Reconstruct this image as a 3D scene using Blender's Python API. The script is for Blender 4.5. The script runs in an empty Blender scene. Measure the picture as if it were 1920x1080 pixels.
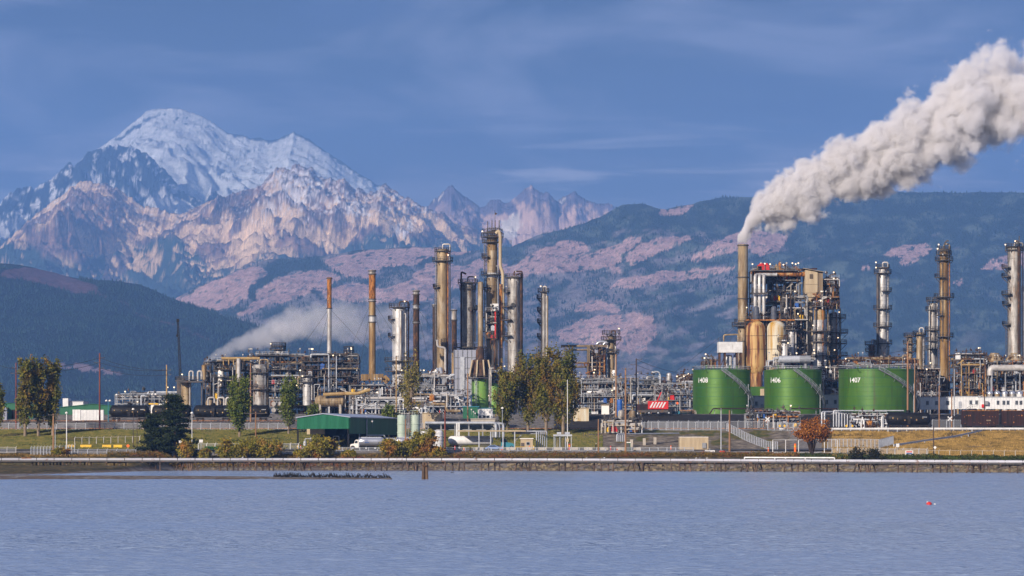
import bpy, bmesh, math, random
import numpy as np
from mathutils import Vector, Matrix
R = math.radians
scene = bpy.context.scene
COL = scene.collection

# ------------------------------------------------------------------ camera
F = 6600.0          # focal length in pixels of the 1920 px wide photograph
HZ = 840.0          # row of the horizon
CH = 6.0            # eye height over the water
cam_data = bpy.data.cameras.new('camera')
cam = bpy.data.objects.new('camera', cam_data)
COL.objects.link(cam)
cam.location = (0, 0, CH)
cam.rotation_euler = (R(90), 0, 0)
cam_data.sensor_width = 36.0
cam_data.lens = 36.0 * F / 1920.0
cam_data.shift_y = (HZ - 540.0) / 1920.0
cam_data.clip_start = 1.0
cam_data.clip_end = 60000.0
scene.camera = cam

def at(px, py, Y):
    return Vector(((px - 960.0) * Y / F, Y, CH + (HZ - py) * Y / F))

# ------------------------------------------------------------------ sun, sky, exposure
SUN_EL, SUN_AZ = 22.0, -34.0      # azimuth measured behind the viewer, negative = to the left
sun_dir = Vector((math.sin(R(SUN_AZ)) * math.cos(R(SUN_EL)), -math.cos(R(SUN_AZ)) * math.cos(R(SUN_EL)), math.sin(R(SUN_EL))))
sd = bpy.data.lights.new('sun', 'SUN')
sd.energy = 5.0
sd.angle = R(0.6)
sd.color = (1.0, 0.86, 0.72)
so = bpy.data.objects.new('sun', sd)
COL.objects.link(so)
so.rotation_euler = (-sun_dir).to_track_quat('-Z', 'Y').to_euler()

world = bpy.data.worlds.new('World')
scene.world = world
world.use_nodes = True
wn = world.node_tree
wn.nodes.clear()
def W(t, **k):
    n = wn.nodes.new(t)
    for a, b in k.items():
        if a.startswith('i_'):
            n.inputs[int(a[2:])].default_value = b
        else:
            setattr(n, a, b)
    return n
def wl(a, ao, b, bi): wn.links.new(a.outputs[ao], b.inputs[bi])
sky = W('ShaderNodeTexSky', sky_type='NISHITA')
sky.sun_disc = False
sky.sun_elevation = R(SUN_EL)
sky.sun_rotation = R(180 - SUN_AZ)
sky.air_density = 1.4
sky.dust_density = 0.6
sky.ozone_density = 3.0
bg_sky = W('ShaderNodeBackground'); bg_sky.inputs['Strength'].default_value = 0.06
wl(sky, 0, bg_sky, 'Color')
tc = W('ShaderNodeTexCoord')
sep = W('ShaderNodeSeparateXYZ'); wl(tc, 'Generated', sep, 0)
# veil of layered cloud: its own colour by elevation, banks of noise inside
ramp = W('ShaderNodeValToRGB')
wl(sep, 'Z', ramp, 0)
cr = ramp.color_ramp
cr.elements[0].position = 0.0; cr.elements[0].color = (0.24, 0.33, 0.48, 1)
cr.elements[1].position = 1.0; cr.elements[1].color = (0.07, 0.08, 0.12, 1)
for p, c in ((0.050, (0.19, 0.27, 0.44)), (0.075, (0.072, 0.110, 0.23)), (0.13, (0.008, 0.018, 0.070)), (0.19, (0.13, 0.19, 0.42)), (0.30, (0.27, 0.34, 0.53)), (0.55, (0.09, 0.11, 0.17))):
    e = cr.elements.new(p); e.color = (*c, 1)
mp = W('ShaderNodeMapping'); wl(tc, 'Generated', mp, 0)
mp.inputs['Scale'].default_value = (11.0, 3.0, 34.0)
mp.inputs['Location'].default_value = (3.1, 0.0, 0.35)
n1 = W('ShaderNodeTexNoise'); wl(mp, 0, n1, 'Vector')
n1.inputs['Scale'].default_value = 1.0; n1.inputs['Detail'].default_value = 7; n1.inputs['Roughness'].default_value = 0.52
n1.inputs['Distortion'].default_value = 0.7
r1 = W('ShaderNodeValToRGB'); wl(n1, 0, r1, 0)
r1.color_ramp.elements[0].position = 0.44; r1.color_ramp.elements[0].color = (0, 0, 0, 1)
r1.color_ramp.elements[1].position = 0.60; r1.color_ramp.elements[1].color = (1, 1, 1, 1)
mixc = W('ShaderNodeMix', data_type='RGBA'); wl(r1, 0, mixc, 0); wl(ramp, 0, mixc, 6)
# brighter bank of cloud = local colour lifted towards mauve white
addc = W('ShaderNodeMix', data_type='RGBA'); addc.inputs[0].default_value = 0.8
wl(ramp, 0, addc, 6); addc.inputs[7].default_value = (0.25, 0.255, 0.37, 1); wl(addc, 2, mixc, 7)
# thin bright streaks low over the ridges
mp2 = W('ShaderNodeMapping'); wl(tc, 'Generated', mp2, 0)
mp2.inputs['Scale'].default_value = (13.0, 3.0, 170.0)
mp2.inputs['Location'].default_value = (0.0, 1.0, 1.3)
n2 = W('ShaderNodeTexNoise'); wl(mp2, 0, n2, 'Vector')
n2.inputs['Scale'].default_value = 1.0; n2.inputs['Detail'].default_value = 8; n2.inputs['Roughness'].default_value = 0.6; n2.inputs['Distortion'].default_value = 0.4
r2 = W('ShaderNodeValToRGB'); wl(n2, 0, r2, 0)
r2.color_ramp.elements[0].position = 0.53; r2.color_ramp.elements[0].color = (0, 0, 0, 1)
r2.color_ramp.elements[1].position = 0.68; r2.color_ramp.elements[1].color = (1, 1, 1, 1)
band = W('ShaderNodeValToRGB'); wl(sep, 'Z', band, 0)
band.color_ramp.elements[0].position = 0.076; band.color_ramp.elements[0].color = (1, 1, 1, 1)
band.color_ramp.elements[1].position = 0.098; band.color_ramp.elements[1].color = (0, 0, 0, 1)
mul = W('ShaderNodeMath', operation='MULTIPLY'); wl(r2, 0, mul, 0); wl(band, 0, mul, 1)
mul2 = W('ShaderNodeMath', operation='MULTIPLY'); wl(mul, 0, mul2, 0); mul2.inputs[1].default_value = 0.85
st = W('ShaderNodeMix', data_type='RGBA'); wl(mul2, 0, st, 0); wl(mixc, 2, st, 6); st.inputs[7].default_value = (0.55, 0.52, 0.62, 1)
# darker slate streaks in the middle of the sky
mp3 = W('ShaderNodeMapping'); wl(tc, 'Generated', mp3, 0)
mp3.inputs['Scale'].default_value = (11.0, 2.0, 80.0)
mp3.inputs['Location'].default_value = (7.0, 0.3, 4.0)
n3 = W('ShaderNodeTexNoise'); wl(mp3, 0, n3, 'Vector')
n3.inputs['Scale'].default_value = 1.0; n3.inputs['Detail'].default_value = 6; n3.inputs['Roughness'].default_value = 0.55; n3.inputs['Distortion'].default_value = 0.5
r3 = W('ShaderNodeValToRGB'); wl(n3, 0, r3, 0)
r3.color_ramp.elements[0].position = 0.51; r3.color_ramp.elements[0].color = (0, 0, 0, 1)
r3.color_ramp.elements[1].position = 0.66; r3.color_ramp.elements[1].color = (1, 1, 1, 1)
m3 = W('ShaderNodeMath', operation='MULTIPLY'); wl(r3, 0, m3, 0); m3.inputs[1].default_value = 0.85
dk = W('ShaderNodeMix', data_type='RGBA'); wl(m3, 0, dk, 0); wl(st, 2, dk, 6); dk.inputs[7].default_value = (0.030, 0.050, 0.15, 1)
bg_cl = W('ShaderNodeBackground'); bg_cl.inputs['Strength'].default_value = 1.0
wl(dk, 2, bg_cl, 'Color')
mxs = W('ShaderNodeMixShader'); mxs.inputs[0].default_value = 0.86
wl(bg_sky, 0, mxs, 1); wl(bg_cl, 0, mxs, 2)
wo = W('ShaderNodeOutputWorld'); wl(mxs, 0, wo, 0)
world.cycles.sampling_method = 'MANUAL'
world.cycles.sample_map_resolution = 512

scene.view_settings.view_transform = 'Standard'
scene.view_settings.look = 'None'
scene.view_settings.exposure = 0.27
scene.view_settings.gamma = 1.0
scene.view_settings.use_curve_mapping = False
cy = scene.cycles
cy.max_bounces = 9; cy.diffuse_bounces = 2; cy.glossy_bounces = 2; cy.transmission_bounces = 3
cy.volume_bounces = 4; cy.transparent_max_bounces = 10
cy.volume_step_rate = 1.0; cy.volume_max_steps = 256
cy.use_denoising = True
cy.sample_clamp_indirect = 4.0

# ------------------------------------------------------------------ helpers: tags, materials, meshes
def tag(o, label=None, cat=None, group=None, kind=None):
    if label: o['label'] = label
    if cat: o['category'] = cat
    if group: o['group'] = group
    if kind: o['kind'] = kind
    return o
def empty(name, loc, label, cat, group=None):
    o = bpy.data.objects.new(name, None)
    COL.objects.link(o)
    o.location = loc
    o.empty_display_size = 0.5
    return tag(o, label, cat, group, 'thing')

MATS = {}
def newmat(name):
    m = bpy.data.materials.new(name)
    m.use_nodes = True
    nt = m.node_tree
    return m, nt, nt.nodes['Principled BSDF']
def nd(nt, t, inp=None, **k):
    n = nt.nodes.new(t)
    for a, b in k.items(): setattr(n, a, b)
    for a, b in (inp or {}).items(): n.inputs[a].default_value = b
    return n
def mat(name, c1, c2=None, scale=0.6, stretch=(1, 1, 1), rough=0.6, metal=0.0, pos=(0.35, 0.65), bump=0.0, bscale=None, c3=None, c3scale=0.2, c3pos=(0.5, 0.7), c3stretch=(1, 1, 1), spec=0.4, detail=6, emit=None):
    if name in MATS: return MATS[name]
    m, nt, b = newmat(name)
    b.inputs['Roughness'].default_value = rough
    b.inputs['Metallic'].default_value = metal
    b.inputs['Specular IOR Level'].default_value = spec
    L = nt.links.new
    if c2 is None and c3 is None:
        b.inputs['Base Color'].default_value = (*c1, 1)
    geo = nd(nt, 'ShaderNodeNewGeometry')
    def noise(sc, strv):
        mpn = nd(nt, 'ShaderNodeMapping'); mpn.inputs['Scale'].default_value = strv
        L(geo.outputs['Position'], mpn.inputs[0])
        n = nd(nt, 'ShaderNodeTexNoise', {'Scale': sc, 'Detail': detail, 'Roughness': 0.6})
        L(mpn.outputs[0], n.inputs['Vector'])
        return n
    if c2 is not None:
        n = noise(scale, stretch)
        r = nd(nt, 'ShaderNodeValToRGB')
        r.color_ramp.elements[0].position = pos[0]; r.color_ramp.elements[0].color = (*c1, 1)
        r.color_ramp.elements[1].position = pos[1]; r.color_ramp.elements[1].color = (*c2, 1)
        L(n.outputs[0], r.inputs[0])
        out = r.outputs[0]
        if c3 is not None:
            n_ = noise(c3scale, c3stretch)
            r_ = nd(nt, 'ShaderNodeValToRGB')
            r_.color_ramp.elements[0].position = c3pos[0]; r_.color_ramp.elements[0].color = (0, 0, 0, 1)
            r_.color_ramp.elements[1].position = c3pos[1]; r_.color_ramp.elements[1].color = (1, 1, 1, 1)
            L(n_.outputs[0], r_.inputs[0])
            mx = nd(nt, 'ShaderNodeMix', data_type='RGBA'); mx.inputs[7].default_value = (*c3, 1)
            L(r_.outputs[0], mx.inputs[0]); L(out, mx.inputs[6]); out = mx.outputs[2]
        L(out, b.inputs['Base Color'])
    if bump:
        n = noise(bscale or scale * 3, (1, 1, 1))
        bp = nd(nt, 'ShaderNodeBump', {'Strength': bump, 'Distance': 0.3})
        L(n.outputs[0], bp.inputs['Height']); L(bp.outputs[0], b.inputs['Normal'])
    if emit:
        b.inputs['Emission Color'].default_value = (*emit[:3], 1); b.inputs['Emission Strength'].default_value = emit[3]
    MATS[name] = m
    return m

class MB:
    """collects pieces in world coordinates; build() links them as ONE mesh object under its parent"""
    def __init__(s): s.v = []; s.f = []
    def add(s, vs, fs):
        n = len(s.v); s.v.extend([tuple(v) for v in vs]); s.f.extend([tuple(i + n for i in f) for f in fs]); return s
    def box(s, c, d, rz=0.0):
        x, y, z = d[0] / 2, d[1] / 2, d[2] / 2
        ca, sa = math.cos(rz), math.sin(rz)
        vs = [(c[0] + ca * a - sa * b, c[1] + sa * a + ca * b, c[2] + e) for a, b, e in
              ((-x, -y, -z), (x, -y, -z), (x, y, -z), (-x, y, -z), (-x, -y, z), (x, -y, z), (x, y, z), (-x, y, z))]
        return s.add(vs, [(0, 3, 2, 1), (4, 5, 6, 7), (0, 1, 5, 4), (1, 2, 6, 5), (2, 3, 7, 6), (3, 0, 4, 7)])
    def beam(s, a, b, w, h=None):
        a = Vector(a); b = Vector(b); h = h or w
        d = (b - a)
        if d.length < 1e-6: return s
        d.normalize()
        up = Vector((0, 0, 1)) if abs(d.z) < 0.95 else Vector((0, 1, 0))
        sx = d.cross(up).normalized() * w / 2; sy = sx.cross(d).normalized() * h / 2
        vs = [a - sx - sy, a + sx - sy, a + sx + sy, a - sx + sy, b - sx - sy, b + sx - sy, b + sx + sy, b - sx + sy]
        return s.add(vs, [(0, 3, 2, 1), (4, 5, 6, 7), (0, 1, 5, 4), (1, 2, 6, 5), (2, 3, 7, 6), (3, 0, 4, 7)])
    def tube(s, pts, r, n=8, cap=True):
        pts = [Vector(p) for p in pts]
        rs = r if isinstance(r, (list, tuple)) else [r] * len(pts)
        base = len(s.v); vs = []; prev = None
        for i, p in enumerate(pts):
            if i == 0: d = pts[1] - p
            elif i == len(pts) - 1: d = p - pts[-2]
            else: d = (pts[i + 1] - p).normalized() + (p - pts[i - 1]).normalized()
            d = d.normalized() if d.length > 1e-9 else Vector((0, 0, 1))
            if prev is None:
                up = Vector((0, 0, 1)) if abs(d.z) < 0.9 else Vector((0, 1, 0))
                u = d.cross(up).normalized()
            else:
                u = (prev - d * prev.dot(d))
                u = u.normalized() if u.length > 1e-6 else d.cross(Vector((0, 1, 0))).normalized()
            w = d.cross(u).normalized(); prev = u
            for k in range(n):
                a = 2 * math.pi * k / n
                vs.append(p + (u * math.cos(a) + w * math.sin(a)) * rs[i])
        fs = []
        for i in range(len(pts) - 1):
            for k in range(n):
                k2 = (k + 1) % n
                fs.append((i * n + k, i * n + k2, (i + 1) * n + k2, (i + 1) * n + k))
        if cap:
            fs.append(tuple(range(n - 1, -1, -1))); fs.append(tuple((len(pts) - 1) * n + k for k in range(n)))
        return s.add(vs, fs)
    def lathe(s, c, prof, n=24, a0=0.0, a1=2 * math.pi):
        full = abs(a1 - a0 - 2 * math.pi) < 1e-6
        m = n if full else n + 1
        vs = []
        for r, z in prof:
            for k in range(m):
                a = a0 + (a1 - a0) * k / n
                vs.append((c[0] + r * math.cos(a), c[1] + r * math.sin(a), c[2] + z))
        fs = []
        for i in range(len(prof) - 1):
            for k in range(n):
                k2 = (k + 1) % m
                fs.append((i * m + k, i * m + k2, (i + 1) * m + k2, (i + 1) * m + k))
        if full and prof[-1][0] > 1e-4: fs.append(tuple((len(prof) - 1) * m + k for k in range(m)))
        return s.add(vs, fs)
    def sphere(s, c, r, n=8, sq=1.0):
        prof = [(max(r * math.cos(t), 1e-4), r * sq * math.sin(t)) for t in [(-0.5 + i / (n // 2 + 1)) * math.pi for i in range(n // 2 + 2)]]
        return s.lathe(c, prof, n)
    def build(s, name, m, parent=None, smooth=False):
        me = bpy.data.meshes.new(name)
        off = Vector((0, 0, 0))
        if parent is not None:
            p = parent
            while p is not None: off = off + p.location; p = p.parent
        else:
            pass
        me.from_pydata([(v[0] - off.x, v[1] - off.y, v[2] - off.z) for v in s.v], [], s.f)
        me.materials.append(m)
        if smooth: me.polygons.foreach_set('use_smooth', [True] * len(me.polygons))
        o = bpy.data.objects.new(name, me)
        COL.objects.link(o)
        if smooth:
            try:
                me.set_sharp_from_angle(angle=R(40))
            except Exception: pass
        if parent is not None: o.parent = parent
        return o
def children(o): return [c for c in bpy.data.objects if c.parent == o]
def copy_thing(src, loc, label=None, kids=None):
    kids = kids if kids is not None else [(c, children(c)) for c in children(src)]
    r = src.copy(); COL.objects.link(r); r.location = loc
    if label: r['label'] = label
    for c, subs in kids:
        k = c.copy(); COL.objects.link(k); k.parent = r
        for g in subs:
            h = g.copy(); COL.objects.link(h); h.parent = k
    return r

# ------------------------------------------------------------------ noise in numpy
_rng = np.random.RandomState(7)
_perm = _rng.permutation(512); _perm = np.concatenate([_perm, _perm])
_g = np.stack([np.cos(np.linspace(0, 2 * np.pi, 64, endpoint=False)), np.sin(np.linspace(0, 2 * np.pi, 64, endpoint=False))], 1)
def pn(x, y, seed=0):
    xi = np.floor(x).astype(int); yi = np.floor(y).astype(int)
    xf = x - xi; yf = y - yi
    def gr(i, j, dx, dy):
        h = _perm[(_perm[(i + seed * 17) & 511] + j + seed * 31) & 511] & 63
        return _g[h, 0] * dx + _g[h, 1] * dy
    u = xf * xf * xf * (xf * (xf * 6 - 15) + 10); v = yf * yf * yf * (yf * (yf * 6 - 15) + 10)
    a = gr(xi, yi, xf, yf); b = gr(xi + 1, yi, xf - 1, yf); c = gr(xi, yi + 1, xf, yf - 1); d = gr(xi + 1, yi + 1, xf - 1, yf - 1)
    return ((a * (1 - u) + b * u) * (1 - v) + (c * (1 - u) + d * u) * v) * 1.5
def fbm(x, y, o=5, seed=0, g=0.5, l=2.03):
    r = 0; a = 1; t = 0
    for i in range(o):
        r = r + a * pn(x, y, seed + i); t += a; a *= g; x = x * l; y = y * l
    return r / t
def ridged(x, y, o=5, seed=0, g=0.5, l=2.07):
    r = 0; a = 1; t = 0; w = 1
    for i in range(o):
        n = (1 - np.abs(pn(x, y, seed + i)) * 1.6) ; n = np.clip(n, 0, 1) ** 2 * w
        w = np.clip(n * 1.6, 0, 1)
        r = r + a * n; t += a; a *= g; x = x * l; y = y * l
    return r / t
def sstep(a, b, x):
    t = np.clip((x - a) / (b - a), 0, 1); return t * t * (3 - 2 * t)
def inpoly(px, py, poly):
    ins = np.zeros(px.shape, bool)
    n = len(poly)
    for i in range(n):
        x0, y0 = poly[i]; x1, y1 = poly[(i + 1) % n]
        if y0 == y1: continue
        c = ((y0 > py) != (y1 > py)) & (px < (x1 - x0) * (py - y0) / (y1 - y0) + x0)
        ins ^= c
    return ins
def grid_mesh(name, X, Y, Z, color=None, mt=None, smooth=True):
    ny, nx = X.shape
    me = bpy.data.meshes.new(name)
    co = np.stack([X, Y, Z], -1).reshape(-1, 3).astype(np.float32)
    idx = np.arange(nx * ny).reshape(ny, nx)
    q = np.stack([idx[:-1, :-1], idx[:-1, 1:], idx[1:, 1:], idx[1:, :-1]], -1).reshape(-1, 4).astype(np.int32)
    me.vertices.add(len(co)); me.vertices.foreach_set('co', co.ravel())
    me.loops.add(q.size); me.loops.foreach_set('vertex_index', q.ravel())
    me.polygons.add(len(q)); me.polygons.foreach_set('loop_start', np.arange(0, q.size, 4, dtype=np.int32))
    try: me.polygons.foreach_set('loop_total', np.full(len(q), 4, dtype=np.int32))
    except Exception: pass
    if smooth: me.polygons.foreach_set('use_smooth', np.ones(len(q), dtype=bool))
    me.update(calc_edges=True)
    if color is not None:
        at_ = me.color_attributes.new('cover', 'FLOAT_COLOR', 'POINT')
        cc = np.concatenate([color.reshape(-1, 3), np.ones((nx * ny, 1))], 1).astype(np.float32)
        at_.data.foreach_set('color', cc.ravel())
    if mt: me.materials.append(mt)
    o = bpy.data.objects.new(name, me); COL.objects.link(o)
    return o
def cover_mat(name, rough=0.9, bump=0.6, bscale=0.05, bdist=10.0, var=0.25, vscale=0.05):
    m, nt, b = newmat(name)
    L = nt.links.new
    b.inputs['Roughness'].default_value = rough; b.inputs['Specular IOR Level'].default_value = 0.15
    a = nd(nt, 'ShaderNodeVertexColor', layer_name='cover')
    geo = nd(nt, 'ShaderNodeNewGeometry')
    n = nd(nt, 'ShaderNodeTexNoise', {'Scale': vscale, 'Detail': 7, 'Roughness': 0.65})
    L(geo.outputs['Position'], n.inputs['Vector'])
    mr = nd(nt, 'ShaderNodeMapRange', {1: 0.3, 2: 0.7, 3: 1 - var, 4: 1 + var}); L(n.outputs[0], mr.inputs[0])
    mx = nd(nt, 'ShaderNodeVectorMath', operation='SCALE'); L(a.outputs[0], mx.inputs[0]); L(mr.outputs[0], mx.inputs['Scale'])
    L(mx.outputs[0], b.inputs['Base Color'])
    n2 = nd(nt, 'ShaderNodeTexNoise', {'Scale': bscale, 'Detail': 8, 'Roughness': 0.7})
    L(geo.outputs['Position'], n2.inputs['Vector'])
    bp = nd(nt, 'ShaderNodeBump', {'Strength': bump, 'Distance': bdist})
    L(n2.outputs[0], bp.inputs['Height']); L(bp.outputs[0], b.inputs['Normal'])
    return m
# ------------------------------------------------------------------ mountains and hills
def line(pts, x):
    a = np.array(pts, float)
    return np.interp(x, a[:, 0], a[:, 1])
KS = 1.7      # metres per mountain unit: the ranges stand 11 to 28 km away
def range_layer(name, Yc, sky_pts, x0, x1, nx, ny, depth, base_z, rough_fn, color_fn, mt, jag=3.0, jfreq=0.05, power=1.15, back=0.35, jseed=3):
    """one ridge line: crest at distance Yc, slope running `depth` metres towards the viewer, and a back slope"""
    px = np.linspace(x0, x1, nx)
    cpy = line(sky_pts, px) + jag * (fbm(px * jfreq, px * 0 + 2.5, 5, jseed, 0.6) * 2)
    zc = CH + (HZ - cpy) * Yc / F
    nb = max(6, ny // 8)
    t = np.concatenate([np.linspace(0, 1, ny), 1 - np.linspace(0.04, 1, nb)])
    side = np.concatenate([np.zeros(ny), np.ones(nb)])
    T = np.repeat(t[:, None], nx, 1); S = np.repeat(side[:, None], nx, 1)
    Yr = np.where(S == 0, Yc - depth * (1 - T), Yc + depth * back * (1 - T))
    X = np.repeat(((px - 960) * Yc / F)[None, :], len(t), 0) * np.ones_like(T)
    Zb = base_z + (zc[None, :] - base_z) * T ** power
    env = np.clip(1 - T, 0, 1)
    add, aux = rough_fn(X, Yr, T, zc[None, :] - base_z)
    Z = Zb + add * np.sqrt(np.clip(env * 6, 0, 1)) * sstep(0.0, 0.15, T)
    # keep the slope under its skyline as seen from the shore
    PY = HZ - (Z - CH) * F / Yr
    PX = 960 + X * F / Yr
    c = color_fn(PX, PY, X, Yr, Z, T, aux)
    X, Yr, Z = X * KS, Yr * KS, CH + (Z - CH) * KS
    o = grid_mesh(name, X, Yr, Z, c, mt)
    tag(o, kind='structure')
    return o, (X, Yr, Z, PX, PY, T)
def mixc3(a, b, t):
    t = np.clip(t, 0, 1)[..., None]
    return a * (1 - t) + b * t
A3 = lambda *c: np.array(c, float)

m_far = cover_mat('mountain_rock', 0.9, 0.75, 0.012, 60.0, 0.30, 0.010)
m_hill = cover_mat('hill_cover', 0.95, 0.9, 0.035, 15.0, 0.35, 0.03)

# the great snow cone
baker = [(-120, 470), (0, 400), (65, 372), (120, 335), (155, 297), (190, 275), (215, 258), (240, 238), (260, 222), (275, 208), (295, 204), (320, 203), (345, 205), (370, 214), (400, 230), (425, 248), (440, 252), (455, 252), (470, 260), (487, 258), (505, 265), (525, 259), (537, 252), (545, 250), (551, 245), (557, 250), (565, 254), (582, 262), (600, 276), (620, 290), (640, 302), (660, 317), (685, 332), (705, 345), (720, 348), (735, 362), (800, 405), (900, 450), (1000, 480)]
def rf_snow(X, Y, T, H):
    r = fbm(X * 0.0016 + 3, Y * 0.0007, 5, 11, 0.5)
    w = 2 * fbm(X * 0.0015, Y * 0.0015, 4, 22); g = ridged(X * 0.0030 + w, Y * 0.0030 + 7 - w, 5, 21)
    f = fbm(X * 0.012, Y * 0.010, 5, 15, 0.65)
    return H * (0.09 * r + 0.05 * (g - 0.4)) + f * 15, (r, g, f)
def cf_snow(px, py, X, Y, Z, T, aux):
    r, g, f = aux
    snow = np.ones(px.shape + (3,)) * A3(0.72, 0.75, 0.78)
    rock = np.ones(px.shape + (3,)) * A3(0.055, 0.075, 0.10)
    n = fbm(px * 0.05, py * 0.09, 5, 31, 0.62)
    m = sstep(0.30, 0.42, n + 0.12 * (g - 0.5))
    # bare rock along the right shoulder and the summit ribs
    crest = line(baker, px)
    d = py - crest
    sh = (px > 425) & (px < 730)
    m = np.maximum(m, np.where(sh, sstep(0.0, 0.30, n + 0.55 - d / (7 + 9 * (fbm(px * 0.03, px * 0, 3, 5) + 0.4))), 0))
    rib = line([(225, 262), (250, 240), (280, 222), (310, 214)], px)
    m = np.maximum(m, np.where((px > 185) & (px < 312), sstep(0.05, 0.3, n + 0.42 - np.abs(py - rib) / 13), 0))
    m = np.maximum(m, np.where((px > 330) & (px < 352), sstep(0.1, 0.3, n + 0.3 - np.abs(py - 221) / 7), 0))
    m = np.maximum(m, sstep(0.20, 0.34, fbm(px * 0.10 + py * .05, py * 0.26 - px * .03, 5, 37, 0.7)) * 0.6)
    m = np.maximum(m, sstep(0.05, 0.0, np.abs(fbm(px * 0.035, py * 0.06 + 9, 4, 39, 0.6))) * 0.35 * sstep(0.0, .2, fbm(px * .02, py * .03, 3, 38)))
    return mixc3(snow, rock, m)
range_layer('snow_mountain', 16500, baker, -150, 960, 720, 300, 3400, 60, rf_snow, cf_snow, m_far, jag=1.4, jfreq=0.12, power=1.0)

# dark buttresses in front of the cone, streaked with snow
butte = [(-150, 470), (-60, 420), (0, 380), (20, 360), (45, 350), (65, 353), (85, 341), (110, 325), (126, 306), (132, 301), (140, 312), (155, 295), (170, 286), (190, 279), (215, 272), (244, 274), (261, 282), (285, 298), (305, 315), (322, 335), (338, 358), (367, 374), (383, 382), (391, 356), (397, 348), (411, 366), (424, 374), (470, 395), (560, 430), (700, 470)]
def rf_rock(X, Y, T, H):
    w = fbm(X * 0.002, Y * 0.002, 4, 41) * 2.0
    g = ridged(X * 0.0042 + w, Y * 0.0036 - w, 6, 43, 0.5)
    f = fbm(X * 0.03, Y * 0.02, 5, 45, 0.68)
    rl = ridged(X * 0.0016 + 0.3 * w, Y * 0.001, 3, 49, 0.45)
    return H * (0.09 * (g - 0.35) + 0.10 * (rl - .45)) + f * 9, (g, f)
def cf_butte(px, py, X, Y, Z, T, aux):
    g, f = aux
    snow = np.ones(px.shape + (3,)) * A3(0.82, 0.82, 0.84)
    rock = np.ones(px.shape + (3,)) * A3(0.022, 0.035, 0.05)
    n = fbm(px * 0.045 + py * 0.03, py * 0.03 - px * 0.02, 6, 51, 0.66)
    m = sstep(0.02, 0.14, n - 0.05 + 0.25 * (0.35 - g))
    snowf = inpoly(px, py, [(275, 372), (300, 362), (340, 372), (372, 392), (350, 410), (300, 395), (272, 382)]) | inpoly(px, py, [(-20, 425), (40, 405), (60, 400), (40, 425), (-20, 455)])
    m = np.maximum(m, snowf * 0.95)
    core = sstep(0.55, 1.0, 1 - np.hypot((px - 265) / 62, (py - 318) / 42)) + sstep(0.4, 1.0, 1 - np.hypot((px - 110) / 30, (py - 340) / 32)) + sstep(0.4, 1.0, 1 - np.hypot((px - 30) / 40, (py - 368) / 26))
    return mixc3(rock, snow, m * (1 - 0.75 * np.clip(core, 0, 1)))
range_layer('rock_buttress', 15300, butte, -160, 700, 600, 240, 2300, 50, rf_rock, cf_butte, m_far, jag=5.0, jfreq=0.09, power=0.95)

# brown crags with scree fans
crag = [(-150, 520), (-60, 480), (0, 461), (24, 441), (45, 421), (69, 400), (90, 384), (118, 364), (134, 348), (151, 342), (169, 338), (183, 345), (200, 344), (220, 353), (240, 368), (261, 384), (285, 390), (310, 396), (338, 404), (354, 394), (367, 388), (387, 380), (403, 372), (428, 370), (452, 364), (469, 358), (489, 347), (501, 331), (517, 316), (530, 314), (545, 317), (558, 313), (570, 319), (587, 323), (599, 335), (611, 341), (621, 336), (633, 343), (646, 336), (662, 350), (678, 355), (690, 361), (703, 358), (714, 350), (723, 346), (731, 354), (739, 361), (764, 374), (788, 384), (810, 392), (860, 420), (920, 440), (1000, 460)]
def rf_crag(X, Y, T, H):
    w = fbm(X * 0.0016, Y * 0.0016, 4, 61) * 2.4; w2 = fbm(X * 0.0016 + 9, Y * 0.0016, 4, 62) * 2.4
    g = 0.6 * ridged(X * 0.0026 + w, Y * 0.0019 + w2, 5, 63, 0.5) + 0.4 * ridged(X * 0.010 + 2 * w + Y * 0.004, Y * 0.009 - 2 * w2, 4, 64, 0.5)
    f = fbm(X * 0.03, Y * 0.02, 5, 65, 0.68)
    big = fbm(X * 0.0011, Y * 0.0008, 3, 67)
    rl = ridged(X * 0.0013 + 0.3 * w, Y * 0.0007 + 0.2 * w2, 3, 69, 0.45)
    return H * (0.085 * (g - 0.36) + 0.19 * (rl - 0.5)) + f * 8, (g, f, big)
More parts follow.
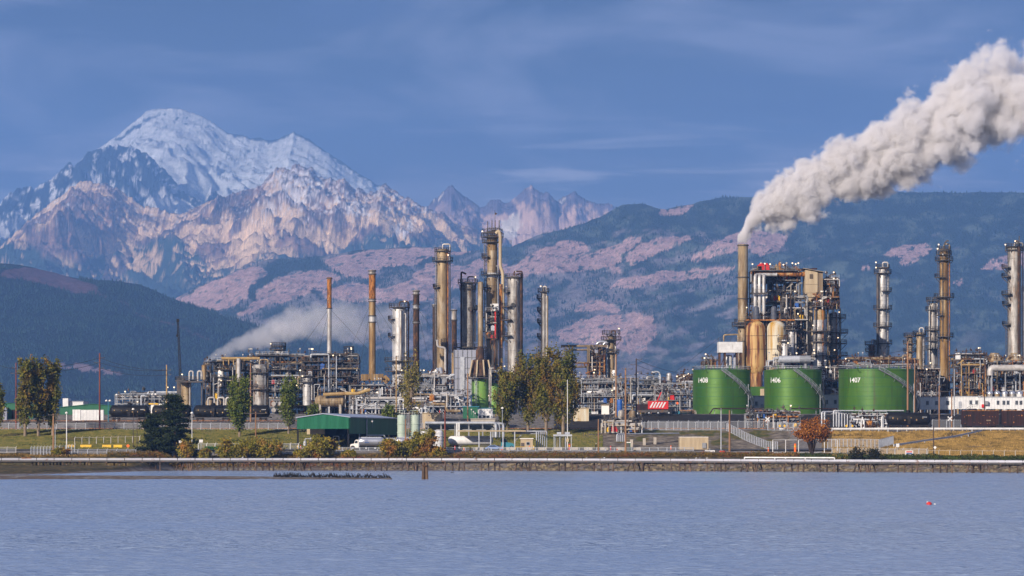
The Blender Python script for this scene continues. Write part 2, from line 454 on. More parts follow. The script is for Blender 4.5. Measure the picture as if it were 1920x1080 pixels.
def cf_crag(px, py, X, Y, Z, T, aux):
    g, f, big = aux
    one = np.ones(px.shape + (3,))
    rock = one * A3(0.105, 0.08, 0.10); rock2 = one * A3(0.38, 0.23, 0.17)
    scree = one * A3(0.95, 0.68, 0.42); snow = one * A3(0.92, 0.88, 0.88); forest = one * A3(0.035, 0.07, 0.065)
    n = fbm(px * 0.11 + py * 0.05, py * 0.10 - px * 0.04, 6, 71, 0.75)
    c = mixc3(rock, rock2, sstep(-0.25, 0.3, n + 0.4 * fbm(px * 0.012, py * 0.02, 3, 73)))
    # scree in the gully bottoms, widening downhill
    gul = sstep(0.34, 0.16, g + 0.42 * n - 0.06 * (1 - T))
    c = mixc3(c, scree, gul * 0.9)
    fan = np.zeros(px.shape, bool)
    for P in ([(425, 470), (445, 440), (470, 420), (490, 430), (520, 440), (500, 470), (465, 485), (440, 480)],
              [(480, 460), (497, 400), (512, 393), (508, 430), (495, 465), (478, 475)],
              [(505, 460), (540, 412), (528, 445), (510, 462)],
              [(360, 520), (352, 480), (325, 450), (335, 443), (365, 475), (385, 500), (395, 520)],
              [(590, 450), (600, 425), (640, 460), (660, 485), (615, 470)],
              [(640, 400), (690, 392), (760, 400), (800, 410), (790, 440), (720, 420), (660, 425)],
              [(100, 488), (125, 485), (150, 500), (130, 508)], [(0, 440), (40, 428), (45, 432), (10, 450)],
              [(255, 440), (300, 425), (330, 420), (300, 440), (260, 450)]):
        fan |= inpoly(px + 14 * fbm(px * 0.06, py * 0.06, 3, 81), py + 10 * fbm(px * 0.06, py * 0.06, 3, 83), P)
    c = mixc3(c, scree * 1.12, fan * (0.65 + 0.3 * sstep(-.2, .2, n)))
    # old snow high on the main peak and its bowls
    sn = np.zeros(px.shape, bool)
    for P in ([(505, 335), (530, 316), (585, 322), (612, 345), (590, 372), (560, 385), (535, 365), (520, 345)],
              [(620, 345), (650, 385), (700, 400), (665, 410), (630, 380)], [(735, 360), (760, 375), (750, 380), (735, 370)],
              [(735, 425), (770, 410), (782, 413), (765, 440), (755, 450), (745, 445)], [(655, 380), (690, 385), (680, 400), (660, 400)]):
        sn |= inpoly(px + 12 * fbm(px * 0.08, py * 0.08, 3, 85), py + 9 * fbm(px * 0.08, py * 0.08, 3, 87), P)
    c = mixc3(c, snow, sn * sstep(-0.10, 0.12, n + 0.35 * (0.4 - g)) * 0.95)
    c = mixc3(c, snow, sstep(0.16, 0.30, fbm(px * 0.12 + py * .04, py * 0.16, 5, 89, 0.7) + .16 * (px > 490) * (py < 400)) * sstep(450, 410, py) * 0.75)
    # forest creeping up the foot
    fl = line([(-50, 440), (60, 462), (120, 497), (190, 478), (270, 455), (338, 440), (352, 448), (400, 508), (455, 498), (500, 470), (540, 468), (620, 485), (700, 430), (760, 445), (900, 455)], px)
    fm = sstep(-6, 9, py - fl + 22 * fbm(px * 0.03, py * 0.05, 5, 91, 0.6))
    fm = fm * (1 - 0.85 * (gul > 0.5) * sstep(-60, 0, -(py - fl - 45)))
    fm = np.where(inpoly(px, py, [(190, 525), (205, 480), (245, 475), (245, 500), (215, 525)]), fm * 0.25 * (n > 0), fm)
    return mixc3(c * np.clip(1 + 0.9 * fbm(px * 0.35, py * 0.3, 4, 99, 0.7), 0.4, 1.7)[..., None], forest, fm)
range_layer('crag_range', 12800, crag, -160, 960, 860, 330, 2600, 40, rf_crag, cf_crag, m_far, jag=4.0, jfreq=0.10, power=0.9)

# farther, paler peaks on the right of the range
peaks = [(700, 470), (760, 420), (788, 388), (804, 385), (812, 374), (816, 369), (820, 372), (832, 357), (840, 350), (847, 346), (853, 353), (861, 360), (882, 375), (898, 388), (908, 388), (920, 376), (931, 374), (947, 379), (957, 378), (967, 370), (984, 354), (990, 350), (996, 346), (1003, 354), (1012, 361), (1029, 367), (1045, 377), (1055, 368), (1068, 362), (1077, 358), (1086, 366), (1094, 371), (1110, 379), (1130, 381), (1140, 380), (1151, 386), (1200, 410), (1300, 450)]
def cf_peak(px, py, X, Y, Z, T, aux):
    g, f, big = aux
    one = np.ones(px.shape + (3,))
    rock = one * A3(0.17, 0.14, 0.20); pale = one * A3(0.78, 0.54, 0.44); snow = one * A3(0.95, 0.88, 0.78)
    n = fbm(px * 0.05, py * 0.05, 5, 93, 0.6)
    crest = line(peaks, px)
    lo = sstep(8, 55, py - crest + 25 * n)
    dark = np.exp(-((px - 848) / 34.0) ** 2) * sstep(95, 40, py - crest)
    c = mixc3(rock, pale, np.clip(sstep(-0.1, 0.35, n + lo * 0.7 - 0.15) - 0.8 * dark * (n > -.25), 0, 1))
    for P in ([(940, 420), (955, 405), (975, 410), (972, 440), (950, 455), (942, 440)], [(815, 372), (835, 357), (828, 368), (818, 380)], [(1045, 378), (1060, 368), (1056, 380)]):
        s = inpoly(px + 16 * fbm(px * 0.07, py * 0.07, 3, 95), py + 16 * fbm(px * 0.07, py * 0.07, 3, 97), P)
        c = mixc3(c, snow, s * 0.95)
    return c
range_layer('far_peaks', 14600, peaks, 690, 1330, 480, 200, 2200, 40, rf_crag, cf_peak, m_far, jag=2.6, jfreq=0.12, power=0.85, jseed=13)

# long wooded hill with pink clearcuts
hill = [(200, 640), (270, 590), (326, 561), (367, 539), (407, 523), (448, 506), (481, 496), (509, 487), (542, 486), (611, 480), (674, 469), (715, 467), (764, 462), (821, 464), (860, 472), (902, 470), (930, 468), (960, 463), (987, 450), (1010, 441), (1060, 430), (1093, 420), (1127, 409), (1147, 397), (1167, 387), (1200, 382), (1220, 387), (1237, 392), (1247, 392), (1270, 387), (1297, 383), (1313, 377), (1343, 372), (1377, 371), (1427, 369), (1500, 366), (1600, 364), (1685, 359), (1720, 362), (1780, 362), (1830, 360), (1920, 361), (2100, 372)]
def rf_hill(X, Y, T, H):
    r = fbm(X * 0.0012 + 5, Y * 0.0012, 4, 101)
    g = ridged(X * 0.0016 + 0.4 * r, Y * 0.0011, 4, 103)
    f = fbm(X * 0.03, Y * 0.03, 3, 105, 0.6)
    s = np.abs(fbm(X * 0.16, Y * 0.16, 2, 107))
    return H * (0.06 * r + 0.10 * (g - 0.35)) + f * 5 + s * 5, (r, g, f)
CUTS = [[(326, 562), (407, 524), (448, 507), (490, 497), (507, 517), (472, 538), (460, 560), (430, 578), (400, 585), (360, 575)],
        [(470, 575), (480, 545), (520, 520), (560, 512), (610, 505), (640, 520), (600, 545), (560, 560), (510, 570), (460, 592), (440, 592)],
        [(612, 486), (674, 471), (764, 464), (821, 466), (905, 462), (880, 474), (800, 485), (770, 500), (720, 500), (700, 520), (650, 520), (620, 505)],
        [(600, 545), (660, 530), (720, 540), (790, 520), (820, 528), (840, 560), (700, 570), (620, 562)],
        [(770, 520), (800, 495), (830, 490), (860, 500), (900, 500), (900, 530), (850, 540)],
        [(870, 500), (905, 480), (960, 500), (1010, 470), (1060, 450), (1095, 455), (1110, 470), (1070, 490), (1150, 460), (1180, 445), (1210, 445), (1190, 460), (1150, 500), (1090, 508), (1020, 512), (960, 520)],
        [(1170, 485), (1200, 455), (1240, 445), (1290, 442), (1300, 447), (1250, 470), (1200, 490), (1180, 500)],
        [(1300, 480), (1340, 455), (1400, 428), (1470, 440), (1465, 470), (1430, 480), (1400, 470), (1340, 480), (1300, 490)],
        [(1140, 540), (1180, 520), (1240, 510), (1300, 505), (1370, 500), (1380, 505), (1320, 520), (1250, 530), (1190, 540)],
        [(1140, 500), (1165, 502), (1165, 512), (1145, 512)], [(1237, 392), (1262, 388), (1296, 384), (1288, 398), (1270, 404), (1255, 408), (1238, 404)],
        [(1070, 580), (1110, 565), (1130, 563), (1150, 575), (1165, 585), (1120, 583), (1080, 585)],
        [(1040, 625), (1090, 600), (1150, 590), (1205, 587), (1228, 600), (1232, 625), (1215, 655), (1180, 662), (1120, 650), (1060, 640)],
        [(1655, 476), (1672, 466), (1700, 460), (1732, 457), (1748, 468), (1738, 478), (1722, 492), (1700, 496), (1684, 497), (1690, 483), (1672, 480)],
        [(1832, 506), (1860, 486), (1890, 476), (1900, 500), (1880, 506), (1850, 506)], [(1786, 530), (1800, 520), (1808, 530), (1800, 538)], [(1900, 480), (1935, 465), (1935, 500), (1900, 505)], [(1610, 505), (1628, 494), (1630, 502), (1615, 508)],
        [(1410, 470), (1430, 445), (1480, 440), (1470, 462), (1440, 478)]]
def cuts_mask(px, py):
    wx = 13 * fbm(px * 0.035, py * 0.06, 4, 111, 0.6); wy = 7 * fbm(px * 0.035, py * 0.06, 4, 113, 0.6)
    m = np.zeros(px.shape, bool)
    for P in CUTS: m |= inpoly(px + wx, py + wy, P)
    return m
def cf_hill(px, py, X, Y, Z, T, aux):
    one = np.ones(px.shape + (3,))
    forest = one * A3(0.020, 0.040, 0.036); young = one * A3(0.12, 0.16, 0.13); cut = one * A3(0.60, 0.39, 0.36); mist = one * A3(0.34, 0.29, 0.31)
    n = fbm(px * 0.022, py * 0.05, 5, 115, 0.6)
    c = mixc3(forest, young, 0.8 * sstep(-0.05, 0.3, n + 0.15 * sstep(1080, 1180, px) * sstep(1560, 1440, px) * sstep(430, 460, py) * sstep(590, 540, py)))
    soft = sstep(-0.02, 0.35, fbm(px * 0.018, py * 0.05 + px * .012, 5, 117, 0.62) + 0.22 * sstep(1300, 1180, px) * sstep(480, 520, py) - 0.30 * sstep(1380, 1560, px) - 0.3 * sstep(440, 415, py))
    c = mixc3(c, mist, soft * 0.75)  # soft mist painted into the hill's cover colour
    m = cuts_mask(px, py) & (fbm(px * 0.05, py * 0.13 + px * .03, 4, 119, 0.6) > -0.24)
    k_ = fbm(px * 0.10, py * 0.25, 5, 120, 0.7); c = mixc3(c, cut * (1 + 0.3 * n[..., None] + 0.5 * k_[..., None]), m * (0.95 - 0.7 * (k_ > 0.22)))
    rd = np.abs(np.sin(py * 0.30 + px * 0.03 + 5 * fbm(px * 0.012, py * 0.02, 3, 118))) < 0.10
    c = mixc3(c, one * A3(0.30, 0.22, 0.20), (m & rd) * 0.6)
    band = inpoly(px + 8 * n, py + 8 * n, [(500, 500), (560, 487), (600, 482), (607, 500), (560, 510), (510, 525), (482, 545), (480, 565), (465, 560), (470, 535), (500, 515)])
    return mixc3(c, forest, band * 1.0)
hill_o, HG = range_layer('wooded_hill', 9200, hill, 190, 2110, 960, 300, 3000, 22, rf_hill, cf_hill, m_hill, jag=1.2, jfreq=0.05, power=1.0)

# nearer dark hill on the left
near = [(-200, 470), (0, 493), (41, 497), (81, 506), (134, 520), (163, 524), (220, 527), (261, 533), (281, 540), (306, 553), (334, 564), (367, 576), (407, 589), (440, 600), (480, 611), (520, 625), (560, 633), (641, 645), (720, 661), (800, 676), (900, 690), (1000, 702), (1300, 716), (1600, 722), (2000, 730)]
def cf_near(px, py, X, Y, Z, T, aux):
    one = np.ones(px.shape + (3,))
    forest = one * A3(0.010, 0.018, 0.020); cut = one * A3(0.17, 0.09, 0.11); pale = one * A3(0.34, 0.24, 0.26)
    n = fbm(px * 0.03, py * 0.08, 5, 121, 0.6)
    c = forest * (1 + 0.8 * n[..., None])
    w = 5 * n
    m = inpoly(px + 3 * w, py + w, [(5, 505), (50, 502), (90, 506), (130, 520), (180, 535), (185, 545), (150, 552), (90, 535), (30, 522), (0, 520)])
    m2 = inpoly(px + 3 * w, py + w, [(95, 682), (150, 680), (200, 694), (245, 703), (200, 703), (150, 695), (110, 690)])
    road = np.exp(-((py - line([(150, 545), (190, 553), (240, 570), (260, 590), (330, 610), (400, 640)], px)) / 1.6) ** 2) * (px > 150) * (px < 400)
    c = mixc3(c, cut, m * 0.8); c = mixc3(c, pale, m2 * (n > -.1)); return mixc3(c, cut, road * 0.7)
near_o, NG = range_layer('near_hill', 6400, near, -210, 2010, 620, 220, 2000, 20, rf_hill, cf_near, m_hill, jag=0.8, jfreq=0.05, power=0.95)

# conifers standing on the two wooded hills: one mass each, nobody could count them
def forest_mass(name, G, n, hmin, hmax, accept, label, seed):
    X, Y, Z, PX, PY, T = G
    rg = np.random.RandomState(seed)
    ny, nx = X.shape
    ny_f = int(ny * 8 / 9) - 2
    i = (rg.rand(n * 3) ** 0.8 * (ny_f - 2)).astype(int) + 1; j = (rg.rand(n * 3) * (nx - 2)).astype(int)
    fx = rg.rand(n * 3); fy = rg.rand(n * 3)
    def bl(A): return (A[i, j] * (1 - fx) + A[i, j + 1] * fx) * (1 - fy) + (A[i + 1, j] * (1 - fx) + A[i + 1, j + 1] * fx) * fy
    x, y, z, px, py = bl(X), bl(Y), bl(Z), bl(PX), bl(PY)
    k = accept(px, py, rg) & (px > -20) & (px < 1940)
    x, y, z = x[k][:n], y[k][:n], z[k][:n]
    m = len(x)
    h = KS * (hmin + (hmax - hmin) * rg.rand(m) ** 1.5); r = h * (0.20 + 0.12 * rg.rand(m))
    K = 4
    a = rg.rand(m)[:, None] * 6.28 + np.arange(K)[None, :] * 2 * np.pi / K
    ring = np.stack([x[:, None] + r[:, None] * np.cos(a), y[:, None] + r[:, None] * np.sin(a), np.repeat((z - 0.3)[:, None], K, 1)], -1)
    tip = np.stack([x + r * .1, y, z + h], -1)[:, None, :]
    co = np.concatenate([ring, tip], 1).reshape(-1, 3)
    b = (np.arange(m) * (K + 1))[:, None, None]
    tri = np.array([[q, (q + 1) % K, K] for q in range(K)])[None] + b
    tri = tri.reshape(-1, 3).astype(np.int32)
    me = bpy.data.meshes.new(name)
    me.vertices.add(len(co)); me.vertices.foreach_set('co', co.astype(np.float32).ravel())
    me.loops.add(tri.size); me.loops.foreach_set('vertex_index', tri.ravel())
    me.polygons.add(len(tri)); me.polygons.foreach_set('loop_start', np.arange(0, tri.size, 3, dtype=np.int32))
    me.update(calc_edges=True)
    me.materials.append(mat('conifer_mass', (0.010, 0.022, 0.018), (0.035, 0.065, 0.05), scale=0.02, rough=0.95, spec=0.1))
    o = bpy.data.objects.new(name, me); COL.objects.link(o)
    tag(o, label, 'forest', kind='stuff')
def acc_near(px, py, rg):
    m = inpoly(px, py, [(5, 505), (50, 502), (90, 506), (130, 520), (180, 535), (185, 545), (150, 552), (90, 535), (30, 522), (0, 520)])
    m2 = inpoly(px, py, [(95, 682), (150, 680), (200, 694), (245, 703), (200, 703), (150, 695), (110, 690)])
    return (~m) & (~m2) & (fbm(px * 0.02, py * 0.05, 4, 131) + 0.5 > rg.rand(len(px)) * 0.9) & (px < 900)
forest_mass('conifer_forest', NG, 34000, 3.0, 9.0, acc_near, 'dark blue conifer forest covering the nearest left hill', 5)
def acc_hill(px, py, rg):
    return (~cuts_mask(px, py)) & (fbm(px * 0.02, py * 0.05, 4, 133) + 0.35 > rg.rand(len(px)) * 0.9) & (py < 640)
forest_mass('conifer_forest', HG, 42000, 3.5, 9.5, acc_hill, 'hazy conifer forest between the pink clearcuts of the long hill', 6)

# ------------------------------------------------------------------ haze
hz = MB(); hz.box((0, 15500, 1420), (14000, 32000, 2860))
hzm, hnt, hb = newmat('haze_air')
hnt.nodes.remove(hb)
pv = nd(hnt, 'ShaderNodeVolumePrincipled')
pv.inputs['Color'].default_value = (0.25, 0.50, 1.0, 1)
pv.inputs['Density'].default_value = 4.6e-5
pv.inputs['Anisotropy'].default_value = 0.0
hnt.links.new(pv.outputs[0], hnt.nodes['Material Output'].inputs['Volume'])
haze = hz.build('haze', hzm)
tag(haze, 'blue air thickening towards the mountains', 'haze', kind='stuff')

# ------------------------------------------------------------------ ground and water
def shoreY(px):           # distance of the water's edge for a column of the photograph
    return np.interp(px, [-400, -60, 60, 170, 330, 700, 960, 1300, 1600, 1920, 2300], [760, 775, 790, 850, 945, 940, 932, 908, 884, 858, 830])
def ground_z(X, Y):
    px = 960 + X * F / Y
    sy = shoreY(px)
    d = (Y - sy) * np.interp(px, [120, 360], [0.24, 1.0])
    # foreshore, bank, road shelf, slope, rail shelf, slope, plant level
    z = np.interp(d, [-60, -6, 0, 6, 14, 22], [-3.0, -0.4, 0.0, 0.5, 2.6, 3.4])
    shelf = np.interp(Y, [900, 955, 966, 1003, 1030, 1062, 1068, 1100, 1126, 1152, 1165, 4000, 7000, 25000], [3.4, 3.6, 5.2, 5.5, 7.8, 11.2, 11.6, 11.7, 12.2, 16.8, 17.3, 17.3, 19, 19])
    right = np.clip((px - 1480) / 250, 0, 1)
    shelf_r = np.interp(Y, [880, 905, 925, 960, 1030, 1062, 1068, 1100, 1126, 1152, 1165, 4000, 7000, 25000], [3.0, 3.4, 3.8, 4.6, 8.4, 11.2, 11.4, 11.7, 12.2, 16.8, 17.3, 17.3, 19, 19])
    shelf = shelf * (1 - right) + shelf_r * right
    cap = np.interp(Y, [0, 780, 938, 948], [.2, .5, 1.4, 99]) + np.maximum(0, px - 250) / 20
    shelf_l = np.interp(Y, [900, 955, 966, 1003, 1030, 1062, 1068, 1104, 1114, 1142, 1162, 4000, 7000, 25000], [3.4, 3.6, 5.2, 5.5, 7.8, 11.2, 11.6, 11.9, 14.2, 14.5, 17.3, 17.3, 19, 19])
    lf = np.clip((620 - px) / 40, 0, 1); shelf = shelf_l * lf + shelf * (1 - lf)
    return np.minimum(cap, np.where(d < 22, z * 1.0 + (shelf - 3.4) * np.clip((d - 10) / 12, 0, 1), shelf))
ys = np.concatenate([np.arange(664, 1180, 1.6), np.array([1185, 1200, 1260, 1350, 1500, 1800, 2400, 3500, 5000, 8000, 12000, 18400, 31000])])
us = np.linspace(-460, 2380, 900)
U, YY = np.meshgrid(us, ys)
XX = (U - 960) * np.minimum(YY, 1400) / F * np.where(YY > 1400, 1 + (YY - 1400) / 1500, 1)
PXX = 960 + XX * F / YY
ZZ = ground_z(XX, YY)
dsh = YY - shoreY(PXX)
n = fbm(XX * 0.05, YY * 0.05, 4, 141)
nn = fbm(XX * 0.4, YY * 0.3, 4, 143, 0.6)
ZZ = ZZ + np.where((YY < 1160) & (dsh > 4), n * 0.25 + nn * 0.12, nn * 0.10)
# gravel spit on the left, barely out of the water
spit_c = np.interp(PXX, [-400, 0, 250, 530, 735, 760, 3000], [690, 690, 688, 686, 684, 684, 684])
spit_h = np.interp(PXX, [-400, 0, 400, 530, 735, 745, 3000], [0.55, 0.5, 0.40, 0.30, 0.16, -1.5, -3.0])
spit = spit_h * 1.5 * np.exp(-((YY - spit_c) / 14.0) ** 2 * 2) + nn * 0.06 - 0.06
ZZ = np.where((YY < 760) & (PXX < 760), np.maximum(ZZ, spit), ZZ)
one = np.ones(XX.shape + (3,))
PYY = HZ - (ZZ - CH) * F / YY
grass = one * A3(0.080, 0.092, 0.022); dry = one * A3(0.27, 0.175, 0.055); gravel = one * A3(0.20, 0.185, 0.17); mud = one * A3(0.14, 0.105, 0.085)
brush = one * A3(0.07, 0.06, 0.03); asphalt = one * A3(0.055, 0.055, 0.065); yardc = one * A3(0.24, 0.22, 0.20)
c = mixc3(mud, gravel, sstep(-0.2, 0.3, nn + n * .5))
c = mixc3(c, brush, sstep(9, 14, dsh + 4 * nn))
c = mixc3(c, yardc * 0.9, (YY > 963) * 1.0)
left = PXX < 352
slope = (YY > 1003) & (YY < 1062)
lg = mixc3(grass, dry, 0.55 * sstep(-0.1, 0.35, n + 0.4 * nn))
c = mixc3(c, lg, ((PXX < 555) & (YY > 1004) & (YY < 1066)) * 1.0)
c = mixc3(c, lg, ((PXX < 330) & (YY > 968) & (YY < 1066)) * 1.0)
c = mixc3(c, brush * 1.3, ((PXX < 420) & (YY > 1046) & (YY < 1066) & (n + nn * .5 > -0.35)) * 0.8)
cen = ((PXX > 555) & (PXX < 1190) & (YY > 1008) & (YY < 1062))
c = mixc3(c, mixc3(grass, gravel, sstep(0.0, 0.2, n + .4 * nn + (PXX - 1060) / 500)), cen * 1.0)
gr = (PXX >= 1060) & (PXX < 1480) & (YY > 1000) & (YY < 1066)
c = mixc3(c, mixc3(gravel * (0.9 + 1.2 * nn[..., None]) * A3(1.1, 1.0, .85), mixc3(grass, dry, .5 * sstep(-.1, .2, nn)), sstep(0.06, 0.16, fbm(PXX * 0.012, YY * 0.03, 4, 147) + .2 * nn)), gr * 1.0)
rt = (PXX >= 1540) & (YY > 905) & (YY < 1060)
c = mixc3(c, mixc3(dry, A3(.13, .085, .025) * one, np.clip(sstep(-0.15, 0.25, nn + n) * .9 - .5 * ((YY > 906) & (YY < 925)), 0, 1)), rt * 1.0)
bush_band = (dsh > 14) & (YY < np.where(PXX > 1480, 905, 962))
c = mixc3(c, mixc3(brush, dry, 0.5 * sstep(0, 0.3, nn)), bush_band * 1.0)
c = mixc3(c, gravel * 0.8, ((YY > 1066) & (YY < 1150)) * 1.0)
c = mixc3(c, A3(0.03, 0.028, 0.028) * one, ((YY > 1126) & (YY < 1156) & (PXX > 1040)) * 1.0)
c = mixc3(c, yardc * 0.7, (YY >= 1156) * 1.0)
c = mixc3(c, A3(0.04, 0.06, 0.045) * one, (YY >= 2400) * 1.0)
g_mat = cover_mat('ground_cover', 0.95, 0.9, 1.2, 0.5, 0.55, 0.7)
tag(grid_mesh('ground', XX, YY, ZZ, c, g_mat), kind='structure')

# paved ways as sheets a few millimetres proud of the ground sheet
def sheet(name, pts_l, pts_r, m, lift=0.03):
    """ribbon between two rows of (x, y) points laid on the ground"""
    n = 60
    def rs(P):
        P = np.array(P, float); s = np.concatenate([[0], np.cumsum(np.hypot(*np.diff(P, axis=0).T))]); q = np.linspace(0, s[-1], n)
        return np.stack([np.interp(q, s, P[:, 0]), np.interp(q, s, P[:, 1])], 1)
    A, B = rs(pts_l), rs(pts_r)
    k = np.linspace(0, 1, 9)[:, None, None]
    Q = A[None] * (1 - k) + B[None] * k
    z = ground_z(Q[..., 0], Q[..., 1]) + 0.20 + lift
    return tag(grid_mesh(name, Q[..., 0], Q[..., 1], z, None, m), kind='structure')
m_asph = mat('asphalt', (0.045, 0.045, 0.055), (0.085, 0.085, 0.095), scale=0.3, rough=0.85, bump=0.2)
m_grav = mat('gravel_paving', (0.20, 0.19, 0.18), (0.33, 0.31, 0.30), scale=0.8, rough=0.95, bump=0.4)
sheet('road', [(-175, 969), (235, 969)], [(-175, 999), (235, 999)], m_asph)
sheet('rail_bed', [(-190, 1070), (190, 1070)], [(-190, 1084), (190, 1084)], m_grav)
sheet('service_road', [(-190, 1092), (190, 1092)], [(-190, 1104), (190, 1104)], m_asph)

# water
wm, wnt, wb = newmat('bay_water')
L = wnt.links.new
wb.inputs['Base Color'].default_value = (0.26, 0.34, 0.49, 1)
wb.inputs['Roughness'].default_value = 0.18
wb.inputs['IOR'].default_value = 1.33
wb.inputs['Specular IOR Level'].default_value = 0.5
geo = nd(wnt, 'ShaderNodeNewGeometry')
def wnoise(sc, st, det, dist, strength, prev):
    mpn = nd(wnt, 'ShaderNodeMapping'); mpn.inputs['Scale'].default_value = st
    L(geo.outputs['Position'], mpn.inputs[0])
    n_ = nd(wnt, 'ShaderNodeTexNoise', {'Scale': sc, 'Detail': det, 'Roughness': 0.6, 'Distortion': 0.3}); L(mpn.outputs[0], n_.inputs['Vector'])
    b_ = nd(wnt, 'ShaderNodeBump', {'Strength': strength, 'Distance': dist}); L(n_.outputs[0], b_.inputs['Height'])
    if prev: L(prev.outputs[0], b_.inputs['Normal'])
    return b_
b2 = wnoise(1.3, (0.5, 1.0, 1), 5, 0.9, 1.0, None)
L(b2.outputs[0], wb.inputs['Normal'])
lm = nd(wnt, 'ShaderNodeMapping'); lm.inputs['Scale'].default_value = (0.006, 0.03, 1); L(geo.outputs['Position'], lm.inputs[0])
ln = nd(wnt, 'ShaderNodeTexNoise', {'Scale': 1.0, 'Detail': 4, 'Distortion': 0.6}); L(lm.outputs[0], ln.inputs['Vector'])
lr = nd(wnt, 'ShaderNodeMapRange', {1: 0.38, 2: 0.62, 3: 0.25, 4: 1.0}); L(ln.outputs[0], lr.inputs[0]); L(lr.outputs[0], b2.inputs['Strength'])
wy = np.concatenate([[-250, -50, 60], 120 * np.exp(np.linspace(0, math.log(1000 / 120), 1150))]); wu = np.linspace(-1, 1, 560)
WU, WY = np.meshgrid(wu, wy); WX = WU * np.maximum(WY * 0.165, 40)
WX = np.where(np.abs(WU) > 0.995, np.sign(WU) * 900, WX)
WZ = 0.09 * fbm(WX * 0.9, WY * 1.1, 3, 151, 0.6) + 0.16 * fbm(WX * 0.16, WY * 0.34, 4, 153, 0.6)
WZ = WZ * np.clip((WY - 100) / 60, 0, 1) * np.clip((1000 - WY) / 300, 0.3, 1)
tag(grid_mesh('water', WX, WY, WZ, None, wm), kind='structure')
# ------------------------------------------------------------------ materials of the plant
M = {}
ST = (1, 1, 0.12)       # streaks running down a wall
M['silver'] = mat('weathered_aluminium', (0.46, 0.45, 0.43), (0.17, 0.155, 0.14), scale=1.0, stretch=(1, 1, 0.22), rough=0.5, metal=0.25, c3=(0.20, 0.11, 0.05), c3scale=0.9, c3pos=(0.54, 0.72), c3stretch=(1, 1, 0.15), bump=0.2)
M['bright'] = mat('bright_jacketing', (0.62, 0.62, 0.62), (0.30, 0.29, 0.28), scale=0.8, stretch=(1, 1, 0.3), rough=0.45, metal=0.3, c3=(0.28, 0.20, 0.13), c3scale=1.0, c3pos=(0.60, 0.75), c3stretch=ST)
M['tan'] = mat('tan_jacketing', (0.36, 0.27, 0.15), (0.13, 0.085, 0.045), scale=0.7, stretch=(1, 1, 0.13), rough=0.55, metal=0.15, c3=(0.42, 0.36, 0.27), c3scale=0.6, c3pos=(0.50, 0.70), c3stretch=(1, 1, 0.2), bump=0.2)
M['gold'] = mat('ochre_steel', (0.34, 0.21, 0.07), (0.12, 0.065, 0.025), scale=0.8, stretch=(1, 1, 0.12), rough=0.6, c3=(0.42, 0.33, 0.20), c3scale=0.5, c3pos=(0.52, 0.68), c3stretch=(1, 1, 0.2))
M['rust'] = mat('orange_rust', (0.42, 0.17, 0.035), (0.09, 0.032, 0.014), scale=1.3, stretch=(1, 1, 0.35), rough=0.85, pos=(0.40, 0.60), c3=(0.50, 0.36, 0.20), c3scale=0.8, c3pos=(0.58, 0.70))
M['char'] = mat('scorched_steel', (0.035, 0.022, 0.016), (0.13, 0.06, 0.025), scale=1.2, stretch=(1, 1, 0.4), rough=0.85, pos=(0.45, 0.66))
M['dark'] = mat('dark_steel', (0.045, 0.046, 0.05), (0.10, 0.09, 0.085), scale=0.5, rough=0.7, c3=(0.14, 0.07, 0.035), c3scale=0.7, c3pos=(0.55, 0.7))
M['grey'] = mat('grey_steel', (0.17, 0.185, 0.205), (0.27, 0.28, 0.30), scale=0.5, rough=0.6, c3=(0.16, 0.10, 0.06), c3scale=0.8, c3pos=(0.60, 0.75))
M['galv'] = mat('galvanised', (0.34, 0.37, 0.42), (0.50, 0.53, 0.58), scale=0.8, rough=0.5, metal=0.2)
M['pale'] = mat('pale_pipe', (0.52, 0.51, 0.50), (0.34, 0.32, 0.30), scale=0.6, rough=0.5, metal=0.1, c3=(0.25, 0.14, 0.07), c3scale=0.9, c3pos=(0.62, 0.75))
M['ochre'] = mat('ochre_pipe', (0.44, 0.31, 0.12), (0.24, 0.14, 0.06), scale=0.5, rough=0.65)
M['white'] = mat('white_paint', (0.74, 0.75, 0.76), (0.58, 0.59, 0.60), scale=0.6, rough=0.55, c3=(0.34, 0.30, 0.26), c3scale=1.1, c3pos=(0.64, 0.78), c3stretch=ST)
M['beige'] = mat('beige_cladding', (0.50, 0.41, 0.27), (0.36, 0.28, 0.18), scale=0.4, stretch=ST, rough=0.7, c3=(0.22, 0.14, 0.08), c3scale=0.7, c3pos=(0.62, 0.75), c3stretch=ST)
M['beige_dark'] = mat('dark_beige', (0.26, 0.20, 0.13), (0.14, 0.10, 0.065), scale=0.5, stretch=ST, rough=0.8)
M['tank'] = mat('tank_green', (0.036, 0.120, 0.014), (0.085, 0.195, 0.020), scale=0.12, stretch=(1, 1, 0.3), rough=0.40, metal=0.35, spec=0.6, detail=4, c3=(0.055, 0.085, 0.02), c3scale=0.7, c3pos=(0.54, 0.72), c3stretch=(1, 1, 0.08))
M['lime'] = mat('lime_paint', (0.22, 0.42, 0.08), (0.15, 0.30, 0.06), scale=0.5, stretch=ST, rough=0.5, c3=(0.22, 0.16, 0.05), c3scale=0.8, c3pos=(0.58, 0.72), c3stretch=ST)
M['shed'] = mat('shed_green', (0.010, 0.095, 0.045), (0.018, 0.13, 0.065), scale=0.5, stretch=ST, rough=0.5)
M['roofgrey'] = mat('roof_metal', (0.34, 0.38, 0.48), (0.42, 0.46, 0.56), scale=0.3, rough=0.4, metal=0.2)
M['sage'] = mat('sage_paint', (0.33, 0.42, 0.34), (0.42, 0.50, 0.42), scale=0.4, rough=0.55)
M['black'] = mat('black_paint', (0.006, 0.006, 0.007), (0.014, 0.013, 0.013), scale=0.8, rough=0.55, spec=0.2)
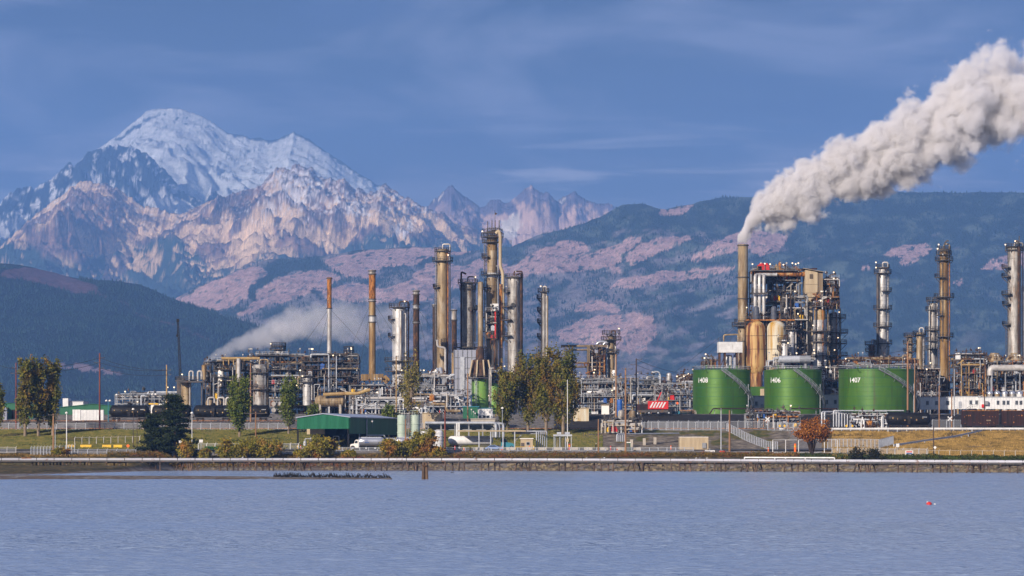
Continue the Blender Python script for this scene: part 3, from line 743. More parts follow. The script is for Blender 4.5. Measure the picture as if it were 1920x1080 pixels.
M['slate'] = mat('slate_steel', (0.06, 0.07, 0.095), (0.10, 0.11, 0.14), scale=0.8, rough=0.5)
M['maroon'] = mat('maroon_steel', (0.010, 0.004, 0.004), (0.034, 0.008, 0.007), scale=0.8, stretch=ST, rough=0.7)
M['red'] = mat('red_paint', (0.62, 0.02, 0.02), (0.45, 0.02, 0.02), scale=0.6, rough=0.5)
M['orange'] = mat('orange_plastic', (0.85, 0.16, 0.02), rough=0.6)
M['yellow'] = mat('yellow_paint', (0.75, 0.46, 0.02), (0.60, 0.36, 0.03), scale=0.6, rough=0.55)
M['blue'] = mat('blue_paint', (0.02, 0.11, 0.42), (0.03, 0.09, 0.30), scale=0.6, rough=0.5)
M['teal'] = mat('teal_paint', (0.03, 0.20, 0.28), rough=0.5)
M['concrete'] = mat('concrete', (0.46, 0.42, 0.36), (0.34, 0.31, 0.27), scale=0.9, rough=0.9, c3=(0.2, 0.16, 0.12), c3scale=1.5, c3pos=(0.6, 0.75))
M['wood'] = mat('pole_wood', (0.34, 0.19, 0.10), (0.20, 0.105, 0.055), scale=1.5, stretch=(1, 1, 0.08), rough=0.85)
M['woodred'] = mat('reddish_pole_wood', (0.22, 0.06, 0.035), (0.13, 0.035, 0.025), scale=1.5, stretch=(1, 1, 0.08), rough=0.85)
M['wooddark'] = mat('dark_pole_wood', (0.05, 0.035, 0.03), (0.09, 0.06, 0.045), scale=1.5, stretch=(1, 1, 0.08), rough=0.85)
M['glass'] = mat('dark_glass', (0.02, 0.025, 0.03), rough=0.12, spec=0.6)
M['rubber'] = mat('tyre_rubber', (0.014, 0.014, 0.015), rough=0.8)
M['chrome'] = mat('polished_tank', (0.66, 0.68, 0.74), (0.50, 0.52, 0.58), scale=0.4, rough=0.28, metal=0.7)
M['lamp'] = mat('lamp_glow', (0.9, 0.8, 0.65), rough=0.4, emit=(1.0, 0.72, 0.42, 1.6))
M['lampoff'] = mat('lamp_globe', (0.80, 0.78, 0.74), rough=0.4)
M['silo1'] = mat('rust_silo', (0.52, 0.34, 0.13), (0.24, 0.075, 0.018), scale=0.55, stretch=(1, 1, 0.07), rough=0.6, pos=(0.44, 0.58), c3=(0.07, 0.02, 0.01), c3scale=0.42, c3pos=(0.50, 0.62), c3stretch=(1, 1, 0.16))
M['silo2'] = mat('pale_silo', (0.58, 0.56, 0.46), (0.42, 0.24, 0.04), scale=0.5, stretch=(1, 1, 0.09), rough=0.55, pos=(0.42, 0.62))
M['bluegrey'] = mat('blue_grey_casing', (0.24, 0.26, 0.33), (0.33, 0.35, 0.42), scale=0.4, stretch=ST, rough=0.5, c3=(0.25, 0.20, 0.17), c3scale=0.8, c3pos=(0.62, 0.75))
M['pier'] = mat('pier_metal', (0.36, 0.37, 0.43), (0.50, 0.51, 0.57), scale=0.25, stretch=(0.3, 1, 2), rough=0.5, c3=(0.22, 0.12, 0.08), c3scale=0.9, c3pos=(0.62, 0.70))
M['pile'] = mat('pile_wood', (0.045, 0.032, 0.024), (0.20, 0.13, 0.09), scale=1.4, stretch=(1, 1, 0.3), rough=0.9, pos=(0.45, 0.7))
M['wire'] = mat('wire', (0.03, 0.03, 0.035), rough=0.6)

def sp(Y): return Y / F
GZ = 17.3        # plant level

def railing_mb(mb, pts, h=1.15, t=0.10, step=2.2):
    P = [Vector(p) for p in pts]
    for a, b in zip(P[:-1], P[1:]):
        up = Vector((0, 0, h))
        mb.beam(a + up, b + up, t); mb.beam(a + up * 0.52, b + up * 0.52, t * 0.8)
        n = max(1, int((b - a).length / step))
        for i in range(n + 1):
            q = a.lerp(b, i / n); mb.beam(q, q + up, t)
def platform(par, cx, cyy, z, r0, r1, a0=0, a1=2 * math.pi, m='dark', rail=True):
    n = 18 if a1 - a0 > 6 else 10
    d = MB(); d.lathe((cx, cyy, z), [(r0, 0), (r1, 0), (r1, 0.28), (r0, 0.28), (r0, 0)], n, a0, a1)
    for k in range(n + 1):
        if k % 3 == 0:
            a = a0 + (a1 - a0) * k / n
            d.beam((cx + r0 * math.cos(a), cyy + r0 * math.sin(a), z - (r1 - r0)), (cx + r1 * math.cos(a), cyy + r1 * math.sin(a), z), 0.16)
    o = d.build('platform', M[m], par)
    if rail:
        rl = MB(); pts = [(cx + r1 * math.cos(a0 + (a1 - a0) * k / n), cyy + r1 * math.sin(a0 + (a1 - a0) * k / n), z + 0.28) for k in range(n + 1)]
        railing_mb(rl, pts, 1.2, 0.11, 1.6)
        rl.build('railing', M[m], o)
    return o
def ladder(par, x, y, z0, z1, m='dark', cage=True, w=0.55):
    d = MB()
    d.beam((x - w / 2, y, z0), (x - w / 2, y, z1), 0.10); d.beam((x + w / 2, y, z0), (x + w / 2, y, z1), 0.10)
    z = z0
    while z < z1:
        d.beam((x - w / 2, y, z), (x + w / 2, y, z), 0.07); z += 0.6
    if cage:
        z = z0 + 2.2
        while z < z1:
            d.tube([(x - w * .7, y, z), (x - w * .75, y - .5, z), (x, y - .8, z), (x + w * .75, y - .5, z), (x + w * .7, y, z)], 0.05, 4); z += 1.5
        for q in (-.75, 0, .75): d.beam((x + q * w, y - (.8 if q == 0 else .5), z0 + 2.2), (x + q * w, y - (.8 if q == 0 else .5), z1), 0.06)
    return d.build('ladder', M[m], par)
def pipe(par, pts, r, m='pale', name='pipe', n=8):
    """pipe with rounded bends"""
    P = [Vector(p) for p in pts]; out = [P[0]]
    for i in range(1, len(P) - 1):
        a, b, c = P[i - 1], P[i], P[i + 1]
        d1 = min((b - a).length, (c - b).length) * 0.45; d1 = min(d1, max(r * 2.2, 0.3))
        p1 = b + (a - b).normalized() * d1; p2 = b + (c - b).normalized() * d1
        for t in (0, 0.33, 0.67, 1): out.append((p1 * (1 - t) + b * t) * (1 - t) + (b * (1 - t) + p2 * t) * t)
    out.append(P[-1])
    mb = MB(); mb.tube(out, r, n)
    return mb.build(name, M[m], par, smooth=True)
def vessel_profile(r, z0, z1, dome, bands, flat=0.06):
    pr = [(r, z0)]
    H = z1 - z0
    if bands:
        for i in range(1, bands + 1):
            z = z0 + H * i / (bands + 1)
            pr += [(r, z - 0.16), (r + flat + 0.05, z - 0.13), (r + flat + 0.05, z + 0.13), (r, z + 0.16)]
    pr.append((r, z1))
    if dome > 0:
        for k in range(1, 7):
            a = k / 6 * math.pi / 2
            pr.append((max(r * math.cos(a), 0.01), z1 + dome * math.sin(a)))
    else: pr.append((0.01, z1))
    return pr
def P3(px, py, Y, dy=0.0):
    v = at(px, py, Y); return Vector((v.x, v.y + dy, v.z))
def tower(name, label, cat, px, w, top, base, Y, m, dome=0.8, bands=8, plats=(), lad=1, pipes=(), group=None, sections=None, manholes=(), nozz=True, seed=0, platmat='dark', lamps=0):
    """a column standing at plant level: shell, platforms with railings, ladder, pipes"""
    rg = random.Random(seed + int(px))
    k = sp(Y); r = w * k / 2
    c = at(px, base, Y)
    z0 = max(GZ, c.z); z1 = at(px, top, Y).z
    t = empty(name, (c.x, Y, z0), label, cat, group)
    zt = z1 - (dome * r if dome else 0)
    if sections:
        lo = z0
        for (ptop, mm, ww) in sections:      # from the bottom up
            zz = at(px, ptop, Y).z; rr = ww * k / 2
            last = (ptop, mm, ww) == sections[-1]
            mb = MB(); mb.lathe((c.x, Y, 0), vessel_profile(rr, lo, (zz - dome * rr) if last else zz, dome * rr if last else 0, max(1, int((zz - lo) / 3.5))), 28)
            mb.build('shell', M[mm], t, smooth=True); lo = zz
    else:
        mb = MB(); mb.lathe((c.x, Y, 0), vessel_profile(r, z0, zt, dome * r, bands), 30)
        mb.build('shell', M[m], t, smooth=True)
    if nozz:
        pipe(t, [(c.x, Y, z1 - 0.2), (c.x, Y, z1 + 1.6), (c.x + r * 1.25, Y - .3, z1 + 1.6), (c.x + r * 1.25, Y - .3, z0 + (z1 - z0) * 0.15)], 0.28, rg.choice(['pale', 'dark', 'tan', 'char']))
    for pl in plats:
        py, ext = pl[0], pl[1]
        a0, a1 = (pl[2], pl[3]) if len(pl) > 2 else (0, 2 * math.pi)
        platform(t, c.x, Y, at(px, py, Y).z, r * 0.98, r + ext, a0, a1, platmat)
    if lad:
        zs = [z0] + sorted(at(px, p[0], Y).z for p in plats) + [z1]
        for i in range(len(zs) - 1):
            if zs[i + 1] - zs[i] > 3:
                s_ = lad if i % 2 == 0 else lad * 0.75
                ladder(t, c.x + s_ * (r + 0.5), Y - 0.4, zs[i], zs[i + 1] + 1.0)
    for (dx, pr, ptop, pbot, pm) in pipes:
        x = c.x + dx * k
        a, b = at(px, ptop, Y).z, max(GZ, at(px, pbot, Y).z)
        yy = Y - math.sqrt(max(0.0, (r + pr + .3) ** 2 - min(abs(dx * k), r + pr + .3) ** 2)) - 0.15
        pipe(t, [(c.x + dx * k * 0.3, Y, a - 0.3), (x, yy, a + .4), (x, yy, b)], pr, pm)
        n = max(1, int((a - b) / 9))
        br = MB()
        for q in range(n):
            zq = b + (q + 0.5) * (a - b) / n; br.beam((x, yy, zq), (c.x + dx * k * 0.4, Y - r * 0.5, zq), 0.16)
        br.build('pipe_bracket', M['dark'], t)
    for (mx, my) in manholes:
        q = at(mx, my, Y); dy = math.sqrt(max(0, r * r - (q.x - c.x) ** 2))
        mb = MB(); mb.tube([(q.x, Y - dy + 0.2, q.z), (q.x, Y - dy - 0.5, q.z)], 0.62, 14); mb.tube([(q.x, Y - dy - .5, q.z), (q.x, Y - dy - 0.62, q.z)], 0.78, 14)
        mb.build('manhole', M['dark'], t)
    for i in range(lamps):
        if not plats: break
        p = plats[i % len(plats)]; zz = at(px, p[0], Y).z
        a = rg.uniform(math.pi, 2 * math.pi)
        lamp(t, (c.x + (r + p[1]) * math.cos(a), Y + (r + p[1]) * math.sin(a), zz + 2.2), rg.random() < 0.6, 0.6)
    return t
def lamp(par, p, lit=False, post=1.0):
    d = MB(); d.beam((p[0], p[1], p[2] - post - 1.6), p, 0.09); d.lathe((p[0], p[1], p[2] + 0.12), [(0.34, 0), (0.30, 0.1), (0.06, 0.25)], 8)
    o = d.build('lamp', M['grey'], par)
    s = MB(); s.sphere((p[0], p[1], p[2] - 0.02), 0.27 if lit else 0.24, 8)
    s.build('bulb', M['lamp' if lit else 'lampoff'], o, smooth=True)
    return o

def steel_frame(mb, x0, x1, y0, y1, zs, nb, rg, brace=0.35, t=0.32):
    xs = [x0 + (x1 - x0) * i / nb for i in range(nb + 1)]
    for x in xs:
        for y in (y0, y1): mb.beam((x, y, zs[0]), (x, y, zs[-1]), t)
        for z in zs[1:]: mb.beam((x, y0, z), (x, y1, z), t * 0.8)
    for z in zs[1:]:
        for y in (y0, y1): mb.beam((x0, y, z), (x1, y, z), t * 0.9, t * 1.2)
    for i in range(nb):
        for j in range(len(zs) - 1):
            if rg.random() < brace:
                y = y0
                if rg.random() < 0.5: mb.beam((xs[i], y, zs[j]), (xs[i + 1], y, zs[j + 1]), t * 0.55)
                else: mb.beam((xs[i + 1], y, zs[j]), (xs[i], y, zs[j + 1]), t * 0.55)
                if rg.random() < 0.4:
                    mb.beam((xs[i], y, zs[j + 1]), ((xs[i] + xs[i + 1]) / 2, y, zs[j]), t * 0.5)
    return xs
PIPEMATS = ['pale', 'galv', 'grey', 'grey', 'tan', 'silver', 'dark', 'dark', 'ochre', 'pale', 'silver', 'bright', 'char', 'rust']
def rack(name, label, cat, xa, xb, levels, Y, depth, nb, npipes, seed, frame='grey', pmats=None, drums=0, vert=0.5, deck=0.6, lamps=0, brace=0.35, pr=(0.10, 0.34), base=None, boxes=0, rails=0.8, group=None):
    """open steel structure: levels is a list of rows from the top one to the bottom one"""
    rg = random.Random(seed)
    pm = pmats or PIPEMATS
    zs = [GZ if base is None else at(0, base, Y).z] + [at(0, p, Y).z for p in sorted(levels, reverse=True)]
    zs = [z for i, z in enumerate(zs) if i == 0 or z > zs[0] + 1]
    x0 = at(xa, 0, Y).x; x1 = at(xb, 0, Y).x; y0, y1 = Y, Y + depth
    t = empty(name, ((x0 + x1) / 2, (y0 + y1) / 2, zs[0]), label, cat, group)
    mb = MB(); xs = steel_frame(mb, x0, x1, y0, y1, zs, nb, rg, brace)
    mb.build('steel_frame', M[frame], t)
    for j, z in enumerate(zs[1:]):
        if rg.random() < deck:
            a = rg.randint(0, max(0, nb // 3)); b = rg.randint(min(nb, nb // 2 + 1), nb)
            d = MB(); d.box(((xs[a] + xs[b]) / 2, Y + depth / 2 - 0.6, z + 0.30), (xs[b] - xs[a], depth + 1.4, 0.16))
            o = d.build('deck', M[frame], t)
            if rg.random() < rails:
                rl = MB(); railing_mb(rl, [(xs[a], y0 - 1.25, z + 0.4), (xs[b], y0 - 1.25, z + 0.4)], 1.15, 0.10, 1.9); rl.build('railing', M[rg.choice(['dark', frame, 'galv'])], o)
    nl = len(zs) - 1
    for i in range(npipes):
        j = rg.randint(1, nl); r = rg.uniform(*pr) * (1.0 if rg.random() < 0.85 else 1.5)
        y = y0 + rg.uniform(-1.2, depth * 0.8); z = zs[j] + 0.35 + r + rg.uniform(-0.3, 0.3)
        a = rg.uniform(x0, x1 - (x1 - x0) * 0.2); b = min(x1, a + rg.uniform(0.25, 0.95) * (x1 - x0))
        m = rg.choice(pm)
        zl = zs[max(0, j - 1)]
        if rg.random() < vert:
            ze = rg.uniform(zl, z - 0.8) if rg.random() < 0.7 else zs[0] + 0.3
            pts = [(a, y, z), (b, y, z), (b, y, ze)]
            if rg.random() < 0.45:
                c = max(x0, min(x1, b + rg.choice((-1, 1)) * rg.uniform(2, 7))); pts.append((c, y, ze))
            if rg.random() < 0.4: pts = [(a, y, rg.uniform(zl, z - .8))] + pts
        else: pts = [(a, y, z), (b, y, z)]
        pipe(t, pts, r, m, n=7)
    # risers close together, as bundles
    for i in range(int(npipes * 0.45)):
        x = rg.uniform(x0, x1); j = rg.randint(1, nl); zb = zs[rg.randint(0, j - 1)]
        y = y0 - rg.uniform(0.3, 1.6)
        h = zs[j] + rg.uniform(-1, 2.0)
        if h - zb < 1.5: h = zb + 3
        if rg.random() < 0.4: pipe(t, [(x, y, zb), (x, y, h), (x + rg.choice((-1, 1)) * rg.uniform(0.8, 2.2), y, h), (x + rg.choice((-1, 1)) * 1.5, y, h - 1.4)], rg.uniform(0.10, 0.26), rg.choice(pm), n=7)
        else: pipe(t, [(x, y, zb), (x, y, h)], rg.uniform(0.09, 0.28), rg.choice(pm), n=7)
    for i in range(drums):
        x = rg.uniform(x0 + 2, x1 - 2); j = rg.randint(0, nl - 1); r = rg.uniform(0.7, 1.5)
        d = MB()
        if rg.random() < 0.5:
            l = rg.uniform(3, 7); xx0, xx1 = x - l / 2, x + l / 2; z = zs[j] + 0.5 + r; y = y0 + rg.uniform(0.2, depth * 0.5)
            d.tube([(xx0 - .45 * r, y, z), (xx0 - .3 * r, y, z), (xx0, y, z), (xx1, y, z), (xx1 + .3 * r, y, z), (xx1 + .45 * r, y, z)], [r * .3, r * .75, r, r, r * .75, r * .3], 14)
            d.box((xx0 + l * .2, y, z - r), (0.4, r * 1.6, r * 0.8)); d.box((xx1 - l * .2, y, z - r), (0.4, r * 1.6, r * 0.8))
            d.build('drum', M[rg.choice(['silver', 'tan', 'bright', 'bluegrey'])], t, smooth=True)
        else:
            h = min(rg.uniform(3, 6), zs[-1] - zs[j] + 3); d.lathe((x, y0 + rg.uniform(0, depth * .6), zs[j] + 0.4), vessel_profile(r * .8, 0, h, r * .5, 2), 16)
            d.build('drum', M[rg.choice(['silver', 'tan', 'bright', 'lampoff'])], t, smooth=True)
    for i in range(boxes):
        x = rg.uniform(x0 + 1, x1 - 1); j = rg.randint(0, nl - 1); s_ = rg.uniform(0.8, 2.0)
        d = MB(); z = zs[j] + 0.4; d.box((x, y0 - 0.2, z + s_ * .6), (s_, 1.0, s_ * 1.2)); d.box((x, y0 - 0.2, z + s_ * 1.25), (s_ * .5, .6, s_ * .2)); d.box((x + s_ * .2, y0 - .75, z + s_ * .7), (s_ * .4, .1, s_ * .5))
        d.build('cabinet', M[rg.choice(['galv', 'grey', 'red', 'rust', 'bluegrey', 'blue', 'yellow', 'white', 'dark'])], t)
    backing = MB()  # rear equipment massed as dark boxes, added so the gaps read black
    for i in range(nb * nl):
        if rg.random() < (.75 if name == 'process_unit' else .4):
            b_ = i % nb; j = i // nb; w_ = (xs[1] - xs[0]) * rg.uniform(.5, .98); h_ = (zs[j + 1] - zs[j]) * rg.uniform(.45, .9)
            backing.box(((xs[b_] + xs[b_ + 1]) / 2 + rg.uniform(-.4, .4), y0 + depth * rg.uniform(.55, .8), zs[j] + .35 + h_ / 2), (w_, depth * rg.uniform(.15, .3), h_))
    if backing.v: backing.build('dark_backing', M['char' if seed % 2 else 'black'], t)['kind'] = 'stuff'
    # many short valves and stubs so that the runs do not read as clean tubes
    d = MB()
    for i in range(int(npipes * 2.2)):
        j = rg.randint(0, nl); x = rg.uniform(x0, x1); y = y0 + rg.uniform(-1.5, 0.5); z = zs[j] + rg.uniform(0.4, 2.6)
        if rg.random() < 0.5: d.box((x, y, z), (rg.uniform(.2, .7), .4, rg.uniform(.2, .8)))
        else:
            d.beam((x, y, z - .8), (x, y, z + .8), 0.16); d.lathe((x, y, z), [(0.01, -.3), (0.35, -.25), (0.35, .25), (0.01, .3)], 8)
    d.build('valves', M[rg.choice(['dark', 'char'])], t)['kind'] = 'stuff'
    for i in range(lamps):
        x = rg.uniform(x0, x1); j = rg.randint(1, nl) if rg.random() < .6 else nl
        lamp(t, (x, y0 - 1.4, zs[j] + 2.6), rg.random() < 0.35)
    return t
# ------------------------------------------------------------------ green storage tanks
def glyph_mesh(txt, size, extrude=0.0, bold=0.0):
    cu = bpy.data.curves.new('t', 'FONT'); cu.body = txt; cu.size = size; cu.extrude = extrude; cu.offset = bold
    cu.align_x = 'CENTER'; cu.align_y = 'CENTER'; cu.resolution_u = 4
    o = bpy.data.objects.new('t', cu); COL.objects.link(o)
    dg = bpy.context.evaluated_depsgraph_get()
    me = bpy.data.meshes.new_from_object(o.evaluated_get(dg))
    vs = [tuple(v.co) for v in me.vertices]; fs = [tuple(p.vertices) for p in me.polygons]
    bpy.data.objects.remove(o); bpy.data.curves.remove(cu); bpy.data.meshes.remove(me)
    return vs, fs
def flat_text(par, txt, c, size, m, name='lettering', bold=0.0, squeeze=1.0):
    vs, fs = glyph_mesh(txt, size, 0.0, bold)
    mb = MB(); mb.add([(c[0] + v[0] * squeeze, c[1], c[2] + v[1]) for v in vs], fs)
    return mb.build(name, M[m], par)
def storage_tank(px, w, top, Y, num, nx, label):
    k = sp(Y); r = w * k / 2; c = at(px, top, Y); z1 = c.z; x = c.x
    t = empty('storage_tank', (x, Y, GZ), label, 'storage tank', 'green storage tanks')
    H = z1 - GZ
    pr = [(r + .12, GZ), (r + .12, GZ + .3), (r, GZ + .3)]
    for i in range(1, 6):
        z = GZ + H * i / 6; pr += [(r, z - 0.03), (r + .035, z), (r + .035, z + .05), (r, z + .08)]
    pr += [(r, z1 - .5), (r + .18, z1 - .45), (r + .18, z1 - .1), (r, z1)]
    mb = MB(); mb.lathe((x, Y, 0), pr, 96); mb.build('shell', M['tank'], t, smooth=True)
    mb = MB(); mb.lathe((x, Y, 0), [(r, z1), (r * .5, z1 + .5), (0.02, z1 + .7)], 48); rf = mb.build('roof', M['tank'], t, smooth=True)
    mb = MB(); n = 60
    railing_mb(mb, [(x + r * math.cos(a), Y + r * math.sin(a), z1) for a in [2 * math.pi * i / n for i in range(n + 1)]], 1.25, 0.11, 2.5)
    mb.build('railing', M['galv'], t)
    for dx, s_ in ((-.55, 1.0), (-.3, .7), (.25, .9), (.5, .6)):
        mb = MB(); mb.lathe((x + dx * r, Y - r * .5, z1 + .4), [(s_ * .3, 0), (s_ * .3, s_ * .8), (s_ * .5, s_ * .8), (s_ * .5, s_ * 1.1), (.01, s_ * 1.3)], 12); mb.build('roof_vent', M['tank'], rf)
    for i in range(1, 5):
        mb = MB(); z = GZ + H * i / 5; mb.lathe((x, Y, z), [(r, -.02), (r + .06, 0), (r + .06, .09), (r, .11)], 96); mb.build('seam', M['shed'], t)
    # stair winding down the right side
    N = 46; a0, a1 = math.radians(-3), math.radians(108)
    st, ra = MB(), MB(); pin, pout = [], []
    for i in range(N + 1):
        f = i / N; a = a0 + (a1 - a0) * f; z = z1 - .2 - (H - .5) * f
        for rr, L_ in ((r + .15, pin), (r + 1.15, pout)): L_.append(Vector((x + rr * math.sin(a), Y - rr * math.cos(a), z)))
        q = pin[-1].lerp(pout[-1], .5)
        st.box((q.x, q.y, z), (1.0, .42, .08), rz=a)
        if i % 6 == 3: st.beam(pout[-1] - Vector((0, 0, .1)), pin[-1] - Vector((0, 0, 1.3)), .12)
    st.tube(pin, 0.16, 4); st.tube(pout, 0.18, 4)
    so_ = st.build('stair', M['grey'], t)
    up = Vector((0, 0, 1.1))
    ra.tube([p + up for p in pout], 0.06, 4); ra.tube([p + up * .5 for p in pout], 0.045, 4); ra.tube([p + up for p in pin], 0.05, 4)
    for p in pout[::3]: ra.beam(p, p + up, .08)
    ra.build('handrail', M['galv'], so_)
    # numerals, painted on the curved wall
    vs, fs = glyph_mesh(num, 2.35, 0, 0.035)
    zc = at(px, 714, Y).z; x_off = (nx - px) * k
    th0 = math.asin(max(-.98, min(.98, x_off / r)))
    mb = MB(); out = []
    for v in vs:
        a = th0 + v[0] * .98 / (r * max(.55, 1.0)); rr = r + .045
        out.append((x + rr * math.sin(a), Y - rr * math.cos(a), zc + v[1]))
    mb.add(out, fs); mb.build('number', M['white'], t)
    a = math.radians(58); pipe(t, [(x + (r + .5) * math.sin(a), Y - (r + .5) * math.cos(a), GZ), (x + (r + .5) * math.sin(a), Y - (r + .5) * math.cos(a), GZ + H * .68)], .10, 'galv', 'vent_pipe')
    pipe(t, [(x - r * .6, Y - r * .82, z1 + .3), (x - r * .6, Y - r * .9, z1 - .9), (x - r * .52, Y - r * .9, z1 - .9)], .09, 'tank', 'vent_pipe')
storage_tank(1353, 108, 694, 1200, '1408', 1315, 'green storage tank numbered 1408, the leftmost of the three')
storage_tank(1487, 108, 694, 1200, '1406', 1450, 'green storage tank numbered 1406 in front of the rusty silos')
storage_tank(1645, 145, 693, 1200, '1407', 1597, 'widest green storage tank, numbered 1407')

# ------------------------------------------------------------------ chimneys
def chimney(label, px, w, base, Y, secs, taper=0.0, rings=True, plats=(), guys=None, rungs=False):
    k = sp(Y); c = at(px, base, Y); z0 = max(GZ, c.z) if base > 760 else c.z
    t = empty('chimney', (c.x, Y, z0), label, 'chimney')
    lo = z0
    for (ptop, mm) in secs:
        zz = at(px, ptop, Y).z; r = w * k / 2
        pr = [(r, lo)]; n = max(1, int((zz - lo) / 3.2))
        for i in range(1, n):
            z = lo + (zz - lo) * i / n; pr += [(r, z - .1), (r + .07, z - .08), (r + .07, z + .08), (r, z + .1)]
        pr.append((r, zz))
        if (ptop, mm) == secs[-1]: pr += [(r + .12, zz), (r + .12, zz + .35), (r * .8, zz + .35), (r * .8, zz - 1.5)]
        mb = MB(); mb.lathe((c.x, Y, 0), pr, 26); mb.build('shaft', M[mm], t, smooth=True)
        mb = MB(); mb.lathe((c.x, Y, zz - .2), [(r + .02, 0), (r + .3, 0), (r + .3, .35), (r + .02, .35)], 26); mb.build('flange', M['dark'], t)
        lo = zz
    if rungs:
        mb = MB(); z = z0
        for q_ in (-.25, .45): mb.beam((c.x + q_, Y - r - .12, z0), (c.x + q_, Y - r - .12, lo), .08)
        while z < lo - 1: mb.box((c.x + .1, Y - r - .12, z), (.8, .2, .22)); z += 1.3
        mb.build('ladder', M['char'], t)
    for pl in plats: platform(t, c.x, Y, at(px, pl[0], Y).z, r * .98, r + pl[1])
    if guys:
        zz = at(px, guys[0], Y).z
        for (gx, gy) in guys[1]:
            g = MB(); g.tube([(c.x, Y, zz), at(gx, gy, Y - 6)], 0.045, 4, cap=False); g.build('guy_wire', M['wire'], t)
    return t
chimney('slim stack with rusted brown top over a pale shaft', 617.5, 8.6, 662, 1300, [(578, 'bright'), (522, 'rust')], guys=(578, [(560, 660), (690, 655), (590, 690)]))
chimney('tall ochre chimney standing on a yellow duct', 698, 12.6, 712, 1290, [(604, 'gold'), (592, 'bright'), (565, 'gold'), (561, 'bright'), (514, 'rust'), (508, 'silver')], guys=(563, [(640, 690), (760, 660), (672, 700), (730, 700)]))
chimney('dark riveted chimney with two white bands', 780.5, 11.5, 772, 1300, [(606, 'char'), (603, 'bright'), (579, 'char'), (571, 'bright'), (552, 'char'), (546, 'silver')], rungs=True, guys=(575, [(740, 680), (850, 670), (808, 690)]))
chimney('scorched black chimney half hidden behind the tan column', 815, 8, 775, 1345, [(575, 'char'), (572, 'silver')])
chimney('short smoky chimney between the tan and grey columns', 851.5, 10, 770, 1345, [(660, 'gold'), (600, 'char'), (582, 'silver')])
chimney('steaming main stack of banded tan metal beside the catalytic cracker', 1393, 19, 775, 1290, [(690, 'tan'), (640, 'tan'), (610, 'tan'), (560, 'tan'), (520, 'tan'), (460, 'tan')], plats=[(612, 2.2), (606, 1.2)], guys=(600, [(1262, 700), (1300, 690)]))
k_ = sp(1290)
# duct under the ochre chimney
t = empty('flue_duct', tuple(at(700, 716, 1290)), 'yellow box duct bent down at its right end', 'flue duct')
def duct(mb, pts, w, d):
    for a, b in zip(pts[:-1], pts[1:]): mb.beam(a, b, d, w)
mb = MB(); duct(mb, [P3(677, 708, 1290), P3(719, 707, 1290), P3(728, 716, 1290)], 2.3, 2.6); mb.build('casing', M['gold'], t)
mb = MB()
for q in range(680, 722, 6): mb.box(tuple(P3(q, 707.5, 1290)), (.25, 2.9, 2.6))
mb.build('stiffeners', M['beige_dark'], t)
mb = MB()
for q in (683, 700, 722): mb.beam(P3(q, 714, 1290), P3(q, 777, 1290), .5)
mb.build('support', M['grey'], t)

# ------------------------------------------------------------------ columns
PI = math.pi
tower('process_column', 'stout silver column with domed top beside the ochre chimney', 'column', 749, 27, 574, 775, 1270, 'bright', .55, 12, [(577, 1.2), (678, 2.8), (697, 2.6), (600, 1.5, PI * .8, PI * 1.3), (632, 1.5, PI * .8, PI * 1.3)], 1, [(3, .32, 584, 760, 'silver'), (12, .25, 590, 760, 'pale')], lamps=2)
tower('process_column', 'tan column with dark ladders and a horn-shaped top vent', 'column', 830, 22, 466, 775, 1300, 'tan', .3, 4, [(490, 1.6), (472, .8), (540, 1.4, PI * .8, PI * 1.35)], -1, [(10, .3, 478, 770, 'rust'), (7, .2, 500, 770, 'char'), (-13, .14, 480, 640, 'grey')], lamps=1, manholes=())
tower('process_column', 'grey ribbed column with a square frame on its head', 'column', 877, 22, 527, 660, 1310, 'silver', .45, 22, [(531, 1.5), (543, .9), (580, 1.5, -PI * .35, PI * .2), (652, 3.0), (660, 3.6)], 1, [(-12, .35, 512, 655, 'char'), (6, .12, 540, 650, 'char')], lamps=1, manholes=((881, 580),))
tower('process_column', 'thin cream and silver column left of the tallest tower', 'column', 901, 10, 528, 660, 1300, 'tan', .3, 11, [(658, 1.3)], 0, [], nozz=False, sections=None)
tallest = tower('process_column', 'tallest column, tan and rusty with four posts on top', 'column', 923, 22, 440, 775, 1320, 'tan', .3, 8, [(445, 2.0), (437, 1.6), (455, 1.6), (483, 1.8, PI * .75, PI * 1.35), (516, 2.0), (540, 1.6, PI * .8, PI * 1.4), (596, 2.6), (622, 2.8)], -1, [(-15, .16, 452, 600, 'grey'), (10.5, .25, 500, 640, 'grey')], sections=[(590, 'tan', 22), (576, 'rust', 22), (521, 'tan', 22), (512, 'white', 19.5), (470, 'tan', 19), (440, 'gold', 19)], lamps=3)
for q, tp in ((914.5, 415), (922.5, 413), (928.5, 413), (936, 413)):
    mb = MB(); mb.beam(P3(q, 446, 1317), P3(q, tp, 1317), .32); mb.build('post', M['dark'], tallest)
mb = MB(); 
for zz in (428, 434): mb.beam(P3(914, zz, 1317), P3(937, zz, 1317), .3)
for q in range(912, 940, 4): mb.beam(P3(q, 446, 1316), P3(q + 2, 426, 1316), .16)
mb.build('head_frame', M['dark'], tallest)
mb = MB(); mb.beam(P3(928, 414, 1317), P3(928, 394, 1317), .12); fp = mb.build('flagpole', M['dark'], tallest)
mb = MB(); mb.add([P3(928, 398, 1317), P3(933, 401, 1316.6), P3(928, 403, 1317), P3(928, 398, 1317.1), P3(933, 401, 1316.7), P3(928, 403, 1317.1)], [(0, 1, 2), (5, 4, 3), (0, 3, 4, 1), (1, 4, 5, 2)]); mb.build('flag', M['char'], fp)
pipe(tallest, [P3(930, 438, 1315), P3(935, 432, 1315), P3(938, 440, 1315), P3(938, 500, 1315), P3(943, 512, 1315), P3(943, 640, 1316)], .62, 'beige', 'overhead_duct', 12)
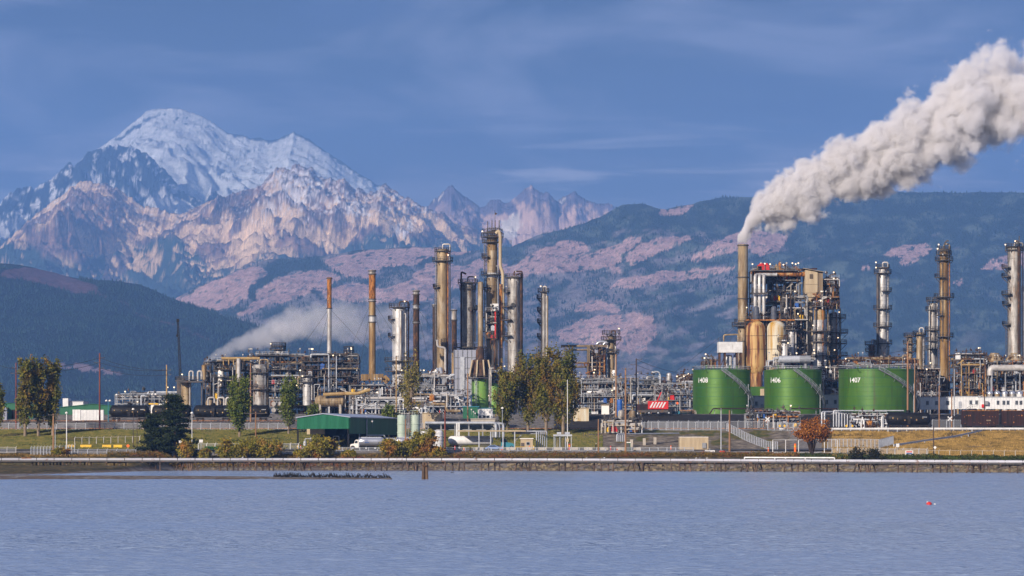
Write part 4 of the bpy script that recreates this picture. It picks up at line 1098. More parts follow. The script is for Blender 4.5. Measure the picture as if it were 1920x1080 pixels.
mb = MB(); mb.box(tuple(P3(929, 580, 1314)), (2.2, 1.6, 4.2)); mb.box(tuple(P3(932, 590, 1314)), (.5, .5, 6)); mb.build('cabinet', M['white'], tallest)
t = empty('burnt_pipe', tuple(P3(939.5, 712, 1310)), 'vertical orange rusted pipe scorched black near its foot', 'pipe')
for a, b, m in ((712, 672, 'silo2'), (672, 652, 'char'), (652, 533, 'rust')):
    mb = MB(); mb.tube([P3(939.5, a, 1310), P3(939.5, b, 1310)], .62, 14); mb.build('length', M[m], t, smooth=True)
mb = MB(); mb.beam(P3(939.5, 712, 1310), P3(939.5, 777, 1310), .8); mb.build('stand', M['grey'], t)
tower('process_column', 'silver hooped column with a black pipe over its head', 'column', 964, 24, 517, 775, 1300, 'silver', .35, 14, [(521, 1.0), (549, 1.6, PI * .6, PI * 1.3), (576, 2.4, PI * .6, PI * 1.4), (601, 2.4, PI * .6, PI * 1.4), (631, 2.4, PI * .6, PI * 1.4)], -1, [(13, .3, 514, 740, 'char'), (4, .12, 530, 700, 'char')], lamps=2, manholes=((962, 572),))
t = tower('process_column', 'slender twin-tube column rising behind the poplars', 'column', 1019, 9, 545, 775, 1310, 'silver', .3, 10, [(548, 1.2), (560, 1.6, PI * .6, PI * 1.3), (583, 1.5, PI * .6, PI * 1.3), (605, 1.5, PI * .6, PI * 1.3), (632, 1.5, PI * .6, PI * 1.3)], -1, [(7.5, .3, 556, 740, 'tan'), (-4, .15, 560, 740, 'dark')], lamps=1)
for q in (1017, 1022): mb = MB(); mb.beam(P3(q, 546, 1310), P3(q, 535, 1310), .22); mb.build('vent', M['dark'], t)
tower('process_column', 'short column with a wide double platform above the red brown gantry', 'column', 1146, 12, 628, 775, 1330, 'tan', .5, 6, [(638, 2.6), (627, 2.2), (662, 1.8)], 1, [(-7, .3, 640, 720, 'pale'), (8, .3, 650, 730, 'silver')], lamps=2)
tower('process_column', 'white column right of the catalytic cracker with four ring platforms', 'column', 1655, 15.5, 500, 775, 1300, 'bright', .3, 8, [(513, 1.7), (503, 1.0), (547, 1.8, -PI * .6, PI * .6), (580, 1.9), (613, 1.9), (645, 1.9)], 1, [(-10, .5, 515, 680, 'dark')], lamps=2)
t = tower('process_column', 'tall ochre column behind the wooden poles at the right', 'column', 1770, 16, 466, 775, 1280, 'gold', .25, 14, [(489, 1.7), (478, 1.3), (470, .9), (521, 1.9, PI * .5, PI * 1.5), (558, 2.1), (592, 1.7, PI * .6, PI * 1.4), (632, 1.8)], -1, [(9.5, .2, 492, 730, 'rust'), (-4, .12, 492, 640, 'dark')], lamps=3)
pipe(t, [P3(1771, 468, 1278), P3(1771, 456, 1278), P3(1776, 451, 1278), P3(1779, 452, 1278)], .28, 'dark', 'horn')
t = tower('process_column', 'broad silver column at the right edge with a black riser', 'column', 1902, 25, 464, 775, 1290, 'silver', .15, 16, [(470, 1.0), (464, .7), (503, 2.2, PI * .7, PI * 1.3), (520, 2.2, PI * .7, PI * 1.3), (553, 2.2, PI * .7, PI * 1.35), (572, 2.0, PI * .7, PI * 1.3), (610, 2.0, PI * .7, PI * 1.3)], -1, [(6, .55, 466, 690, 'char')], lamps=2)
pipe(t, [P3(1904, 466, 1288), P3(1904, 453, 1288), P3(1909, 451, 1288), P3(1909, 462, 1288)], .3, 'dark', 'horn')
mb = MB(); mb.beam(P3(1911, 466, 1290), P3(1911, 442, 1290), .3); mb.build('vent', M['dark'], t)
tower('process_column', 'far right column cut off by the edge of the picture', 'column', 1924, 12, 540, 775, 1310, 'silver', .3, 8, [(545, 1.0)], -1, [])
tower('process_column', 'silver column with a coil of pipes left of the tall ochre one', 'column', 1749, 12, 568, 775, 1310, 'silver', .4, 8, [(565, 1.3), (582, 1.5), (620, 1.7), (640, 1.5), (655, 1.6)], -1, [(-7, .3, 575, 720, 'silver'), (8, .25, 570, 700, 'pale')], lamps=1)
tower('process_column', 'short column with caged head between the poles and tank 1407', 'column', 1706, 10, 628, 775, 1280, 'tan', .4, 6, [(632, 1.2), (645, 1.5), (660, 1.4)], -1, [(-6, .2, 630, 700, 'dark')], nozz=False)
tower('process_column', 'plain cream column with a single platform near its top', 'column', 1724, 12, 623, 775, 1295, 'tan', .3, 5, [(628, 1.3)], 1, [], nozz=True)
tower('process_column', 'small rusty column peeping over tank 1407', 'column', 1634, 11, 645, 775, 1330, 'rust', .4, 4, [(647, 1.4), (660, 1.2)], 1, [])
tower('process_vessel', 'pale vertical vessel with two round manholes in the left unit', 'vessel', 487, 25, 683, 772, 1236, 'silver', .15, 5, [(700, 1.5), (731, 1.6)], 1, [(11, .2, 690, 760, 'grey')], manholes=((484.5, 694.5), (480.5, 723), (480, 762)), nozz=True, lamps=2)
tower('process_column', 'stubby column with a caged crown above the left unit', 'column', 522, 16, 655, 700, 1262, 'silver', .2, 3, [(656, 1.2), (650, 1.2)], 1, [(8, .25, 650, 690, 'pale')], lamps=1, nozz=False)
tower('process_vessel', 'ribbed silver vessel behind the small poplar', 'vessel', 576, 16, 703, 760, 1240, 'bright', .4, 5, [(706, 1.4), (717, 1.6)], 1, [(9, .2, 700, 750, 'pale')], lamps=2)
tower('process_column', 'narrow grey column at the right end of the left unit', 'column', 654, 9.5, 660, 735, 1262, 'silver', .3, 8, [(664, 1.0), (657, .9), (684, 1.8)], 1, [(-6, .2, 662, 730, 'pale')], lamps=1, nozz=False)
pipe(bpy.data.objects[-1] if False else tallest, [P3(905, 600, 1318), P3(905, 655, 1318)], .2, 'rust')
tower('process_vessel', 'squat tan vessel beside the black crane boom', 'vessel', 349, 19, 716, 772, 1230, 'tan', .1, 4, [(714, 2.0)], -1, [(8, .2, 712, 760, 'pale')], nozz=False, lamps=1)
t = empty('pipe_loops', tuple(P3(360, 714, 1226)), 'pair of white pipe loops on top of the squat tan vessel', 'pipes')
for q, rr in ((355, .3), (371, .36)):
    pipe(t, [P3(q, 714, 1226), P3(q, 696, 1226), P3(q + 7, 696, 1226), P3(q + 7, 712, 1226)], rr, 'pale', 'pipe_loop')
mb = MB(); railing_mb(mb, [P3(340, 714, 1224), P3(380, 714, 1224)], 1.3, .12, 2); mb.build('railing', M['dark'], t)
mb = MB(); mb.box(tuple(P3(360, 716, 1227)), (9, 5, .5)); mb.beam(P3(378, 716, 1227), P3(378, 777, 1227), .4); mb.build('deck', M['dark'], t)
# heater with white casing, legs and green drum under the tallest group
t = empty('furnace', (at(871, 0, 1285).x, 1285, GZ), 'blue grey furnace casing under the ribbed column', 'furnace')
mb = MB(); a = P3(851, 656, 1285); b = P3(893, 740, 1285); mb.box(((a.x + b.x) / 2, 1289, (a.z + b.z) / 2), (b.x - a.x, 8, a.z - b.z)); mb.build('casing', M['bluegrey'], t)
mb = MB()
for q in (851, 858, 867, 876, 884, 893): mb.box((at(q, 0, 1285).x, 1284.9, (a.z + b.z) / 2), (.22, .3, a.z - b.z))
for q in (670, 690, 710, 730): mb.box(((a.x + b.x) / 2, 1284.85, at(0, q, 1285).z), (b.x - a.x, .2, .12))
mb.build('ribs', M['grey'], t)
mb = MB()
for q in (854, 866, 878, 890):
    for yy in (1286, 1292): mb.beam((at(q, 0, 1285).x, yy, GZ), (at(q, 0, 1285).x, yy, b.z), .6)
mb.build('leg', M['grey'], t)
mb = MB(); mb.box((at(868, 0, 1285).x - .2, 1284.7, at(0, 700, 1285).z), (1.6, .3, 12)); mb.build('access_panel', M['galv'], t)
t = empty('quench_drum', (at(900, 0, 1275).x, 1275, GZ), 'lime green drum under a brown cone on slanted legs', 'vessel')
c = at(900, 0, 1275)
mb = MB(); mb.lathe((c.x, 1278, 0), vessel_profile(3.0, GZ, at(0, 711, 1275).z, 0, 3), 30); mb.build('shell', M['lime'], t, smooth=True)
platform(t, c.x, 1278, at(0, 709, 1275).z, 3.0, 5.6)
mb = MB(); za, zb = at(0, 706, 1275).z, at(0, 675, 1275).z; mb.lathe((c.x, 1278, 0), [(4.0, za), (2.9, zb), (1.6, zb + .4), (1.5, zb + 3.5), (.9, zb + 5)], 20); mb.build('cone', M['char'], t, smooth=True)
for dx in (-3.9, -1.3, 1.6, 4.1):
    mb = MB(); mb.beam((c.x + dx, 1273.6, za), (c.x + dx * .72, 1274.6, zb), .5); mb.build('leg', M['beige'], t)
ladder(t, c.x - 1.5, 1274.6, GZ, za, 'galv')
for dx in (3.4, 4.0): pipe(t, [(c.x + dx + 1, 1273.5, za + 3), (c.x + dx, 1273.5, za + 3), (c.x + dx, 1273.5, GZ)], .18, 'pale')
t = empty('surge_drum', (at(926, 0, 1280).x, 1280, GZ), 'pale green drum half hidden behind the first poplar', 'vessel')
mb = MB(); mb.lathe((at(926, 0, 1280).x, 1280, 0), vessel_profile(1.7, GZ, at(0, 722, 1280).z, .8, 3), 24); mb.build('shell', M['lime'], t, smooth=True)
pipe(t, [P3(926, 720, 1280), P3(926, 712, 1280), P3(934, 712, 1280), P3(934, 770, 1280)], .22, 'pale')
t = empty('twin_riser', (at(824, 0, 1270).x, 1270, GZ), 'pair of tall white risers with collar in front of the tan column', 'pipes')
for q, rr in ((820, .55), (826, .75)):
    pipe(t, [P3(q, 775, 1262), P3(q, 700, 1262), P3(q, 692, 1266)], rr, 'galv', 'riser', 12)
mb = MB(); mb.box(tuple(P3(823, 702, 1262)), (5.2, 3, .5)); railing_mb(mb, [P3(808, 702, 1260), P3(836, 702, 1260)], 1.2, .1, 1.8); mb.build('deck', M['grey'], t)
pipe(t, [P3(806, 702, 1260), P3(806, 697, 1260), P3(818, 697, 1260)], .25, 'white')
pipe(t, [P3(820, 637, 1262), P3(820, 650, 1262), P3(835, 652, 1262), P3(835, 700, 1262)], .38, 'pale')

# ------------------------------------------------------------------ open racks and units, left to right
rack('pipe_rack', 'low open pipe rack at the left end behind the tank cars', 'pipe rack', 216, 340, [740, 748, 757, 767], 1235, 7, 9, 20, 1, 'grey', ['grey', 'galv', 'dark', 'grey', 'pale'], vert=.5, deck=.3, lamps=5, pr=(.12, .4))
rack('process_unit', 'ochre beamed open structure behind the two poplars', 'process unit', 382, 470, [679, 695, 708, 716, 727, 738, 750, 762], 1250, 12, 6, 34, 2, 'dark', ['ochre', 'tan', 'pale', 'grey', 'dark', 'ochre', 'galv', 'dark'], drums=3, deck=.8, lamps=7, boxes=3, brace=.55)
rack('process_unit', 'crowded dark steel unit behind the vessel with manholes', 'process unit', 466, 570, [668, 682, 695, 708, 722, 736, 750, 764], 1255, 12, 7, 44, 3, 'dark', None, drums=4, deck=.8, lamps=10, boxes=4)
rack('process_unit', 'grey steel unit with pipework right of the ribbed vessel', 'process unit', 566, 672, [668, 680, 694, 708, 722, 736, 750, 764], 1255, 12, 7, 46, 4, 'dark', ['grey', 'galv', 'pale', 'dark', 'dark', 'tan', 'silver', 'char'], drums=4, deck=.85, lamps=10, boxes=4)
t = empty('header_pipe', tuple(P3(430, 672, 1248)), 'long ochre header pipe on posts above the left unit', 'pipe')
pipe(t, [P3(415, 672, 1248), P3(487, 672, 1248)], .5, 'ochre', 'header')
for q in (419, 429, 438, 458): pipe(t, [P3(q, 672, 1248), P3(q, 684, 1248)], .22, 'ochre', 'branch')
mb = MB(); mb.tube([P3(447.5, 672, 1246), P3(447.5, 716, 1246)], .7, 12); mb.build('riser', M['pale'], t, smooth=True)
t = empty('vent_stack', tuple(P3(382.5, 712, 1240)), 'small ochre vent pipe giving off the left steam plume', 'vent')
mb = MB(); mb.tube([P3(382.5, 712, 1240), P3(382.5, 684.5, 1240)], .85, 14); mb.build('pipe', M['gold'], t, smooth=True)
mb = MB(); mb.beam(P3(382.5, 712, 1240), P3(382.5, 777, 1240), .8); railing_mb(mb, [P3(382, 686, 1238), P3(402, 690, 1238)], 1.0, .12, 2); mb.build('stand', M['dark'], t)
for (q, qq) in ((400, 702), (415, 706), (432, 704)):
    pass
mb = MB()
t = empty('exchanger_bank', tuple(P3(410, 762, 1205)), 'row of end-on tan heat exchangers with white pipes over them', 'heat exchangers')
for i, (q, py_, rr) in enumerate(((392, 756, 1.15), (407, 755, 1.2), (423, 755, 1.1))):
    mb = MB(); c = P3(q, py_, 1205); mb.tube([c, c + Vector((0, .3, 0)), c + Vector((0, .31, 0)), c + Vector((0, 9, 0))], [rr * 1.1, rr * 1.1, rr, rr], 18); mb.build('exchanger', M['tan'], t)
for q in (390, 408, 424, 440): pipe(t, [P3(q, 766, 1203), P3(q, 746, 1203), P3(q + 12, 745, 1203), P3(q + 12, 768, 1203)], .3, 'pale')
mb = MB(); mb.box(tuple(P3(408, 766, 1209)), (11, 8, .5)); mb.box(tuple(P3(395, 772, 1209)), (1, 6, 1.6)); mb.box(tuple(P3(425, 772, 1209)), (1, 6, 1.6)); mb.build('plinth', M['concrete'], t)
t = empty('pipe_ends', tuple(P3(519, 766, 1200)), 'four round exchanger ends in a square beside the small poplar', 'heat exchangers')
for q, py_ in ((513, 757), (525, 757), (513, 769), (525, 769)):
    mb = MB(); c = P3(q, py_, 1200); mb.tube([c, c + Vector((0, 8, 0))], .78, 18); mb.lathe((c.x, c.y, c.z), [(.01, 0)], 3); mb.build('exchanger', M['silver'], t)
mb = MB()
for q in (506, 519, 532): mb.beam(P3(q, 778, 1203), P3(q, 748, 1203), .3)
for py_ in (750, 763, 776): mb.beam(P3(506, py_, 1203), P3(532, py_, 1203), .3)
mb.build('steel_frame', M['grey'], t)
t = empty('process_drum', tuple(P3(612, 752, 1215)), 'long horizontal ribbed tan drum low in the left unit', 'vessel')
for i, (q0, q1) in enumerate(((590, 648),)):
    a, b = P3(q0 + 5, 752, 1215), P3(q1 - 5, 752, 1215); r = 1.9
    pts = [a - Vector((.9, 0, 0)), a - Vector((.6, 0, 0)), a]; rr = [.4, 1.3, r]
    n = 9
    for j in range(1, n): 
        p = a.lerp(b, j / n); pts += [p - Vector((.1, 0, 0)), p - Vector((.08, 0, 0)), p + Vector((.08, 0, 0)), p + Vector((.1, 0, 0))]; rr += [r, r + .12, r + .12, r]
    pts += [b, b + Vector((.6, 0, 0)), b + Vector((.9, 0, 0))]; rr += [r, 1.3, .4]
    mb = MB(); mb.tube(pts, rr, 18); mb.build('shell', M['tan'], t)
mb = MB(); mb.box(tuple(P3(600, 768, 1215)), (.8, 3, 4.4)); mb.box(tuple(P3(638, 768, 1215)), (.8, 3, 4.4)); mb.build('saddle', M['concrete'], t)
pipe(t, [P3(606, 740, 1212), P3(645, 738, 1212), P3(672, 738, 1212), P3(684, 733, 1212), P3(694, 731, 1212)], .6, 'ochre')
rack('pipe_rack', 'tangled low pipework behind the long green shed', 'pipe rack', 655, 745, [724, 732, 741, 750, 760, 769], 1235, 12, 8, 46, 5, 'grey', ['pale', 'galv', 'grey', 'white', 'grey', 'tan', 'pale', 'dark'], drums=5, deck=.6, lamps=6, boxes=5)
rack('pipe_rack', 'pipework with stairs between the sparse poplar and the green drum', 'pipe rack', 742, 850, [708, 724, 733, 744, 755, 766], 1250, 12, 8, 48, 6, 'grey', ['pale', 'galv', 'grey', 'grey', 'silver', 'dark', 'tan'], drums=4, deck=.8, lamps=6, boxes=4)
rack('pipe_rack', 'near band of silver pipework behind the tree tops', 'pipe rack', 668, 800, [750, 760, 768], 1190, 5, 9, 26, 7, 'galv', ['pale', 'white', 'galv', 'pale', 'grey'], drums=3, deck=.3, lamps=2, boxes=4, brace=.15)
rack('pipe_rack', 'white pipework in front of the furnace foot', 'pipe rack', 798, 882, [744, 754, 764], 1190, 6, 6, 24, 8, 'galv', ['pale', 'galv', 'grey', 'tan', 'white'], drums=2, deck=.4, lamps=3, boxes=2)
t = empty('roof_stair', tuple(P3(790, 740, 1240)), 'diagonal blue grey stair leading down left of the risers', 'stairs')
mb = MB(); mb.beam(P3(788, 738, 1240), P3(812, 707, 1240), 1.6, .35); mb.beam(P3(788, 733, 1239), P3(812, 702, 1239), .12); mb.beam(P3(812, 707, 1240), P3(822, 707, 1240), 1.6, .3)
for i in range(9): q = P3(788 + i * 3, 738 - i * 3.9, 1239); mb.beam(q, q + Vector((0, 0, 1)), .1)
mb.build('flight', M['grey'], t)
mb = MB(); mb.beam(P3(812, 707, 1241), P3(812, 777, 1241), .3); mb.build('support', M['grey'], t)
rack('pipe_rack', 'steelwork round the foot of the tallest column', 'pipe rack', 893, 955, [700, 712, 726, 740, 755], 1290, 12, 5, 26, 9, 'dark', ['pale', 'rust', 'dark', 'tan', 'galv'], drums=1, lamps=4, boxes=2)
rack('process_unit', 'dark rusty gantry level with the valve clusters on the tallest column', 'process unit', 910, 936, [585, 596, 608, 622, 636], 1312, 6, 2, 16, 10, 'dark', ['rust', 'dark', 'char', 'pale', 'red'], lamps=3, boxes=3, deck=.9)
rack('pipe_rack', 'grey steelwork seen through the poplars', 'pipe rack', 950, 1060, [700, 715, 730, 745, 760], 1290, 12, 7, 30, 11, 'grey', None, drums=3, lamps=6)
# red brown gantry
t = empty('gantry', (at(1105, 0, 1330).x, 1330, GZ), 'red brown portal gantry with a long top beam right of the poplars', 'gantry')
mb = MB()
for yy in (1326, 1334):
    mb.beam((at(1052, 0, 1330).x, yy, at(0, 649, 1330).z), (at(1138, 0, 1330).x, yy, at(0, 649, 1330).z), .5, .7)
    mb.beam((at(1066, 0, 1330).x, yy, at(0, 656, 1330).z), (at(1108, 0, 1330).x, yy, at(0, 656, 1330).z), .4, .5)
    for q in (1073, 1102, 1104): mb.beam((at(q, 0, 1330).x, yy, GZ), (at(q, 0, 1330).x, yy, at(0, 649, 1330).z), .55)
    mb.beam((at(1076, 0, 1330).x, yy, at(0, 680, 1330).z), (at(1130, 0, 1330).x, yy, at(0, 680, 1330).z), .4)
    mb.beam((at(1076, 0, 1330).x, yy, at(0, 688, 1330).z), (at(1130, 0, 1330).x, yy, at(0, 688, 1330).z), .5)
mb.build('steel_frame', M['beige_dark'], t)
mb = MB(); railing_mb(mb, [P3(1076, 688, 1325), P3(1104, 688, 1325)], 1.2, .12, 2); mb.build('railing', M['rust'], t)
pipe(t, [P3(1118, 668, 1328), P3(1118, 646, 1328), P3(1124, 641, 1328), P3(1138, 641, 1328)], .6, 'chrome', 'duct', 12)
pipe(t, [P3(1130, 690, 1328), P3(1130, 648, 1328), P3(1134, 643, 1328), P3(1140, 642, 1328)], .6, 'chrome', 'duct', 12)
rack('process_unit', 'rusty pipe cluster inside the red brown gantry', 'process unit', 1103, 1136, [655, 664, 674, 686, 696, 706], 1327, 7, 3, 34, 12, 'char', ['rust', 'char', 'tan', 'dark', 'maroon', 'pale'], boxes=4, lamps=3)
rack('process_unit', 'blue grey steel unit below the short column', 'process unit', 1060, 1165, [712, 720, 733, 745, 757, 768], 1290, 12, 7, 44, 13, 'grey', ['grey', 'galv', 'pale', 'dark', 'silver', 'tan'], drums=4, deck=.9, lamps=8, boxes=4)
rack('pipe_rack', 'long low pipe rack behind the dark utility pole', 'pipe rack', 1160, 1235, [713, 722, 733, 744, 756, 767], 1290, 12, 6, 36, 14, 'grey', None, drums=4, lamps=6, boxes=3)
rack('pipe_rack', 'trussed blue grey pipe rack left of tank 1408', 'pipe rack', 1228, 1305, [719, 730, 741, 752, 764], 1280, 10, 6, 30, 15, 'grey', ['grey', 'galv', 'pale', 'dark'], drums=3, lamps=4, boxes=3, brace=.9)
rack('pipe_rack', 'rusty frame of loops high beside tank 1408', 'pipe rack', 1270, 1303, [706, 714, 722], 1300, 6, 3, 12, 16, 'char', ['pale', 'rust', 'tan', 'char'], lamps=2, base=724)
t = empty('flash_drum', (at(1234, 0, 1300).x, 1300, GZ), 'rust stained white drum with pipes over it between pole and tank 1408', 'vessel')
mb = MB(); mb.lathe((at(1234, 0, 1300).x, 1300, 0), vessel_profile(4.1, GZ, at(0, 718, 1300).z, 1.0, 3), 26); mb.build('shell', M['silver'], t, smooth=True)
pipe(t, [P3(1213, 730, 1292), P3(1213, 706, 1292), P3(1226, 706, 1292), P3(1226, 716, 1292)], .25, 'pale'); platform(t, at(1234, 0, 1300).x, 1300, at(0, 716, 1300).z, 4.0, 5.2)
t = empty('gooseneck_lamp', tuple(P3(1238, 777, 1288)), 'curved grey gooseneck mast left of tank 1408', 'mast')
pipe(t, [P3(1238, 777, 1288), P3(1238, 703, 1288), P3(1235, 697, 1288), P3(1226, 697, 1288)], .3, 'galv', 'mast')
mb = MB(); mb.box(tuple(P3(1226, 697.5, 1288)), (1.6, .5, .4)); mb.build('lamp_head', M['white'], t)

# ------------------------------------------------------------------ catalytic cracker
def silo(px, w, top, base, Y, m, label, neck=None):
    k = sp(Y); r = w * k / 2; c = at(px, 0, Y); zt = at(0, top, Y).z; zb = at(0, base, Y).z
    t = empty('silo', (c.x, Y, GZ), label, 'silo', None)
    pr = [(r * .66, zb - 2.4), (r, zb)] + [(r, z) for z in np.linspace(zb + 1, zt - r * .85, 6)]
    for q in range(1, 9):
        a = q / 8 * PI / 2; pr.append((max(.02, r * math.cos(a)), zt - r * .85 + r * .85 * math.sin(a)))
    mb = MB(); mb.lathe((c.x, Y, 0), pr, 40); mb.build('shell', M[m], t, smooth=True)
    mb = MB()
    for py in (630, 655):
        z = at(0, py, Y).z; mb.lathe((c.x, Y, z), [(r, -.08), (r + .05, -.06), (r + .05, .06), (r, .08)], 40)
    mb.build('weld_band', M['char'], t)
    mb = MB(); mb.lathe((c.x, Y, 0), [(r * .66, GZ), (r * .66, zb - 2.2)], 30); mb.build('skirt', M[neck or m], t, smooth=True)
    return t
silo(1417, 36, 601, 688, 1262, 'silo1', 'orange rust streaked silo with rounded top', 'silo1')
silo(1456, 36, 601, 700, 1262, 'silo2', 'pale silo streaked with yellow rust', 'silo2')
t = empty('green_foundation', tuple(P3(1420, 745, 1250)), 'green plinth with pale hatch under the rust streaked silo', 'plinth')
mb = MB(); a = P3(1420, 738, 1250); mb.box((a.x, 1252, (GZ + at(0, 725, 1250).z) / 2), (6.2, 5, at(0, 725, 1250).z - GZ)); mb.build('body', M['tank'], t)
mb = MB(); mb.box(tuple(P3(1429, 737, 1249.4)), (1.4, .3, 3)); mb.build('hatch', M['beige'], t)
t = empty('filter_house', tuple(P3(1369, 661, 1262)), 'ribbed white filter box on dark legs left of the main stack', 'filter house')
a, b = P3(1347, 641, 1258), P3(1392, 661, 1258)
mb = MB(); n = 22
prof = []
for i in range(n * 2 + 1):
    xx = a.x + (b.x - a.x) * i / (n * 2); prof.append((xx, 1258 + (.16 if (i // 1) % 2 else 0)))
vs = []; 
for (xx, yy) in prof: vs += [(xx, yy, b.z), (xx, yy, a.z)]
m0 = len(vs); vs += [(a.x, 1266, b.z), (a.x, 1266, a.z), (b.x, 1266, b.z), (b.x, 1266, a.z)]
fs = [(2 * i, 2 * i + 2, 2 * i + 3, 2 * i + 1) for i in range(n * 2)] + [(0, 1, m0 + 1, m0), (2 * n * 2, m0 + 2, m0 + 3, 2 * n * 2 + 1), (m0, m0 + 1, m0 + 3, m0 + 2)]
fs += [tuple([2 * i + 1 for i in range(n * 2 + 1)] + [m0 + 3, m0 + 1]), tuple([2 * i for i in range(n * 2, -1, -1)] + [m0, m0 + 2])]
mb.add(vs, fs); mb.build('casing', M['white'], t)
mb = MB()
for q in (1350, 1360, 1382, 1390):
    for yy in (1259, 1265): mb.beam((at(q, 0, 1258).x, yy, GZ), (at(q, 0, 1258).x, yy, b.z), .55)
mb.beam(P3(1350, 690, 1259), P3(1360, 664, 1259), .3); mb.beam(P3(1382, 690, 1259), P3(1390, 664, 1259), .3); mb.build('leg', M['char'], t)
mb = MB(); railing_mb(mb, [(a.x, 1258, a.z + .1), (b.x, 1258, a.z + .1)], 1.3, .12, 1.8); mb.build('railing', M['dark'], t)
pipe(t, [P3(1357, 640, 1260), P3(1357, 628, 1260), P3(1384, 627, 1260), P3(1384, 640, 1260)], .3, 'tan')
for q, w_, m in ((1366, 14, 'white'), (1378, 6, 'bluegrey')):
    mb = MB(); mb.lathe((at(q, 0, 1262).x, 1262, 0), vessel_profile(w_ * sp(1262) / 2, at(0, 692, 1262).z, at(0, 668, 1262).z, .6, 2), 20); mb.build('hopper', M[m], t, smooth=True)
rack('process_unit', 'cluster of pipes and gooseneck on the roof side of tank 1408', 'process unit', 1316, 1342, [678, 685, 692], 1240, 5, 3, 16, 17, 'char', ['char', 'dark', 'tan', 'rust'], base=697, lamps=3)
rack('process_unit', 'upper decks of the catalytic cracker with red machinery on top', 'process unit', 1410, 1500, [507, 528, 548, 568, 588], 1282, 14, 6, 44, 18, 'dark', ['pale', 'tan', 'rust', 'char', 'dark', 'silver', 'grey'], drums=4, deck=.95, lamps=12, boxes=6, base=600, brace=.5)
rack('process_unit', 'dense lower steelwork of the catalytic cracker behind the silos', 'process unit', 1395, 1512, [590, 602, 620, 638, 656, 674, 692], 1290, 16, 8, 56, 19, 'char', ['tan', 'char', 'dark', 'rust', 'pale', 'grey'], drums=4, deck=.8, lamps=12, boxes=5, brace=.4)
rack('process_unit', 'steel stair tower and thin risers right of the pale silo', 'process unit', 1466, 1514, [560, 580, 602, 622, 645, 668, 690], 1272, 6, 4, 40, 20, 'dark', ['pale', 'rust', 'tan', 'dark', 'grey', 'char'], lamps=8, boxes=3, deck=.5)
t = empty('transfer_ducts', tuple(P3(1430, 590, 1272)), 'three white vertical ducts bending together at the top of the cracker', 'ducts')
for i, q in enumerate((1416, 1424, 1432)):
    pipe(t, [P3(q, 584 + i * 2, 1274), P3(q, 517, 1274), P3(q + 3, 515 + i * .3, 1276 + i * 1.5), P3(1457, 515, 1276 + i * 1.5)], .62, 'bright', 'duct', 14)
mb = MB(); mb.beam(P3(1410, 550, 1272), P3(1440, 550, 1272), .4, .6); railing_mb(mb, [P3(1408, 549, 1271), P3(1442, 549, 1271)], 1.1, .1, 1.8); mb.build('bracing_deck', M['dark'], t)
mb = MB(); mb.beam(P3(1412, 590, 1275), P3(1412, 777, 1275), .4); mb.build('support', M['dark'], t)
t = empty('flue_duct', tuple(P3(1470, 513, 1280)), 'fat rusty horizontal duct across the top of the cracker', 'flue duct')
mb = MB(); pts = []; rr = []
for i in range(0, 12):
    q = 1419 + i * 8.2; pts += [P3(q, 514, 1279), P3(q + .4, 514, 1279), P3(q + .8, 514, 1279)]; rr += [.85, .98, .85]
mb.tube(pts, rr, 16); mb.build('barrel', M['rust'], t)
mb = MB(); mb.beam(P3(1500, 516, 1283), P3(1500, 777, 1283), .5); mb.build('support', M['dark'], t)
t = empty('top_deck', tuple(P3(1460, 507, 1280)), 'railed top deck of the cracker carrying red machinery', 'deck')
mb = MB(); a, b = P3(1410, 507, 1277), P3(1498, 507, 1277); mb.box(((a.x + b.x) / 2, 1282, a.z), (b.x - a.x, 10, .4))
for q in (1414, 1440, 1470, 1494): mb.beam(P3(q, 507, 1283), P3(q, 560, 1283), .4)
mb.build('floor', M['dark'], t)
mb = MB(); railing_mb(mb, [(a.x, 1277, a.z), (b.x, 1277, a.z)], 1.5, .13, 2.2); railing_mb(mb, [(a.x, 1287, a.z), (b.x, 1287, a.z)], 1.5, .13, 2.2); mb.build('railing', M['dark'], t)
for q, w_, h_, m in ((1424, 1.6, 1.2, 'yellow'), (1428, 3.0, 1.8, 'red'), (1438, 1.8, 1.7, 'red'), (1456, 1.5, 1.4, 'tan'), (1462, .9, 2.4, 'rust')):
    mb = MB(); c = P3(q, 507, 1281); mb.box((c.x, c.y, c.z + .2 + h_ / 2), (w_, 1.6, h_)); mb.lathe((c.x, c.y, c.z + h_ + .2), [(w_ * .3, 0), (w_ * .3, .5), (.02, .8)], 10); mb.build('machine', M[m], t)
for q in (1411, 1434, 1444, 1469, 1492): lamp(t, tuple(P3(q, 494 + (q % 3), 1277)), True, 1.0)
t = empty('lift_tower', (at(1520, 0, 1276).x, 1276, GZ), 'beige clad tower with slanted roof and dark right face', 'tower')
def pbox(par, x0, x1, y0, y1, z0, z1, m, name):
    mb = MB(); mb.box(((x0 + x1) / 2, (y0 + y1) / 2, (z0 + z1) / 2), (x1 - x0, y1 - y0, z1 - z0)); return mb.build(name, M[m], par)
X_ = lambda q, Y=1276: at(q, 0, Y).x
Z_ = lambda q, Y=1276: at(0, q, Y).z
mb = MB(); x0, x1 = X_(1510), X_(1533); z0, zl, zr = Z_(557), Z_(505), Z_(510.5)
mb.add([(x0, 1276, z0), (x1, 1276, z0), (x1, 1276, zr), (x0, 1276, zl), (x0, 1288, z0), (x1, 1288, z0), (x1, 1288, zr), (x0, 1288, zl)], [(0, 1, 2, 3), (5, 4, 7, 6), (0, 4, 5, 1), (1, 5, 6, 2), (2, 6, 7, 3), (3, 7, 4, 0)]); mb.build('upper_casing', M['beige'], t)
pbox(t, X_(1533), X_(1543), 1276.4, 1287, Z_(557), Z_(511.5), 'beige_dark', 'side_casing')  # right face given a darker beige than the front
